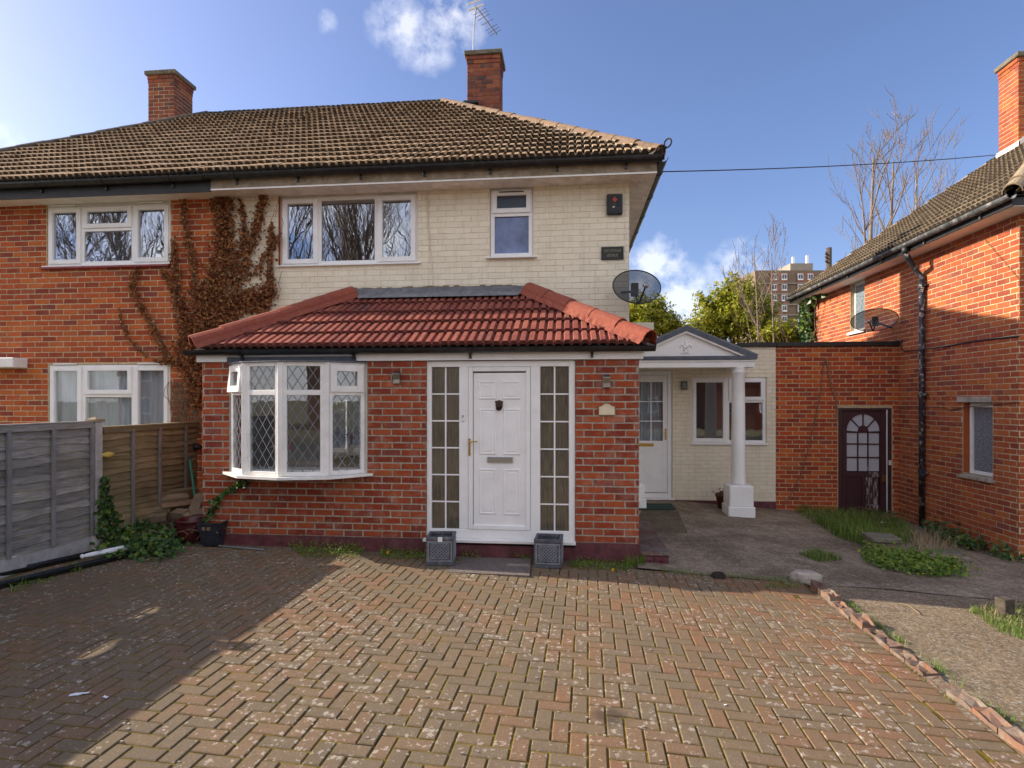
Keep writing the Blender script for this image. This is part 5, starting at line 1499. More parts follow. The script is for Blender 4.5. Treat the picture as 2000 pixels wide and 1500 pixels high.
ridge_line(rh, (REX - .02, RYF + .02, REZ + .05), RAP, M['tile_right'], .09, bed=M['conc_cap'], drop=.04, name='hip_tile')
rcx = at_y(1989, 200, 11.45).x
rcz = at_y(1989, 112, 11.45).z
ch3 = chimney(rh, rcx, rcx + .75, 11.45, 11.45 + .48, 5.6, rcz, M['brick_right'], M['mortar'], 33)
m = MB(); zf = REZ + (rcx - REX) * math.tan(PIT); m.extrude([Vector((rcx - .03, 11.40, zf - .1)), Vector((rcx + .40, 11.40, zf + .25)), Vector((rcx + .40, 11.40, zf + .52)), Vector((rcx - .03, 11.40, zf + .22))], (0, .04, 0)); m.box((rcx - .035, 11.40, zf - .1), (rcx - .008, 11.96, zf + .2)); m.build('flashing', M['upvc_old'], ch3)
# downpipe with swan neck
pY = at_x(1800, 700, XR - .07).y
m = MB(); m.smooth = True
gY = at_x(1768, 480, REX - .05).y
m.tube([(REX - .05, gY, REZ - .05), (REX - .05, gY, REZ - .16)], .05, 10)
m.tube([(REX - .05, gY, REZ - .13), (REX - .02, gY - .03, REZ - .24), (XR - .12, pY + .06, REZ - .42), (XR - .07, pY, REZ - .52), (XR - .07, pY, REZ - .70)], .042, 10)
m.tube([(XR - .07, pY, REZ - .62), (XR - .07, pY, 2.0), (XR - .07, pY, g(6, 0) + .03)], .042, 12)
dp = m.build('downpipe', M['pipe_old'], rh)
for z in (3.80, 1.95, .62):
    m = MB(); m.lathe([(.052, -.04), (.056, -.03), (.056, .05), (.046, .06)], (XR - .07, pY, z), 12); m.box((XR - .06, pY - .09, z), (XR - .006, pY + .09, z + .03)); m.build('pipe_collar', M['pipe_old'], dp)
# cables along the side wall
def PX(x, y, d=.015): return at_x(x, y, XR - d)
m = MB(); m.tube([PX(1762, 664), PX(1759, 672), PX(1762, 684), PX(1768, 686), PX(1800, 683, .12), PX(1850, 676), PX(1900, 667), PX(1950, 661), PX(1990, 657)], .011, 6); m.build('wall_cable', M['black_dull'], rh)
m = MB(); m.tube([PX(1742, 795), PX(1800, 795, .12), PX(1845, 796), PX(1852, 800), PX(1858, 802), PX(1870, 798), PX(1886, 795), PX(1990, 786)], .006, 5); m.build('wall_cable', M['stem_dark'], rh)
# overhead cable between the two houses
A_, B_ = Vector((EX1 + .06, EY + .1, EZ - .14)), at_x(1952, 302, rcx - .05)
m = MB(); m.tube([A_.lerp(B_, k / 20) + Vector((0, 0, -.05 * 4 * (k / 20) * (1 - k / 20))) for k in range(21)], .008, 5)
tag(m.build('overhead_cable', M['black_dull']), 'thin black overhead cable strung between the two house roofs', 'cable')
m = MB(); c0 = at_y(1241, 343, YH - .18); m.tube([c0 + Vector((.03 * math.sin(t), 0, .035 * math.cos(t) - .04)) for t in [k * .4 for k in range(17)]], .005, 5); m.build('cable_loop', M['upvc_old'], house)

# ------------------------------------------------------------------ satellite dishes, alarm box, name board
def dish(center, normal, a, b, mount, label, flip=1):
    t = thing('satellite_dish', label, 'satellite dish', mount)
    n_ = Vector(normal).normalized(); ux = Vector((0, 0, 1)).cross(n_).normalized(); uz = n_.cross(ux)
    m = MB(); m.smooth = True; R_, K = 7, 40
    for ri in range(R_ + 1):
        q = ri / R_
        for k in range(K):
            an = 2 * math.pi * k / K
            m.v.append(tuple(Vector(center) + ux * (a * q * math.cos(an)) + uz * (b * q * math.sin(an)) + n_ * (.07 * q * q - .07)))
    for ri in range(R_):
        for k in range(K): k2 = (k + 1) % K; m.f.append((ri * K + k, ri * K + k2, (ri + 1) * K + k2, (ri + 1) * K + k)); m.r.append(0)
    m.build('reflector', M['dish'], t)
    m = MB(); m.tube([Vector(center) + ux * (a * math.cos(an)) + uz * (b * math.sin(an)) for an in [2 * math.pi * k / 40 for k in range(41)]], .008, 6, cap=False); m.build('rim', M['black_dull'], t)
    C = Vector(center)
    back = C - n_ * .10
    m = MB(); m.tube([back, back - n_ * .06, Vector(mount)], .018, 8); m.bbox(tuple(back + Vector((-.05, -.03, -.09))), tuple(back + Vector((.05, .03, .09))), .01); m.build('bracket', M['black_dull'], t)
    m = MB(); tip = C + n_ * .33 - uz * b * .55; m.tube([back - uz * b * .3, C - uz * b * .98, C - uz * b * 1.02 + n_ * .06, tip], .012, 6)
    m.build('arm', M['black_dull'], t)
    m = MB(); m.smooth = True; blob(m, tip, (.035, .035, .04), 8); m.tube([tip, tip - n_ * .07 + uz * .03], .022, 8); m.build('receiver', M['grey_metal'], t)
    return t
dc = at_y(1244, 560, YH - .32)
dish(dc, (.20, -.95, .22), .325, .235, (XC - .10, YH - .02, at_y(1205, 572, YH).z), 'dark mesh satellite dish on the corner of the cream painted house')
dc2 = at_x(1707, 625, XR - .42)
dish(dc2, (-.62, -.76, .18), .385, .215, (XR - .01, at_x(1742, 640, XR).y, at_x(1742, 640, XR).z), 'dark mesh satellite dish on the side wall of the right-hand brick house')
c = at_y(1200, 401, YH - .008)
ab = thing('alarm_box', 'dark square burglar alarm box with red diamond on the cream wall', 'alarm box', c)
hw_, hh_ = .108, .140
m = MB(); m.bbox(tuple(c + Vector((-hw_, -.06, -hh_))), tuple(c + Vector((hw_, 0, hh_))), .012); m.build('case', M['pot_black'], ab)
m = MB()
for a, b in ((-.085, -.018), (.018, .085)): m.bbox(tuple(c + Vector((a, -.068, -.04))), tuple(c + Vector((b, -.0605, .10))), .004)
m.bbox(tuple(c + Vector((-.09, -.066, -.115))), tuple(c + Vector((.09, -.0605, -.06))), .003); m.build('cover_panel', M['black_dull'], ab)
M['red_diamond'] = plain('red_reflector', (.42, .045, .03), .4, .1)
m = MB(); m.extrude([c + Vector((a, -.0685, .055 + b)) for a, b in ((0, -.042), (.036, 0), (0, .042), (-.036, 0))], (0, -.004, 0)); m.build('diamond', M['red_diamond'], ab)
boxobj('strobe', tuple(c + Vector((-.03, -.072, -.052))), tuple(c + Vector((-.004, -.0605, -.038))), M['upvc'], ab)
c = at_y(1196, 495, YH - .008)
nb = thing('name_board', 'black road name board with two lines of faded lettering on the cream wall', 'sign', c)
bw, bh2 = .152, .088
boxobj('board', tuple(c + Vector((-bw, -.02, -bh2))), tuple(c + Vector((bw, 0, bh2))), M['black_dull'], nb, .003)
fd = NM('faded_lettering')
vv = fd.noise(40, 3, .6, fd.stretch((2.0, 1, .6)))
fd.pbr(fd.mix(ss(fd, vv, .35, .65), (.035, .034, .028), (.16, .15, .11)), .6)
for z, w in ((.034, .115), (-.032, .075)): boxobj('lettering', tuple(c + Vector((-w, -.0225, z - .022))), tuple(c + Vector((w, -.0205, z + .022))), fd.m, nb)

# ------------------------------------------------------------------ fence
XF = -5.50
gF = g(XF)
fz = lambda y: at_x(185, y, XF).z
FT = at_x(100, 826, XF).z
fence = thing('lap_fence', 'weathered wooden lap fence with concrete posts along the left of the driveway', 'fence', (XF, 4.0, gF))
def fence_panel(y0, y1, top, mat, label, n=14, gaps=(), seed=0, battens=(), rail=True):
    rr = random.Random(seed)
    t = boxobj('fence_panel', (XF - .03, y0 + .01, gF - .12), (XF + .02, y1 - .01, gF + .17), M['conc_post'], fence, .006)
    t['label'] = label
    zb = gF + .175; hgt = top - zb - .05; bh_ = hgt / n
    for k in range(n):
        z = zb + k * bh_
        N = 22; ph = rr.uniform(0, 6); m = MB(); w1, w2 = rr.uniform(.4, 1), rr.uniform(.3, .8)
        lowv, upv = [], []
        for i in range(N + 1):
            y = y0 - .015 + (y1 - y0 + .03) * i / N
            wv = .016 * w1 * math.sin(y * 5 + ph) + .008 * w2 * math.sin(y * 17 + ph * 2)
            gp = 0
            for (gk, ga, gb, gh) in gaps:
                if gk == k and ga < y < gb: gp = gh * math.sin(math.pi * (y - ga) / (gb - ga)) ** .6
            up_gap = 0
            for (gk, ga, gb, gh) in gaps:
                if gk == k + 1 and ga < y < gb: up_gap = .02
            lowv.append((y, z - .014 + wv + gp)); upv.append((y, z + bh_ + .018 - up_gap))
        for i in range(N):
            (ya, la), (yb, lb) = lowv[i], lowv[i + 1]; ua, ub = upv[i][1], upv[i + 1][1]
            o1, o2 = .026, -.006
            m.face([(XF + o1, ya, la), (XF + o1, yb, lb), (XF + o2, yb, ub), (XF + o2, ya, ua)])
            m.face([(XF + o1 - .007, yb, lb), (XF + o1 - .007, ya, la), (XF + o2 - .007, ya, ua), (XF + o2 - .007, yb, ub)])
            m.face([(XF + o1 - .007, ya, la), (XF + o1 - .007, yb, lb), (XF + o1, yb, lb), (XF + o1, ya, la)])
            m.face([(XF + o2, ya, ua), (XF + o2, yb, ub), (XF + o2 - .007, yb, ub), (XF + o2 - .007, ya, ua)])
        m.build('board', mat, t)
    for b in battens: 
        boxobj('batten', (XF + .027, b - .02, zb - .01), (XF + .055, b + .02, top - .045), M['batten'], t, .003)
    boxobj('top_rail', (XF + .020, y0 + .015, top - .075), (XF + .050, y1 - .015, top - .012), mat, t, .003)
    boxobj('capping', (XF - .035, y0 + .01, top - .0115), (XF + .055, y1 - .01, top + .006), mat, t, .003)
    return t
yP = at_x(186, 900, XF).y
def fp(y): return [y]
fence_panel(yP - 1.89, yP - .06, FT, M['wood_grey'], 'weathered grey lap fence panel in front of the concrete post', battens=(at_x(10, 900, XF).y, at_x(98, 900, XF).y, yP - .085, yP - 1.6), seed=3, gaps=((9, yP - 1.75, yP - 1.42, .04),))
fence_panel(yP + .06, YH - .03, at_x(290, 829, XF).z, M['wood_brown'], 'mossy brown lap fence panel between the concrete post and the house', battens=tuple(at_x(x, 900, XF).y for x in (254, 307, 358)), seed=4)
fence_panel(yP - 3.80, yP - 2.01, FT, M['wood_grey'], 'weathered grey lap fence panel running on towards the road', battens=(yP - 2.4, yP - 2.9, yP - 3.4), seed=5, gaps=((10, yP - 2.42, yP - 2.06, .045), (8, yP - 3.35, yP - 3.1, .03)))
fence_panel(yP - 5.70, yP - 3.91, FT, M['wood_grey'], 'weathered grey lap fence panel at the road end of the drive', battens=(yP - 4.4, yP - 4.9, yP - 5.4), seed=6)
for i, (yy, lab) in enumerate(((yP, 'square concrete fence post with weathered cap between grey and brown panels'), (yP - 1.95, 'square concrete fence post further along the grey panels'), (yP - 3.855, 'square concrete fence post near the road end of the fence'))):
    top = at_x(184, 824, XF).z if i == 0 else FT + .06
    t = boxobj('fence_post', (XF - .055, yy - .05, gF - .2), (XF + .055, yy + .05, top), M['conc_post'], fence, .008)
    m = MB(); a = .066; z = top + .001
    base = [Vector((XF - a, yy - a, z)), Vector((XF + a, yy - a, z)), Vector((XF + a, yy + a, z)), Vector((XF - a, yy + a, z))]
    m.add(base + [p + Vector((0, 0, .03)) for p in base] + [Vector((XF, yy, z + .06))], [(3, 2, 1, 0), (0, 1, 5, 4), (1, 2, 6, 5), (2, 3, 7, 6), (3, 0, 4, 7), (4, 5, 8), (5, 6, 8), (6, 7, 8), (7, 4, 8)]); m.build('post_cap', M['wood_cut'], t)
# ------------------------------------------------------------------ plants: helpers
def leaf(m, c, nrm, size, rr, asp=.6, fold=.25):
    n_ = Vector(nrm).normalized(); a = n_.orthogonal().normalized()
    a = Matrix.Rotation(rr.uniform(0, 6.283), 3, n_) @ a; b = n_.cross(a)
    c = Vector(c); L = a * size * .5; Wd = b * size * .5 * asp; up = n_ * size * fold * .5
    k = len(m.v)
    m.v += [tuple(c - L), tuple(c + Wd + up), tuple(c + L), tuple(c - Wd + up)]
    r = rr.random()
    m.f += [(k, k + 1, k + 2), (k, k + 2, k + 3)]; m.r += [r, r]
def rndn(rr, bias=(0, 0, 0), k=1.0):
    return Vector((rr.gauss(0, 1), rr.gauss(0, 1), rr.gauss(0, 1))) * k + Vector(bias)
def blades(m, pts, h, rr, w=.006, lean=.5, seg=2):
    for p in pts:
        p = Vector(p); hh = h * rr.uniform(.45, 1.15); a = rr.uniform(0, 6.283); d = Vector((math.cos(a), math.sin(a), 0)); s_ = d.cross(Vector((0, 0, 1))) * w * .5
        ln = lean * rr.uniform(.1, 1.2); r = rr.random(); k = len(m.v)
        q1 = p + Vector((0, 0, hh * .55)) + d * hh * ln * .3; q2 = p + Vector((0, 0, hh * (1 - .35 * ln))) + d * hh * ln
        m.v += [tuple(p - s_), tuple(p + s_), tuple(q1 + s_ * .8), tuple(q1 - s_ * .8), tuple(q2)]
        m.f += [(k, k + 1, k + 2, k + 3), (k + 3, k + 2, k + 4)]; m.r += [r, r]
def in_poly(x, y, P_):
    c = False; j = len(P_) - 1
    for i in range(len(P_)):
        if (P_[i][1] > y) != (P_[j][1] > y) and x < (P_[j][0] - P_[i][0]) * (y - P_[i][1]) / (P_[j][1] - P_[i][1]) + P_[i][0]: c = not c
        j = i
    return c
def ground_pt(x, y, dz=0.0):
    z = 0.0
    for _ in range(5): p = at_z(x, y, z + dz); z = g(p.x, p.y)
    return p
def poly_ground(P_, n, rr, dz=0.0):
    """random points on the ground inside a pixel-traced patch of it, even in area on the ground"""
    W = [ground_pt(x, y) for x, y in P_]; Q = [(p.x, p.y) for p in W]
    x0, x1 = min(p[0] for p in Q), max(p[0] for p in Q); y0, y1 = min(p[1] for p in Q), max(p[1] for p in Q)
    out_ = []
    while len(out_) < n:
        x, y = rr.uniform(x0, x1), rr.uniform(y0, y1)
        if in_poly(x, y, Q):
            if len(P_) > 5: x += rr.gauss(0, .06); y += rr.gauss(0, .06)
            out_.append(Vector((x, y, g(x, y) + dz)))
    return out_

# ---- dead creeper on the red brick house
cr = thing('creeper', 'brown withered creeper climbing the wall of the red brick house', 'climbing plant', (at_y(380, 800, YH).x, YH - .05, .1))
rr = random.Random(17)
strokes = [([(440, 369), (438, 420), (434, 487), (420, 553), (392, 620), (372, 700)], 22, 42, 2600),
           ([(420, 380), (428, 420), (445, 470), (460, 530), (455, 590), (430, 640)], 12, 40, 1300),
           ([(357, 392), (360, 433), (371, 487), (378, 527), (390, 590)], 7, 16, 420),
           ([(339, 470), (340, 513), (347, 567), (360, 633), (372, 690)], 6, 22, 700),
           ([(267, 525), (256, 560), (277, 601), (301, 647), (322, 690), (350, 715)], 7, 14, 620),
           ([(317, 527), (333, 553), (346, 593), (362, 640)], 6, 14, 320),
           ([(233, 601), (238, 633), (256, 668), (288, 697)], 2.5, 4, 90),
           ([(513, 373), (512, 405), (500, 445), (484, 495), (476, 540)], 9, 20, 800),
           ([(530, 440), (528, 485), (526, 540), (520, 590), (500, 610)], 6, 18, 620),
           ([(548, 460), (534, 475), (515, 500), (500, 540)], 4, 12, 200),
           ([(470, 395), (478, 440), (474, 490)], 6, 14, 260),
           ([(300, 704), (330, 706), (365, 706)], 3, 10, 160),
           ([(360, 660), (366, 700), (374, 745), (380, 790)], 26, 14, 1500),
           ([(385, 690), (388, 740), (386, 790)], 9, 7, 500),
           ([(390, 560), (440, 600), (490, 580), (530, 575)], 30, 24, 1700),
           ([(385, 640), (400, 620), (430, 610), (470, 600)], 26, 26, 900)]
ml = MB(); mst = MB()
def along(pl, t):
    n_ = len(pl) - 1; q = min(n_ - 1e-6, t * n_); i = int(q); f_ = q - i
    return pl[i][0] + (pl[i + 1][0] - pl[i][0]) * f_, pl[i][1] + (pl[i + 1][1] - pl[i][1]) * f_
for pl, w0, w1, nn in strokes:
    for _ in range(int(nn * .78)):
        t = rr.random(); x, y = along(pl, t); w = w0 + (w1 - w0) * t
        x += rr.gauss(0, w * .40); y += rr.gauss(0, w * .36 + 2)
        if x > 552: continue
        d = abs(rr.gauss(0, .05)) + .015
        if y < 384 - (x - 400) * .035: continue
        p = at_y(x, y, YH - d)
        leaf(ml, p, Vector((rr.gauss(0, .55), -1, rr.gauss(.25, .5))), rr.uniform(.026, .066), rr, .75, .5)
    for s_ in range(max(2, int(w1 / 4))):
        off = rr.gauss(0, w1 * .3); ph = rr.uniform(0, 6); pts = []
        for k in range(14):
            t = k / 13; x, y = along(pl, t); pts.append(at_y(x + off * t + 3 * math.sin(t * 7 + ph), y, YH - .02 - .015 * rr.random()))
        mst.tube(pts, [.003 + .005 * k / 13 for k in range(14)], 4)
for k in range(26):
    x0, y0 = rr.uniform(335, 540), rr.uniform(395, 640); pts = []
    for q in range(7): pts.append(at_y(x0, y0, YH - .03 - .02 * rr.random())); x0 += rr.gauss(3, 7); y0 -= rr.uniform(4, 14)
    mst.tube(pts, .0035, 4)
for k in range(60):                                           # bare stems at the foot
    x0 = rr.uniform(335, 392); pts = []
    for q in range(9): pts.append(at_y(x0, 850 - q * 13, YH - .03)); x0 += rr.gauss(0, 4)
    mst.tube(pts, .004, 4)
tag(ml.build('leaves', M['leaf_dead'], cr, rnd=True), kind='stuff')
tag(mst.build('stems', M['stem'], cr), kind='stuff')

# ---- ivy at the fence foot
iv = thing('ivy', 'dark green ivy sprawling over the ground and up the concrete fence post', 'ivy', (XF + .3, yP + .2, gF))
ml = MB(); mst = MB(); rr = random.Random(5)
def ivy_stroke(pl, w0, w1, n_, place, size=(.035, .075), bias=(.5, -.8, .4)):
    for _ in range(n_):
        t = rr.random(); x, y = along(pl, t); w = w0 + (w1 - w0) * t
        p = place(x + rr.gauss(0, w), y + rr.gauss(0, w * .6)); leaf(ml, p, rndn(rr, bias, .5), rr.uniform(*size), rr, .85, .35)
    mst.tube([place(*along(pl, k / 8)) for k in range(9)], .006, 5)
fx = lambda x, y: at_x(x, y, XF + .06 + abs(rr.gauss(0, .05)))
ivy_stroke([(206, 932), (206, 965), (200, 1000), (198, 1050)], 3, 8, 190, fx)
ivy_stroke([(214, 975), (218, 1005), (222, 1040)], 3, 9, 110, fx)
def heap(x, y):
    p = ground_pt(x, y + 20); return p + Vector((rr.gauss(0, .06), rr.gauss(0, .06), abs(rr.gauss(0, .055)) + .02))
for (a, b, n_) in (((200, 1035), (330, 1045), 900), ((200, 1060), (330, 1060), 500), ((225, 1022), (330, 1036), 350), ((290, 1030), (335, 1060), 250)):
    for _ in range(n_):
        t = rr.random(); p = heap(a[0] + (b[0] - a[0]) * t + rr.gauss(0, 6), a[1] + (b[1] - a[1]) * t + rr.gauss(0, 8))
        if p.x < XF + .03: p.x = XF + .03 + rr.random() * .05
        leaf(ml, p, rndn(rr, (.3, -.6, .9), .5), rr.uniform(.04, .085), rr, .85, .35)
tag(ml.build('leaves', M['leaf_ivy'], iv, rnd=True), kind='stuff'); tag(mst.build('stems', M['stem_dark'], iv), kind='stuff')
iv2 = thing('ivy', 'sprig of ivy climbing the extension brickwork under the bow window', 'ivy', (at_y(410, 1000, YE).x, YE - .05, .1))
ml = MB(); mst = MB()
wy = lambda x, y: at_y(x, y, YE - .03 - abs(rr.gauss(0, .03)))
ivy_stroke([(395, 1030), (412, 1000), (425, 975), (445, 960), (468, 946), (484, 944)], 4, 5, 150, wy, (.035, .07), (0, -1, .3))
tag(ml.build('leaves', M['leaf_ivy'], iv2, rnd=True), kind='stuff'); tag(mst.build('stems', M['stem'], iv2), kind='stuff')
# ivy on the far corner of the right-hand house
iv3 = thing('ivy', 'bright ivy growing up the far corner of the right-hand brick house', 'ivy', (XR - .1, YF, -.3))
ml = MB(); mst = MB()
iy = lambda x, y: at_x(x, y, XR - .05 - abs(rr.gauss(0, .06)))
ivy_stroke([(1590, 574), (1576, 590), (1574, 625), (1575, 668)], 4, 6, 700, iy, (.09, .17), (-.8, -.5, .3))
ivy_stroke([(1600, 578), (1580, 580), (1570, 585)], 6, 5, 220, iy, (.09, .16), (-.8, -.5, .3))
tag(ml.build('leaves', M['leaf_ivy'], iv3, rnd=True), kind='stuff'); tag(mst.build('stems', M['stem_dark'], iv3), kind='stuff')

# ---- laurels behind the annexe
def shrub(label, blobs, Y, n_, seed, size=(.08, .16), name='laurel_tree', mat='leaf_laurel'):
    rr = random.Random(seed)
    c0 = at_y(blobs[0][0], blobs[0][1], Y)
    t = thing(name, label, 'tree', (c0.x, Y + .5, g(c0.x)))
    m = MB(); tot = sum(b[2] * b[3] for b in blobs)
    tw = MB(); tw.tube([(c0.x, Y + .6, g(c0.x) - .1), (c0.x + .05, Y + .6, 1.5), (c0.x, Y + .6, 2.6)], [.12, .09, .05], 8)
    for bx, by, rx, ry in blobs:
        c = at_y(bx, by, Y); s_ = FPX / (Y * CT); RX, RZ_ = rx / s_, ry / s_; RY_ = RX * .9; cy = Y + .6
        tw.tube([(c0.x, Y + .6, 1.6), (c.x * .6 + c0.x * .4, cy, (c.z + 1.6) / 2), (c.x, cy, c.z)], [.06, .04, .015], 6)
        N_ = int(n_ * rx * ry / tot)
        twigs = []
        for _ in range(max(12, N_ // 14)):
            d = rndn(rr).normalized(); q = rr.uniform(.35, 1.08)
            twigs.append((Vector((c.x + d.x * RX * q, cy + d.y * RY_ * q, c.z + d.z * RZ_ * q)), d))
        for _ in range(N_):
            p, d = rr.choice(twigs)
            ax_ = (d + Vector((0, 0, .7))).normalized(); tt = rr.uniform(-.12, .14)
            pp = p + ax_ * tt * 1.5 + rndn(rr) * .045
            leaf(m, pp, rndn(rr, d * .8 + Vector((0, -.2, .5)), .7), rr.uniform(*size), rr, .42, .2)
    tag(m.build('crown', M[mat], t, rnd=True), kind='stuff'); tw.build('trunk', M['bark_dark'], t)
    return t
shrub('broad yellow-green laurel rising behind the portico and annexe roof', [(1440, 620, 62, 52), (1385, 645, 44, 40), (1462, 575, 34, 36), (1448, 548, 13, 16), (1385, 578, 14, 10), (1403, 596, 18, 16), (1500, 620, 34, 40), (1425, 575, 22, 28)], 16.0, 15000, 3)
shrub('yellow-green laurel showing between the cream house corner and the pediment', [(1255, 610, 36, 40), (1300, 625, 26, 38), (1294, 590, 10, 18), (1322, 640, 16, 22), (1235, 630, 30, 40)], 15.4, 7000, 4)
shrub('low dark laurel against the far corner of the right-hand house', [(1535, 652, 36, 24), (1560, 655, 20, 24), (1510, 655, 22, 20)], 15.2, 3500, 5)

# ---- bare trees
def bare_tree(label, base, top, seed, r0=.09, levels=4, mat='bark', spread=.5, nb=6, name='bare_tree', forks=None, straight=.8):
    rr = random.Random(seed); base, top = Vector(base), Vector(top)
    t = thing(name, label, 'tree', base)
    mt, mb = MB(), MB(); mt.smooth = mb.smooth = True
    H_ = (top - base).length
    def grow(p, d, L, r, lev, m):
        n_ = 6 if lev < 2 else 4; pts = [p]; rad = [r]; cur = p.copy(); dd = d.normalized()
        for k in range(n_):
            dd = (dd + rndn(rr) * (.018 if lev == 0 and 'street' not in label else .05 if lev == 0 else .10) + Vector((0, 0, .05 * lev))).normalized()
            cur = cur + dd * L / n_; pts.append(cur.copy()); rad.append(max((.0042 if 'street' in label else .006) * H_ / 8, r * (1 - .80 * (k + 1) / n_)))
        m.tube(pts, rad, 7 if lev == 0 else (5 if lev == 1 else 3), cap=False)
        if lev >= levels: return
        cnt = nb if lev == 0 else (7 if 'street' in label else (5, 4, 3)[min(2, lev - 1)])
        for k in range(cnt):
            f_ = (.28 + .70 * (k + rr.random()) / cnt) if lev == 0 else rr.uniform(.2, .98)
            q = f_ * n_; i = min(n_ - 1, int(q)); pp = pts[i].lerp(pts[i + 1], q - i); rr_ = rad[i] + (rad[i + 1] - rad[i]) * (q - i)
            a = rr.uniform(0, 6.283); o = dd.orthogonal().normalized(); o = Matrix.Rotation(a, 3, dd) @ o
            nd = (dd * (1 - spread * .5) + o * spread * rr.uniform(.6, 1.1) + Vector((0, 0, .32))).normalized()
            grow(pp, nd, L * rr.uniform(.38, .62) * ((1.15 - .4 * f_) if 'street' in label else (1.25 - .95 * f_) if lev == 0 else .8), rr_ * .62, lev + 1, mb)
    grow(base, (top - base), H_ * (.97 if levels == 3 and 'street' not in label else .9), r0, 0, mt)
    mt.build('trunk', M[mat], t); mb.build('branches', M[mat], t)
    return t
def tree_px(label, xb, xt, yt, Y, seed, **kw):
    a, b = at_y(xb, 700, Y), at_y(xt, yt, Y); a.z = g(a.x)
    return bare_tree(label, a, b, seed, **kw)
tree_px('slender bare tree with pale trunk growing through the laurel', 1494, 1488, 475, 15.0, 11, r0=.05, nb=5, spread=.6, levels=3)
tree_px('thin bare tree beside the far corner of the right-hand house', 1516, 1532, 475, 15.2, 12, r0=.05, nb=5, spread=.65, levels=3)
tree_px('bare tree with upswept branches behind the roof, nearest the utility pole', 1690, 1672, 300, 25, 23, r0=.17, nb=9, spread=.75, levels=3)
tree_px('bare tree behind the roof of the right-hand house, second from the utility pole', 1734, 1738, 300, 26, 14, r0=.15, nb=8, spread=.65, levels=3)
tree_px('bare tree behind the roof of the right-hand house, closest to its chimney', 1796, 1806, 300, 27, 25, r0=.15, nb=8, spread=.7, levels=3)
# street trees opposite, seen only as reflections in the window panes
for k, (x, y, h_) in enumerate(((-8.6, -10.5, 13), (-6.0, -12.5, 14), (-11.5, -12, 13), (-14.5, -10.8, 12), (-18.5, -11.5, 13), (-22, -10.5, 13), (-26, -12, 14), (-2.5, -13, 13), (4.5, -12.5, 13), (9.0, -11.5, 12))):
    bare_tree('tall bare street tree across the road, seen mirrored in the window panes', (x, y, -.1), (x + random.uniform(-.6, .6), y, h_), 40 + k, r0=.20, levels=3, nb=19, spread=.6, mat='bark')['group'] = 'bare street trees across the road'
hd = thing('hedge', 'clipped green hedge along the road edge, seen mirrored in the bow window', 'hedge', (-9, -3.2, .1))
m = MB(); rr = random.Random(9)
for _ in range(5000): leaf(m, (rr.uniform(-12, -6.2), -3.2 + rr.gauss(0, .35), .1 + rr.random() * 1.9), rndn(rr, (0, .5, .4), .8), rr.uniform(.08, .15), rr, .5)
tag(m.build('foliage', M['leaf_laurel'], hd, rnd=True), kind='stuff')
m = MB(); m.box((-12, -3.5, 0), (-6.3, -2.95, 1.75)); m.build('branches', M['bark_dark'], hd)

# ---- far block of flats
D_ = 132.0
tw = thing('tower_block', 'distant brown brick block of flats with small white windows above the laurels', 'building', at_d(1545, 760, D_))
s_ = FPX / D_
def F(x, y, dd=0.0): return at_d(x, y, D_ + dd)
rgt = Vector((CT, ST, 0)); fwd = Vector((-ST, CT, 0))
def fbox(x0, x1, y0, y1, d0, d1):
    """block on the far facade: pixel rectangle at its distance, depth d0..d1 behind the facade"""
    p = F(x0, y1); q = F(x1, y0); w = (x1 - x0) / s_; h_ = (y1 - y0) / s_
    Mx = Matrix.Translation(p) @ Matrix(((rgt.x, fwd.x, 0, 0), (rgt.y, fwd.y, 0, 0), (0, 0, 1, 0), (0, 0, 0, 1)))
    return (0, d0, 0), (w, d1, h_), Mx
M['tower_brick'] = plain('tower_brown_brick', (.22, .155, .105), .9, .1, .6)
M['tower_red'] = plain('tower_red_panel', (.30, .14, .10), .9, .1, .6)
M['tower_band'] = plain('tower_concrete_band', (.33, .29, .23), .9, .1, .6)
def fpart(name, rc, d0, d1, mat, par=tw):
    m = MB(); lo_, hi_, Mx = fbox(*rc, d0, d1); m.box(lo_, hi_, M=Mx); return m.build(name, mat, par)
fpart('wall', (1475, 1630, 528, 800), 0, 14, M['tower_brick'])
for cx0, cx1 in ((1503, 1538), (1556, 1592)): fpart('brick_panel', (cx0, cx1, 533, 790), -.25, -.02, M['tower_red'])
for k in range(9): fpart('floor_band', (1475, 1630, 553.0 + k * 20.5, 555.2 + k * 20.5), -.5, -.28, M['tower_band'])
for r_ in range(7):
    for cx_ in (1511, 1530.5, 1562, 1581.5, 1610):
        y = 541.5 + r_ * 20.5
        w = fpart('window', (cx_ - 5.2, cx_ + 5.2, y - 6.2, y + 6.2), -.42, -.27, M['upvc'])
        for q in (-1, 1): fpart('pane', (cx_ + q * 2.3 - 1.8, cx_ + q * 2.3 + 1.8, y - 4.8, y + 3.4), -.47, -.43, M['glass_slate'], w)
fpart('plant_room', (1556, 1601, 508, 527.9), 3, 9, M['tower_band'])
for x, y0, y1 in ((1567, 493, 508), (1595.5, 490, 508)): fpart('antenna', (x - 2.2, x + 2.2, y0, y1), 4, 4.6, M['upvc'])
fpart('mast', (1476.3, 1478.3, 509, 527.9), 1, 1.3, M['grey_metal'])
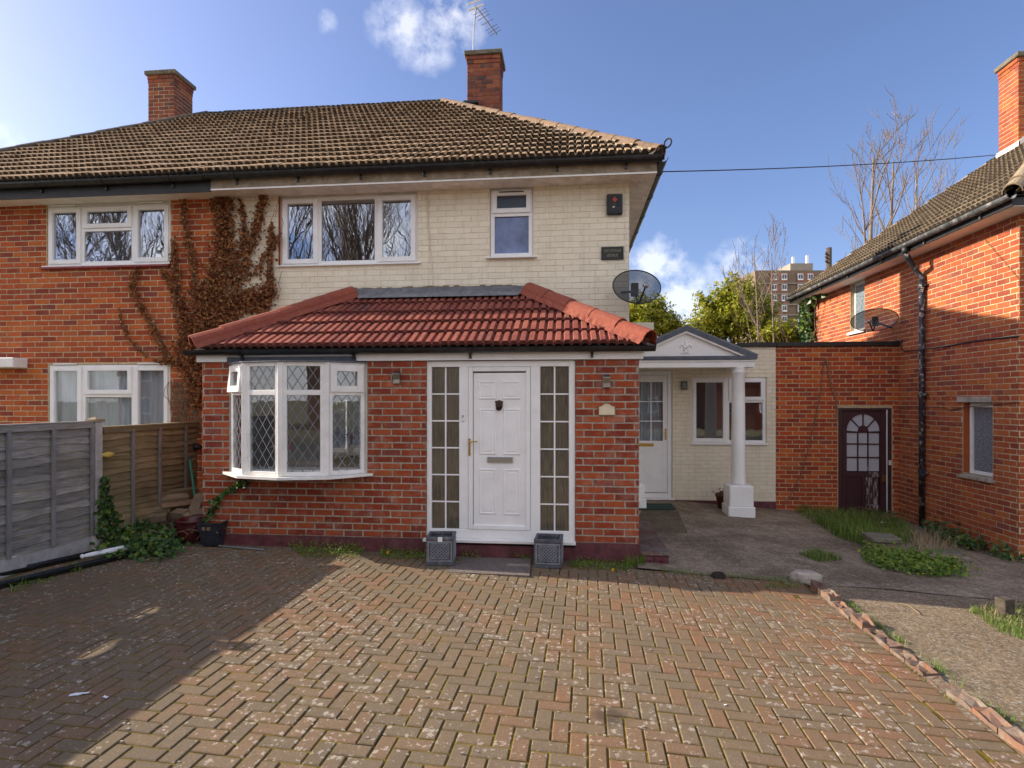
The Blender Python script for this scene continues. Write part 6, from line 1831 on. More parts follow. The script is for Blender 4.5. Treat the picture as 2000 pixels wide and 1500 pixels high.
# wooden utility pole behind the right-hand house
a = at_y(1619, 600, 26.0)
up_ = thing('utility_pole', 'dark wooden utility pole with insulators behind the right-hand house roof', 'pole', (a.x, 26.0, g(a.x)))
m = MB(); m.smooth = True; m.tube([(a.x, 26, -.4), (a.x, 26, at_y(1619, 484, 26).z)], .11, 10); m.build('pole', M['bark_dark'], up_)
for k, y in enumerate((497, 504, 512)):
    c = at_y(1614, y, 25.85); m = MB(); m.lathe([(.05, 0), (.07, .05), (.03, .12)], c, 8); m.tube([c, c + Vector((.12, .1, 0))], .03, 6); m.build('insulator', M['stem_dark'], up_)

# ---- houses across the road, seen only mirrored in panes
for k, (x0, x1) in enumerate(((-34, -22), (-19, -7), (-4, 8), (11, 23))):
    t = thing('brick_house', 'brick house across the road, seen mirrored in the ground-floor panes', 'house', ((x0 + x1) / 2, -26, -.2), 'houses across the road')
    boxobj('wall', (x0, -32, -.5), (x1, -24, 5.0), M['brick_chim'], t)
    m = MB(); m.extrude([Vector((x0 - .4, -32.4, 5.001)), Vector((x0 - .4, -23.6, 5.001)), Vector((x0 - .4, -28, 8.2))], (x1 - x0 + .8, 0, 0)); m.build('roof', M['tile_old'], t)
    for q in range(4):
        for z in (.9, 3.3):
            xx = x0 + 1.2 + q * 2.8
            w = boxobj('window', (xx, -24.0, z), (xx + 1.5, -23.93, z + 1.25), M['upvc'], t)
            for e in range(2): boxobj('pane', (xx + .1 + e * .7, -23.93, z + .1), (xx + .7 + e * .7, -23.92, z + 1.15), M['glass_slate'], w)
# ------------------------------------------------------------------ things on the ground by the door and the fence
def planter(x, y, rot, label, tagged=False):
    c = ground_pt(x, y); c.z = g(c.x, c.y)
    t = thing('lattice_planter', label, 'planter', c, 'lead-look lattice planters by the front door')
    T = Matrix.Translation(c) @ Matrix.Rotation(rot, 4, 'Z'); w, h_ = .145, .315; th = .018
    m = MB()
    for a, b in (((-w, -w), (w, -w + th)), ((-w, w - th), (w, w)), ((-w, -w + th), (-w + th, w - th)), ((w - th, -w + th), (w, w - th))): m.box((a[0], a[1], .03), (b[0], b[1], h_ - .03), M=T)
    m.bbox((-w - .006, -w - .006, 0), (w + .006, w + .006, .035), .006, M=T)
    m.build('body', M['planter'], t)
    m = MB()
    e = w + .008
    for a, b in (((-e, -e), (e, -e + .034)), ((-e, e - .034), (e, e)), ((-e, -e + .034), (-e + .034, e - .034)), ((e - .034, -e + .034), (e, e - .034))): m.bbox((a[0], a[1], h_ - .035), (b[0], b[1], h_), .005, M=T)
    m.build('rim', M['planter'], t)
    for q in range(4):
        Tq = T @ Matrix.Rotation(q * math.pi / 2, 4, 'Z'); m = MB(); y0 = -w - .007
        rect_frame(m, -w + .01, w - .01, .045, h_ - .045, .016, y0, -w - .0005, Tq, .002)
        rect_frame(m, -w + .045, w - .045, .075, h_ - .065, .008, y0 - .002, -w - .0008, Tq, .002)
        a0, a1, b0, b1 = -w + .05, w - .05, .08, h_ - .07
        for k in range(-5, 6):
            for sg in (1, -1):
                xm = k * .036; pts = []
                for zz in (b0, b1):
                    xx = xm + sg * (zz - (b0 + b1) / 2); pts.append((xx, zz))
                (xa_, za_), (xb_, zb_) = pts; lo_t, hi_t = 0.0, 1.0
                dx = xb_ - xa_
                for lim, sgn2 in ((a0, 1), (a1, -1)):
                    ta = (lim - xa_) / dx
                    if (dx > 0) == (sgn2 > 0): lo_t = max(lo_t, ta)
                    else: hi_t = min(hi_t, ta)
                if hi_t - lo_t < .05: continue
                p1 = Vector((xa_ + dx * lo_t, y0, za_ + (zb_ - za_) * lo_t)); p2 = Vector((xa_ + dx * hi_t, y0, za_ + (zb_ - za_) * hi_t))
                m.tube([Tq @ p1, Tq @ p2], .005, 4)
        m.build('lattice', M['lattice'], t)
    boxo = MB(); boxo.box((-w + th, -w + th, .05), (w - th, w - th, h_ - .06), M=T); boxo.build('soil', M['soil'], t)
    if tagged: mm = MB(); mm.box((-.02, -w - .0105, h_ - .05), (.03, -w - .0085, h_ + .002), M=T); mm.build('plastic_tag', M['white_litter'], t)
planter(862, 1098, .10, 'grey lattice planter at the bow-window side of the front door', True)
planter(1072, 1103, -.05, 'grey lattice planter at the plaque side of the front door')
q = [at_z(x, y, .045) for x, y in ((872, 1117), (906, 1088), (1037, 1091), (1034, 1124))]
m = MB(); b_ = [Vector((p.x, p.y, g(p.x, p.y) - .01)) for p in q]
m.add(b_ + q, [(3, 2, 1, 0), (4, 5, 6, 7), (0, 1, 5, 4), (1, 2, 6, 5), (2, 3, 7, 6), (3, 0, 4, 7)])
tag(m.build('door_slab', M['slab']), 'rough dark stone slab laid as a step in front of the white door', 'slab')

# side step beside the extension
st = thing('side_step', 'worn maroon painted step along the side of the front extension', 'step', (.95, 7.4, g(1.0)))
boxobj('tread', (EXR + .014, YE + .03, .075), (EXR + .36, YE + 1.75, .12), concrete_mat('worn_maroon_step', (.12, .05, .05), (.17, .075, .07), (.20, .19, .18), damt=.8, dscale=2.2, moss=.1), st, .008)
m = MB()
for c_ in range(2):
    for k in range(2 if c_ else 3):
        x0 = EXR + .016 + (k * .125 if not c_ else (k * .17))
        w_ = .118 if not c_ else .163
        if x0 + w_ > EXR + .35: w_ = EXR + .35 - x0
        boxobj('brick', (x0, YE + .045, g(1.0) - .04 + c_ * .075), (x0 + w_, YE + .2, g(1.0) + .03 + c_ * .062), M['maroon'], st, .005)
boxobj('core', (EXR + .02, YE + .2, -.2), (EXR + .345, YE + 1.74, .074), M['maroon'], st)
# raised slab and mat at the annexe door
a, b = ground_pt(1246, 1040), ground_pt(1330, 1000)
m = MB(); zt_ = g(1.6) + .035; pts = [ground_pt(1235, 1042), ground_pt(1342, 1042), ground_pt(1318, 992), ground_pt(1235, 992)]
m.add([Vector((p.x, p.y, g(p.x) - .05)) for p in pts] + [Vector((p.x, p.y, zt_)) for p in pts], [(3, 2, 1, 0), (4, 5, 6, 7), (0, 1, 5, 4), (1, 2, 6, 5), (2, 3, 7, 6), (3, 0, 4, 7)])
tag(m.build('threshold_slab', concrete_mat('mossy_slab', (.10, .08, .05), (.16, .125, .09), (.05, .035, .02), damt=.8, moss=.7)), 'mossy brown concrete slab in front of the annexe door', 'slab')
mt_ = MB(); p = [at_z(x, y, zt_ + .005) for x, y in ((1236, 996), (1318, 996), (1312, 984), (1236, 984))]
mt_.extrude([Vector((v.x, v.y, zt_ + .001)) for v in p], (0, 0, .014)); tag(mt_.build('door_mat', plain('dark_green_mat', (.012, .04, .03), .95, .3, 60, .8, 80)), 'dark green door mat at the annexe door', 'mat')
# maroon flower pot behind the column
c = at_y(1413, 985, 10.75); c.z = g(c.x)
t = thing('flower_pot', 'maroon flower pot beside the annexe wall behind the column pedestal', 'pot', c)
m = MB(); m.smooth = True; m.lathe([(.10, 0), (.13, .2), (.15, .24), (.15, .28), (.13, .28), (.12, .22)], c, 18); m.build('pot', M['terracotta_dark'], t)
m = MB(); rr = random.Random(2)
for _ in range(40): leaf(m, c + Vector((rr.gauss(0, .05), rr.gauss(0, .05), .30 + abs(rr.gauss(0, .03)))), rndn(rr, (0, 0, 1), .6), .05, rr)
m.build('dry_leaves', M['leaf_dead'], t, rnd=True)

# glazed pot, square pot, offcuts, stake by the fence
gp = ground_pt(362, 1060); gp.y += .12; gp.z = g(gp.x)
t = thing('glazed_pot', 'dark red glazed round pot heaped with timber offcuts by the fence', 'pot', gp)
m = MB(); m.smooth = True; m.lathe([(.115, 0), (.135, .02), (.175, .15), (.18, .20), (.17, .23), (.185, .24), (.19, .27), (.175, .275), (.165, .25), (.15, .12)], gp, 28); gpo = m.build('pot', M['terracotta_dark'], t)
m = MB()
for k in range(30): a = 2 * math.pi * k / 30; m.tube([gp + Vector((.184 * math.cos(a), .184 * math.sin(a), .185)), gp + Vector((.184 * math.cos(a + .12), .184 * math.sin(a + .12), .215))], .007, 5)
m.build('rope_band', M['terracotta_dark'], gpo)
sq = ground_pt(409, 1066); sq.z = g(sq.x); sq.y += .10
t = thing('square_pot', 'black square tapered plant pot in front of the brick pier', 'pot', sq)
T = Matrix.Translation(sq) @ Matrix.Rotation(.12, 4, 'Z'); m = MB()
def taper(m, a0, z0, a1, z1, T):
    v = [Vector((sx * a0, sy * a0, z0)) for sx, sy in ((-1, -1), (1, -1), (1, 1), (-1, 1))] + [Vector((sx * a1, sy * a1, z1)) for sx, sy in ((-1, -1), (1, -1), (1, 1), (-1, 1))]
    v = [T @ p for p in v]; m.add(v, [(0, 1, 5, 4), (1, 2, 6, 5), (2, 3, 7, 6), (3, 0, 4, 7)]); return v
va = taper(m, .095, 0, .14, .27, T); taper(m, .13, .27, .10, .05, T); m.add(va[:4], [(3, 2, 1, 0)])
rect_frame(m, -.14, .14, 0, .28, .012, 0, .012, T @ Matrix.Translation((0, -.14, .27)) @ Matrix.Rotation(-math.pi / 2, 4, 'X'), .002) if False else None
for a, b in (((-.145, -.145), (.145, -.128)), ((-.145, .128), (.145, .145)), ((-.145, -.128), (-.128, .128)), ((.128, -.128), (.145, .128))): m.box((a[0], a[1], .262), (b[0], b[1], .28), M=T)
m.build('pot', M['pot_black'], t); m = MB(); m.box((-.10, -.10, .1), (.10, .10, .22), M=T); m.build('soil', M['soil'], t)
m = MB()
for k in (-1, 1): m.bbox((-.035 + k * .03 - .02, -.142, .19), (-.035 + k * .03 + .02, -.13, .23), .003, M=T)
m.build('emblem', M['stem'], t)
# debris heap under the offcuts
hp = MB(); rr = random.Random(8); nx, ny = 22, 22
def heapz(x, y):
    return max(g(x) - .03, g(x) + .30 * math.exp(-((x + 4.85) / .42) ** 2 - ((y - 7.55) / .55) ** 2) + .02 * math.sin(x * 23 + y * 9))
for j in range(ny + 1):
    for i in range(nx + 1):
        x = -5.45 + 1.05 * i / nx; y = 6.55 + 1.35 * j / ny; hp.v.append((x, y, heapz(x, y)))
for j in range(ny):
    for i in range(nx): a = j * (nx + 1) + i; hp.f.append((a, a + 1, a + nx + 2, a + nx + 1)); hp.r.append(0)
tag(hp.build('debris_heap', M['dirt']), 'heap of soil and rubble in the corner between fence and extension', 'heap', kind='stuff')
offs = [((338, 972), .30, .13, .055, .9, -.35, 'broad'), ((316, 993), .20, .11, .05, .3, -.3, 'small square'), ((301, 1011), .24, .09, .07, .5, -.2, 'low'), ((352, 1003), .16, .10, .07, -.2, -.3, 'short dark'), ((369, 1008), .15, .09, .06, -.5, -.3, 'short chamfered'),
        ((386, 1003), .15, .11, .06, .8, -.4, 'short tilted'), ((385, 983), .12, .22, .04, .0, -.9, 'upright flat'), ((349, 984), .36, .08, .02, 1.0, -.5, 'long thin pinkish'), ((356, 958), .34, .05, .04, .8, -.3, 'narrow')]
for (x, y), l_, w_, h_, rz, tl, ad in offs:
    Yp = 6.95 + (1012 - y) * .0095
    c = at_y(x, y, Yp); c.z = max(c.z, heapz(c.x, c.y) + .02)
    T = Matrix.Translation(c) @ Matrix.Rotation(rz, 4, 'Z') @ Matrix.Rotation(-tl, 4, 'X')
    l_ *= 1.2; w_ *= 1.25; h_ *= 1.2
    m = MB(); m.bbox((-l_ / 2, -w_ / 2, -h_ / 2), (l_ / 2, w_ / 2, h_ / 2), .005, M=T)
    where = 'heaped on the red glazed pot' if y > 995 and x > 340 else 'on the heap by the brown fence panel'
    tag(m.build('timber_offcut', M['wood_cut'] if 'pink' not in ad else M['ridge_tan']), '%s timber offcut %s' % (ad, where), 'offcut', 'timber offcuts heaped by the fence')
a, b = at_y(370, 893, 7.5), at_y(382, 980, 7.25)
t = thing('garden_stake', 'bright green garden stake leaning in the corner by the fence', 'stake', b)
m = MB(); m.tube([a.lerp(b, .06), b], .016, 8); m.build('shaft', M['green_paint'], t); m = MB(); m.tube([a, a.lerp(b, .065)], .017, 8); m.build('tip', M['black_dull'], t)
t = thing('plastic_scoop', 'yellow plastic scoop wedged on the brown fence panel', 'scoop', at_x(210, 890, XF + .05))
m = MB(); m.smooth = True; c = at_x(211, 888, XF + .06); blob(m, c, (.03, .09, .035), 10); m.build('scoop', plain('yellow_plastic', (.62, .45, .10), .4, .1), t)
m = MB(); m.tube([at_x(220, 889, XF + .05), at_x(247, 888, XF + .05)], .006, 6); m.build('handle', M['straw'], t)
m = MB(); m.smooth = True; blob(m, at_x(386, 873, XF + .07), (.05, .08, .05), 10)
tag(m.build('vent_cap', M['black_dull']), 'black rounded plastic cap on the brown fence panel beside the extension', 'cap')
# lengths of black guttering and a white spindle along the fence foot
def rail_(x0, y0, x1, y1, off, r_, label, z_=.05):
    A = ground_pt(x0, y0); B = ground_pt(x1, y1); A.z = g(A.x) + z_; B.z = g(B.x) + z_
    d = (B - A).normalized(); sd = Vector((d.y, -d.x, 0))
    prof = [(math.cos(math.pi + math.pi * k / 8) * r_, math.sin(math.pi + math.pi * k / 8) * r_) for k in range(9)] + [(math.cos(math.pi + math.pi * k / 8) * (r_ - .006), math.sin(math.pi + math.pi * k / 8) * (r_ - .006)) for k in reversed(range(9))]
    m = MB(); m.sweep([A - d * 1.6, A, B], prof, sd); tag(m.build('spare_gutter', M['black_pl']), label, 'guttering', 'spare black gutter lengths by the fence')
rail_(0, 1150, 262, 1086, 0, .055, 'length of spare black guttering on the paving, further from the fence', .056)
rail_(0, 1127, 225, 1076, 0, .05, 'length of spare black guttering tight against the grey fence', .051)
A, B = ground_pt(157, 1106), ground_pt(250, 1086); A.z = g(A.x) + .10; B.z = g(B.x) + .10
t = thing('white_spindle', 'turned white wooden spindle lying on the spare guttering', 'spindle', (A + B) / 2)
d = (B - A); L_ = d.length
prof = [(0, .012), (.02, .022), (.05, .024), (.07, .014), (.10, .020), (.22, .024), (.36, .026), (.385, .017), (.40, .026), (.42, .018), (.44, .027), (.50, .029), (.98, .029), (1.0, .026)]
m = MB(); m.smooth = True; m.tube([A + d * q for q, _ in prof], [r_ for _, r_ in prof], 14); m.build('shaft', M['upvc'], t)
A, B = ground_pt(428, 1068), ground_pt(518, 1076); A.z = g(A.x) + .012; B.z = g(B.x) + .012
m = MB(); m.tube([A, B], .012, 8); tag(m.build('metal_rod', M['grey_metal']), 'thin pale metal rod lying at the foot of the bow-window wall', 'rod')

# kerb of broken bricks along the drive, and the stone at its end
kb = thing('brick_kerb', 'broken brick-on-edge kerb between the driveway and the concrete path', 'kerb', (2.54, 4.0, g(2.5)))
rr = random.Random(6); y = -1.2; k = 0
bedm = MB()
while y < 6.05:
    L_ = rr.uniform(.19, .23); h_ = .046 + rr.uniform(-.014, .010); x0 = 2.49 + rr.gauss(0, .006)
    if y > 4.9: h_ += .025
    if rr.random() < .12: h_ *= .5
    c = Vector((x0 + .055, y + L_ / 2, g(2.5) - .03)); T = Matrix.Translation(c) @ Matrix.Rotation(rr.gauss(0, .03), 4, 'Z') @ Matrix.Rotation(rr.gauss(0, .03), 4, 'X')
    m = MB()
    tz = [h_ + .03 + rr.gauss(0, .010) for _ in range(8)]; ch = .012
    # open-topped broken brick: jagged top outline
    top = [(-.052, -L_ / 2 + .004), (-.05, -L_ / 6), (-.052, L_ / 6), (-.052, L_ / 2 - .004), (.05, L_ / 2 - .004), (.052, L_ / 6), (.05, -L_ / 6), (.052, -L_ / 2 + .004)]
    v = [T @ Vector((a, b, -.03)) for a, b in top] + [T @ Vector((a, b, tz[i])) for i, (a, b) in enumerate(top)] + [T @ Vector((a * .62, b * .80, tz[i] - rr.choice((.004, .012, .024)))) for i, (a, b) in enumerate(top)]
    f_ = [(i, (i + 1) % 8, 8 + (i + 1) % 8, 8 + i) for i in range(8)] + [(8 + i, 8 + (i + 1) % 8, 16 + (i + 1) % 8, 16 + i) for i in range(8)] + [tuple(range(16, 24))]
    f_ = [tuple(reversed(q)) for q in f_]
    m.add(v, f_); m.build('brick', M['kerb'] if 'kerb' in M else M.setdefault('kerb', brick_mat('kerb_brick', [(0, (.15, .095, .07)), (.4, (.20, .13, .095)), (.8, (.23, .165, .12)), (1, (.19, .155, .125))], bloom=.75, dark=.4, bloomcol=(.31, .27, .21))), kb)
    y += L_ + .006
m = MB(); rr = random.Random(12)
pts = []
for k in range(60):
    yy = -1.3 + 7.4 * k / 59; pts.append((yy, 2.475 + rr.gauss(0, .012), 2.62 + rr.gauss(0, .012)))
for k in range(59):
    (ya, a0, a1), (yb, b0, b1) = pts[k], pts[k + 1]; m.face([(a0, ya, g(2.5) + .004), (a1, ya, g(2.5) + .014), (b1, yb, g(2.5) + .014), (b0, yb, g(2.5) + .004)])
m.build('mortar_bed', M['dirt'], kb)
def rock(name, c, sx, sy, sz, mat, label, cat, seed, rot=0.0):
    rr = random.Random(seed); m = MB(); n_ = 9
    ph = [rr.uniform(0, 6) for _ in range(6)]
    for i in range(n_ + 1):
        th = math.pi * i / n_
        for j in range(14):
            a = 2 * math.pi * j / 14
            q = 1 + .10 * math.sin(3 * a + ph[0] + th * 2) + .07 * math.sin(5 * a + ph[1]) + rr.gauss(0, .03)
            def sg(v, e=.55): return math.copysign(abs(v) ** e, v)
            m.v.append(tuple(Vector(c) + Matrix.Rotation(rot, 3, 'Z') @ Vector((sx * q * sg(math.cos(a)) * sg(math.sin(th)), sy * q * sg(math.sin(a)) * sg(math.sin(th)), sz * sg(math.cos(th), .6) * (1 + rr.gauss(0, .02))))))
    for i in range(n_):
        for j in range(14): k = (j + 1) % 14; m.f.append((i * 14 + j, (i + 1) * 14 + j, (i + 1) * 14 + k, i * 14 + k)); m.r.append(0)
    tag(m.build(name, mat), label, cat)
c = ground_pt(1581, 1140); rock('concrete_lump', (c.x, c.y + .10, g(c.x) + .035), .15, .10, .075, M['stone'], 'pale broken concrete lump at the end of the brick kerb', 'rubble', 3, -.2)
c = ground_pt(1405, 1130); rock('dark_stone', (c.x, c.y + .04, g(c.x) + .0), .07, .05, .06, M['soil'], 'small dark stone at the paving edge', 'stone', 4, .2)
# brick pier stub with concrete lid
c = ground_pt(1738, 1084); t = thing('drain_stub', 'low brick drain surround with square concrete lid among the ivy', 'drain', (c.x, c.y + .17, g(c.x)))
C = Vector((c.x, c.y + .20, g(c.x))); T = Matrix.Translation(C) @ Matrix.Rotation(-.15, 4, 'Z')
for r_ in range(2):
    for k in range(2):
        m = MB(); m.bbox((-.16 + k * .162, -.15, r_ * .078 - .01), (-.16 + k * .162 + .156, .15, r_ * .078 + .066), .006, M=T); m.build('brick', M['wood_cut'], t)
m = MB(); m.bbox((-.19, -.18, .147), (.19, .18, .215), .012, M=T); m.build('lid', M['conc_cap'], t)
c = ground_pt(1972, 1212); T = Matrix.Translation((c.x, c.y + .06, g(c.x))) @ Matrix.Rotation(.3, 4, 'Z')
m = MB(); m.bbox((-.06, -.05, -.02), (.06, .05, .19), .006, M=T); tag(m.build('timber_stub', M['bark_dark']), 'short square timber stub standing in the grass beside the path', 'post')
c = ground_pt(1905, 1085); T = Matrix.Translation((c.x - .45, c.y, g(c.x) + .012)) @ Matrix.Rotation(.1, 4, 'Z')
m = MB(); m.bbox((-.30, -.14, -.02), (.30, .14, .035), .01, M=T); tag(m.build('loose_slab', M['conc_cap']), 'loose grey concrete slab behind the clump of ivy', 'slab')

# ------------------------------------------------------------------ grass, weeds and litter
rr = random.Random(21)
def stuff(name, m, mat, label, cat):
    return tag(m.build(name, mat, rnd=True), label, cat, kind='stuff')
m = MB()
blades(m, poly_ground([(1555, 1000), (1600, 995), (1740, 1010), (1770, 1030), (1790, 1062), (1700, 1075), (1620, 1040)], 3600, rr), .20, rr, .008, .7)
blades(m, poly_ground([(1590, 1020), (1700, 1015), (1700, 1070), (1640, 1055)], 1300, rr), .26, rr, .008, .8)
blades(m, poly_ground([(1558, 1085), (1600, 1078), (1648, 1095), (1600, 1100)], 700, rr), .11, rr, .005, .8)
stuff('grass_patch', m, M['grass'], 'rough green grass growing in front of the plum door', 'grass')
m = MB()
blades(m, poly_ground([(1770, 1050), (1850, 1045), (1870, 1080), (1800, 1085)], 260, rr), .28, rr, .006, 1.1)
blades(m, poly_ground([(1900, 1190), (2000, 1180), (2000, 1240), (1930, 1215)], 240, rr), .12, rr, .005, 1.2)
stuff('dry_grass', m, M['straw'], 'dry straw-coloured grass by the downpipe and the path edge', 'grass')
m = MB()
for seg in range(34):
    y0 = -.5 + seg * .19 + rr.uniform(-.05, .05); n_ = int(rr.choice((4, 20, 45, 70)))
    blades(m, [Vector((2.66 + abs(rr.gauss(0, .03)), y0 + rr.uniform(-.1, .1), g(2.6))) for _ in range(n_)], rr.choice((.05, .09)), rr, .004, .9)
    if rr.random() < .6: blades(m, [Vector((2.46 + rr.gauss(0, .012), y0 + rr.uniform(-.07, .07), g(2.46))) for _ in range(14)], .035, rr, .004, 1.0)
blades(m, poly_ground([(1890, 1195), (2000, 1185), (2020, 1260), (1950, 1235)], 1100, rr), .09, rr, .005, .9)
blades(m, poly_ground([(1510, 1128), (1560, 1130), (1565, 1150), (1490, 1150)], 300, rr), .05, rr, .004, 1.0)
blades(m, poly_ground([(1290, 1112), (1500, 1130), (1540, 1140), (1290, 1120)], 420, rr), .05, rr, .004, 1.0)
stuff('kerb_grass', m, M['grass'], 'tufts of grass along the brick kerb and path edge', 'grass')
m = MB()
for (P_, n_, hs) in (([(560, 1068), (650, 1062), (720, 1070), (700, 1092), (590, 1090)], 1500, .09), ([(740, 1075), (835, 1080), (835, 1094), (745, 1092)], 700, .05), ([(900, 1082), (940, 1078), (940, 1092), (900, 1092)], 150, .06), ([(1005, 1082), (1045, 1085), (1045, 1095), (1005, 1092)], 250, .07), ([(1110, 1098), (1230, 1098), (1240, 1118), (1120, 1112)], 600, .05)):
    for p in poly_ground(P_, n_, rr): leaf(m, p + Vector((0, 0, abs(rr.gauss(0, hs * .6)))), rndn(rr, (0, -.3, .8), .6), rr.uniform(.014, .032), rr, .5)
blades(m, poly_ground([(1218, 1085), (1245, 1082), (1262, 1105), (1225, 1112)], 500, rr), .16, rr, .004, .8)
blades(m, poly_ground([(1110, 1095), (1220, 1098), (1220, 1115), (1110, 1108)], 300, rr), .05, rr, .004, .8)
stuff('wall_weeds', m, M['weed'], 'low green weeds along the foot of the extension wall', 'weeds')
m = MB()
for p in poly_ground([(1700, 1075), (1760, 1085), (1850, 1100), (1885, 1120), (1850, 1132), (1760, 1122), (1690, 1100)], 2600, rr):
    q_ = math.sin(p.x * 9) * math.sin(p.y * 13 + 1)
    if q_ < -.35 and rr.random() < .8: continue
    leaf(m, p + Vector((rr.gauss(0, .05), rr.gauss(0, .04), .02 + abs(rr.gauss(0, .05 + .035 * q_)))), rndn(rr, (0, -.4, 1), .45), rr.uniform(.03, .062), rr, .9, .3)
stuff('ground_ivy', m, M['weed'], 'clump of round-leaved ground ivy around the drain surround', 'ground cover')
m = MB()
for (P_, n_) in (([(1800, 1035), (1850, 1040), (1930, 1075), (1900, 1080), (1830, 1060)], 500), ([(1930, 1080), (2000, 1090), (2000, 1108), (1940, 1095)], 120)):
    for p in poly_ground(P_, n_, rr): leaf(m, p + Vector((0, 0, .03 + abs(rr.gauss(0, .08)))), rndn(rr, (-.3, -.5, 1), .5), rr.uniform(.04, .08), rr, .8, .3)
stuff('wall_foot_ivy', m, M['leaf_ivy'], 'straggling ivy at the foot of the right-hand house wall', 'ivy')
m = MB()
for k in range(26):                                       # brambles before the plum door
    p = ground_pt(rr.uniform(1640, 1790), rr.uniform(1005, 1030)); d = Vector((rr.uniform(-1, 1), rr.uniform(-.3, .3), 0)); L_ = rr.uniform(.4, .9)
    m.tube([p + d * L_ * q + Vector((0, 0, .05 + .55 * L_ * q * (1.2 - q))) for q in [i / 6 for i in range(7)]], .005, 4)
for (x0, y0, x1, y1) in ((1850, 1095, 1925, 1105), (1760, 1040, 1820, 1085)):
    a, b = ground_pt(x0, y0), ground_pt(x1, y1); m.tube([a + Vector((0, 0, .02)), a.lerp(b, .5) + Vector((0, 0, .12)), b + Vector((0, 0, .02))], .006, 4)
stuff('brambles', m, M['stem'], 'bare bramble stems arching in front of the plum door', 'brambles')
m = MB()
for k in range(22):
    a = ground_pt(rr.uniform(330, 400), rr.uniform(1030, 1066)); a.y -= .03; d = Vector((rr.uniform(-.4, .5), rr.uniform(-.15, .1), 0)); pts = [a + d * q + Vector((0, 0, .05 + .3 * q * (1.3 - q) + .02 * rr.random())) for q in [i / 6 for i in range(7)]]
    m.tube(pts, .004, 4)
stuff('dry_vines', m, M['stem'], 'dry tangled vine stems over the pots by the fence', 'stems')
m = MB()
for P_, n_, hs in (([(130, 1110), (160, 1105), (160, 1118), (130, 1122)], 60, .08), ([(60, 1130), (110, 1120), (110, 1135), (60, 1145)], 40, .05), ([(20, 1140), (60, 1130), (60, 1150), (20, 1160)], 40, .09)):
    blades(m, poly_ground(P_, n_, rr), hs, rr, .006, .8)
    for p in poly_ground(P_, n_ // 2, rr): leaf(m, p + Vector((0, 0, hs * .6 * rr.random())), rndn(rr, (0, -.2, 1), .5), .04, rr, .4)
stuff('fence_weeds', m, M['weed'], 'small weeds beside the spare guttering', 'weeds')
def dandelion(x, y, dz, label):
    c = ground_pt(x, y); c.z = g(c.x); t = thing('dandelion', label, 'flower', c, 'yellow dandelions')
    m = MB(); m.tube([c, c + Vector((0, 0, dz))], .003, 4); m.build('stalk', M['weed'], t)
    m = MB(); rq = random.Random(int(x))
    for _ in range(40): leaf(m, c + Vector((0, 0, dz + .004)) + rndn(rq) * .006, rndn(rq, (0, 0, 1), .5), .026, rq, .5)
    m.build('flower_head', M['yellow'], t)
dandelion(757, 1088, .045, 'yellow dandelion among the weeds below the bow window'); dandelion(1197, 1118, .02, 'yellow dandelion at the paving edge near the side step')
dandelion(1676, 1043, .09, 'yellow dandelion in the grass before the plum door'); dandelion(1691, 1044, .09, 'yellow dandelion in the grass before the plum door')
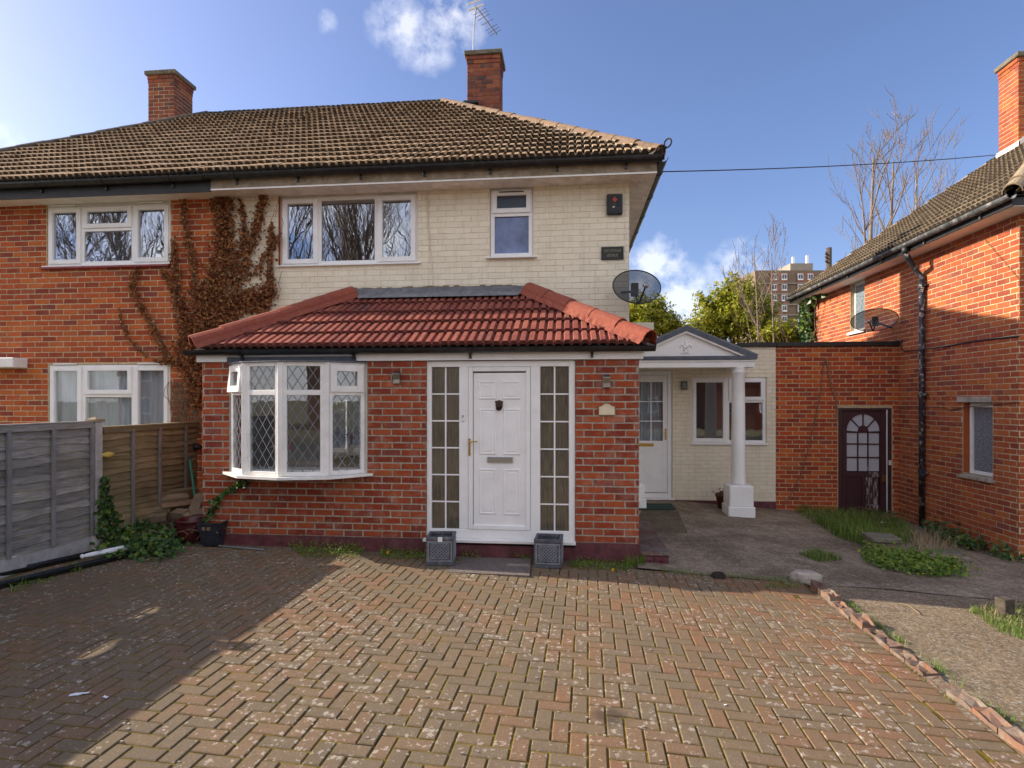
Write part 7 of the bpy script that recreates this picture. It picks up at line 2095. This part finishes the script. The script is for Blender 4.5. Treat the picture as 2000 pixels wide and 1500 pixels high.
def scrap(x, y, w, h_, rot, label, mat='white_litter', z_=.004):
    c = ground_pt(x, y); c.z = g(c.x) + z_; m = MB(); rq = random.Random(int(x * 3 + y)); n_ = 4
    for i in range(n_ + 1):
        for j in range(3):
            p = Matrix.Rotation(rot, 3, 'Z') @ Vector(((i / n_ - .5) * w, (j / 2 - .5) * h_, abs(rq.gauss(0, min(w, h_) * .16)))); m.v.append(tuple(c + p))
    for i in range(n_):
        for j in range(2): a = i * 3 + j; m.f.append((a, a + 3, a + 4, a + 1)); m.r.append(0)
    tag(m.build('litter', M[mat]), label, 'litter', 'scraps of litter')
scrap(155, 1357, .10, .03, .35, 'clear plastic strip lying on the shaded paving'); scrap(206, 1363, .035, .018, -.3, 'small white paper scrap beside the plastic strip')
scrap(348, 1072, .12, .07, .2, 'crumpled pale blue wrapper by the black square pot', 'blue_litter'); scrap(266, 1083, .08, .06, .8, 'white paper scrap at the end of the spare guttering')
scrap(1463, 1037, .07, .03, .4, 'white paper scrap on the concrete yard'); scrap(1600, 1034, .09, .05, .2, 'pale blue scrap at the edge of the grass', 'blue_litter')
scrap(1723, 1028, .10, .06, .5, 'white scrap caught in the brambles by the plum door', z_=.06); scrap(1978, 1200, .10, .06, .3, 'white paper scrap beside the timber stub', z_=.02)
scrap(520, 1125, .02, .012, .4, 'tiny white chip on the shaded paving'); scrap(1417, 1378, .018, .012, .4, 'tiny white chip on the sunlit paving')
m = MB()
for k in range(420):                                     # fallen chips and crumbs near the wall foot and over the drive
    if rr.random() < .6: p = ground_pt(rr.uniform(150, 700), rr.uniform(1070, 1180))
    else: p = ground_pt(rr.uniform(50, 1900), rr.uniform(1100, 1490))
    if p.x < XF + .1 or p.x > 2.4: continue
    s_ = rr.uniform(.003, .008); c = Vector((p.x, p.y, g(p.x) + s_ * .5)); m.box(tuple(c - Vector((s_, s_ * .7, s_ * .5))), tuple(c + Vector((s_, s_ * .7, s_ * .5))))
tag(m.build('crumbs', M['stone']), 'pale grit and paint crumbs scattered on the driveway', 'grit', kind='stuff')
c = ground_pt(1790, 1190)
m = MB(); m.tube([ground_pt(1758, 1183) + Vector((0, 0, .02)), ground_pt(1775, 1188) + Vector((0, 0, .025)), ground_pt(1797, 1201) + Vector((0, 0, .01))], .006, 5); tag(m.build('twig', M['straw']), 'pale dry twig lying on the concrete path', 'twig')
# white hood at the edge of the red brick house front
p0, p1 = at_y(-60, 718, YH - .25), at_y(25, 698, YH - .25)
boxobj('door_hood', (p0.x, YH - .25, p0.z), (p1.x, YH - .009, p1.z), M['upvc_old'], neigh, .01)
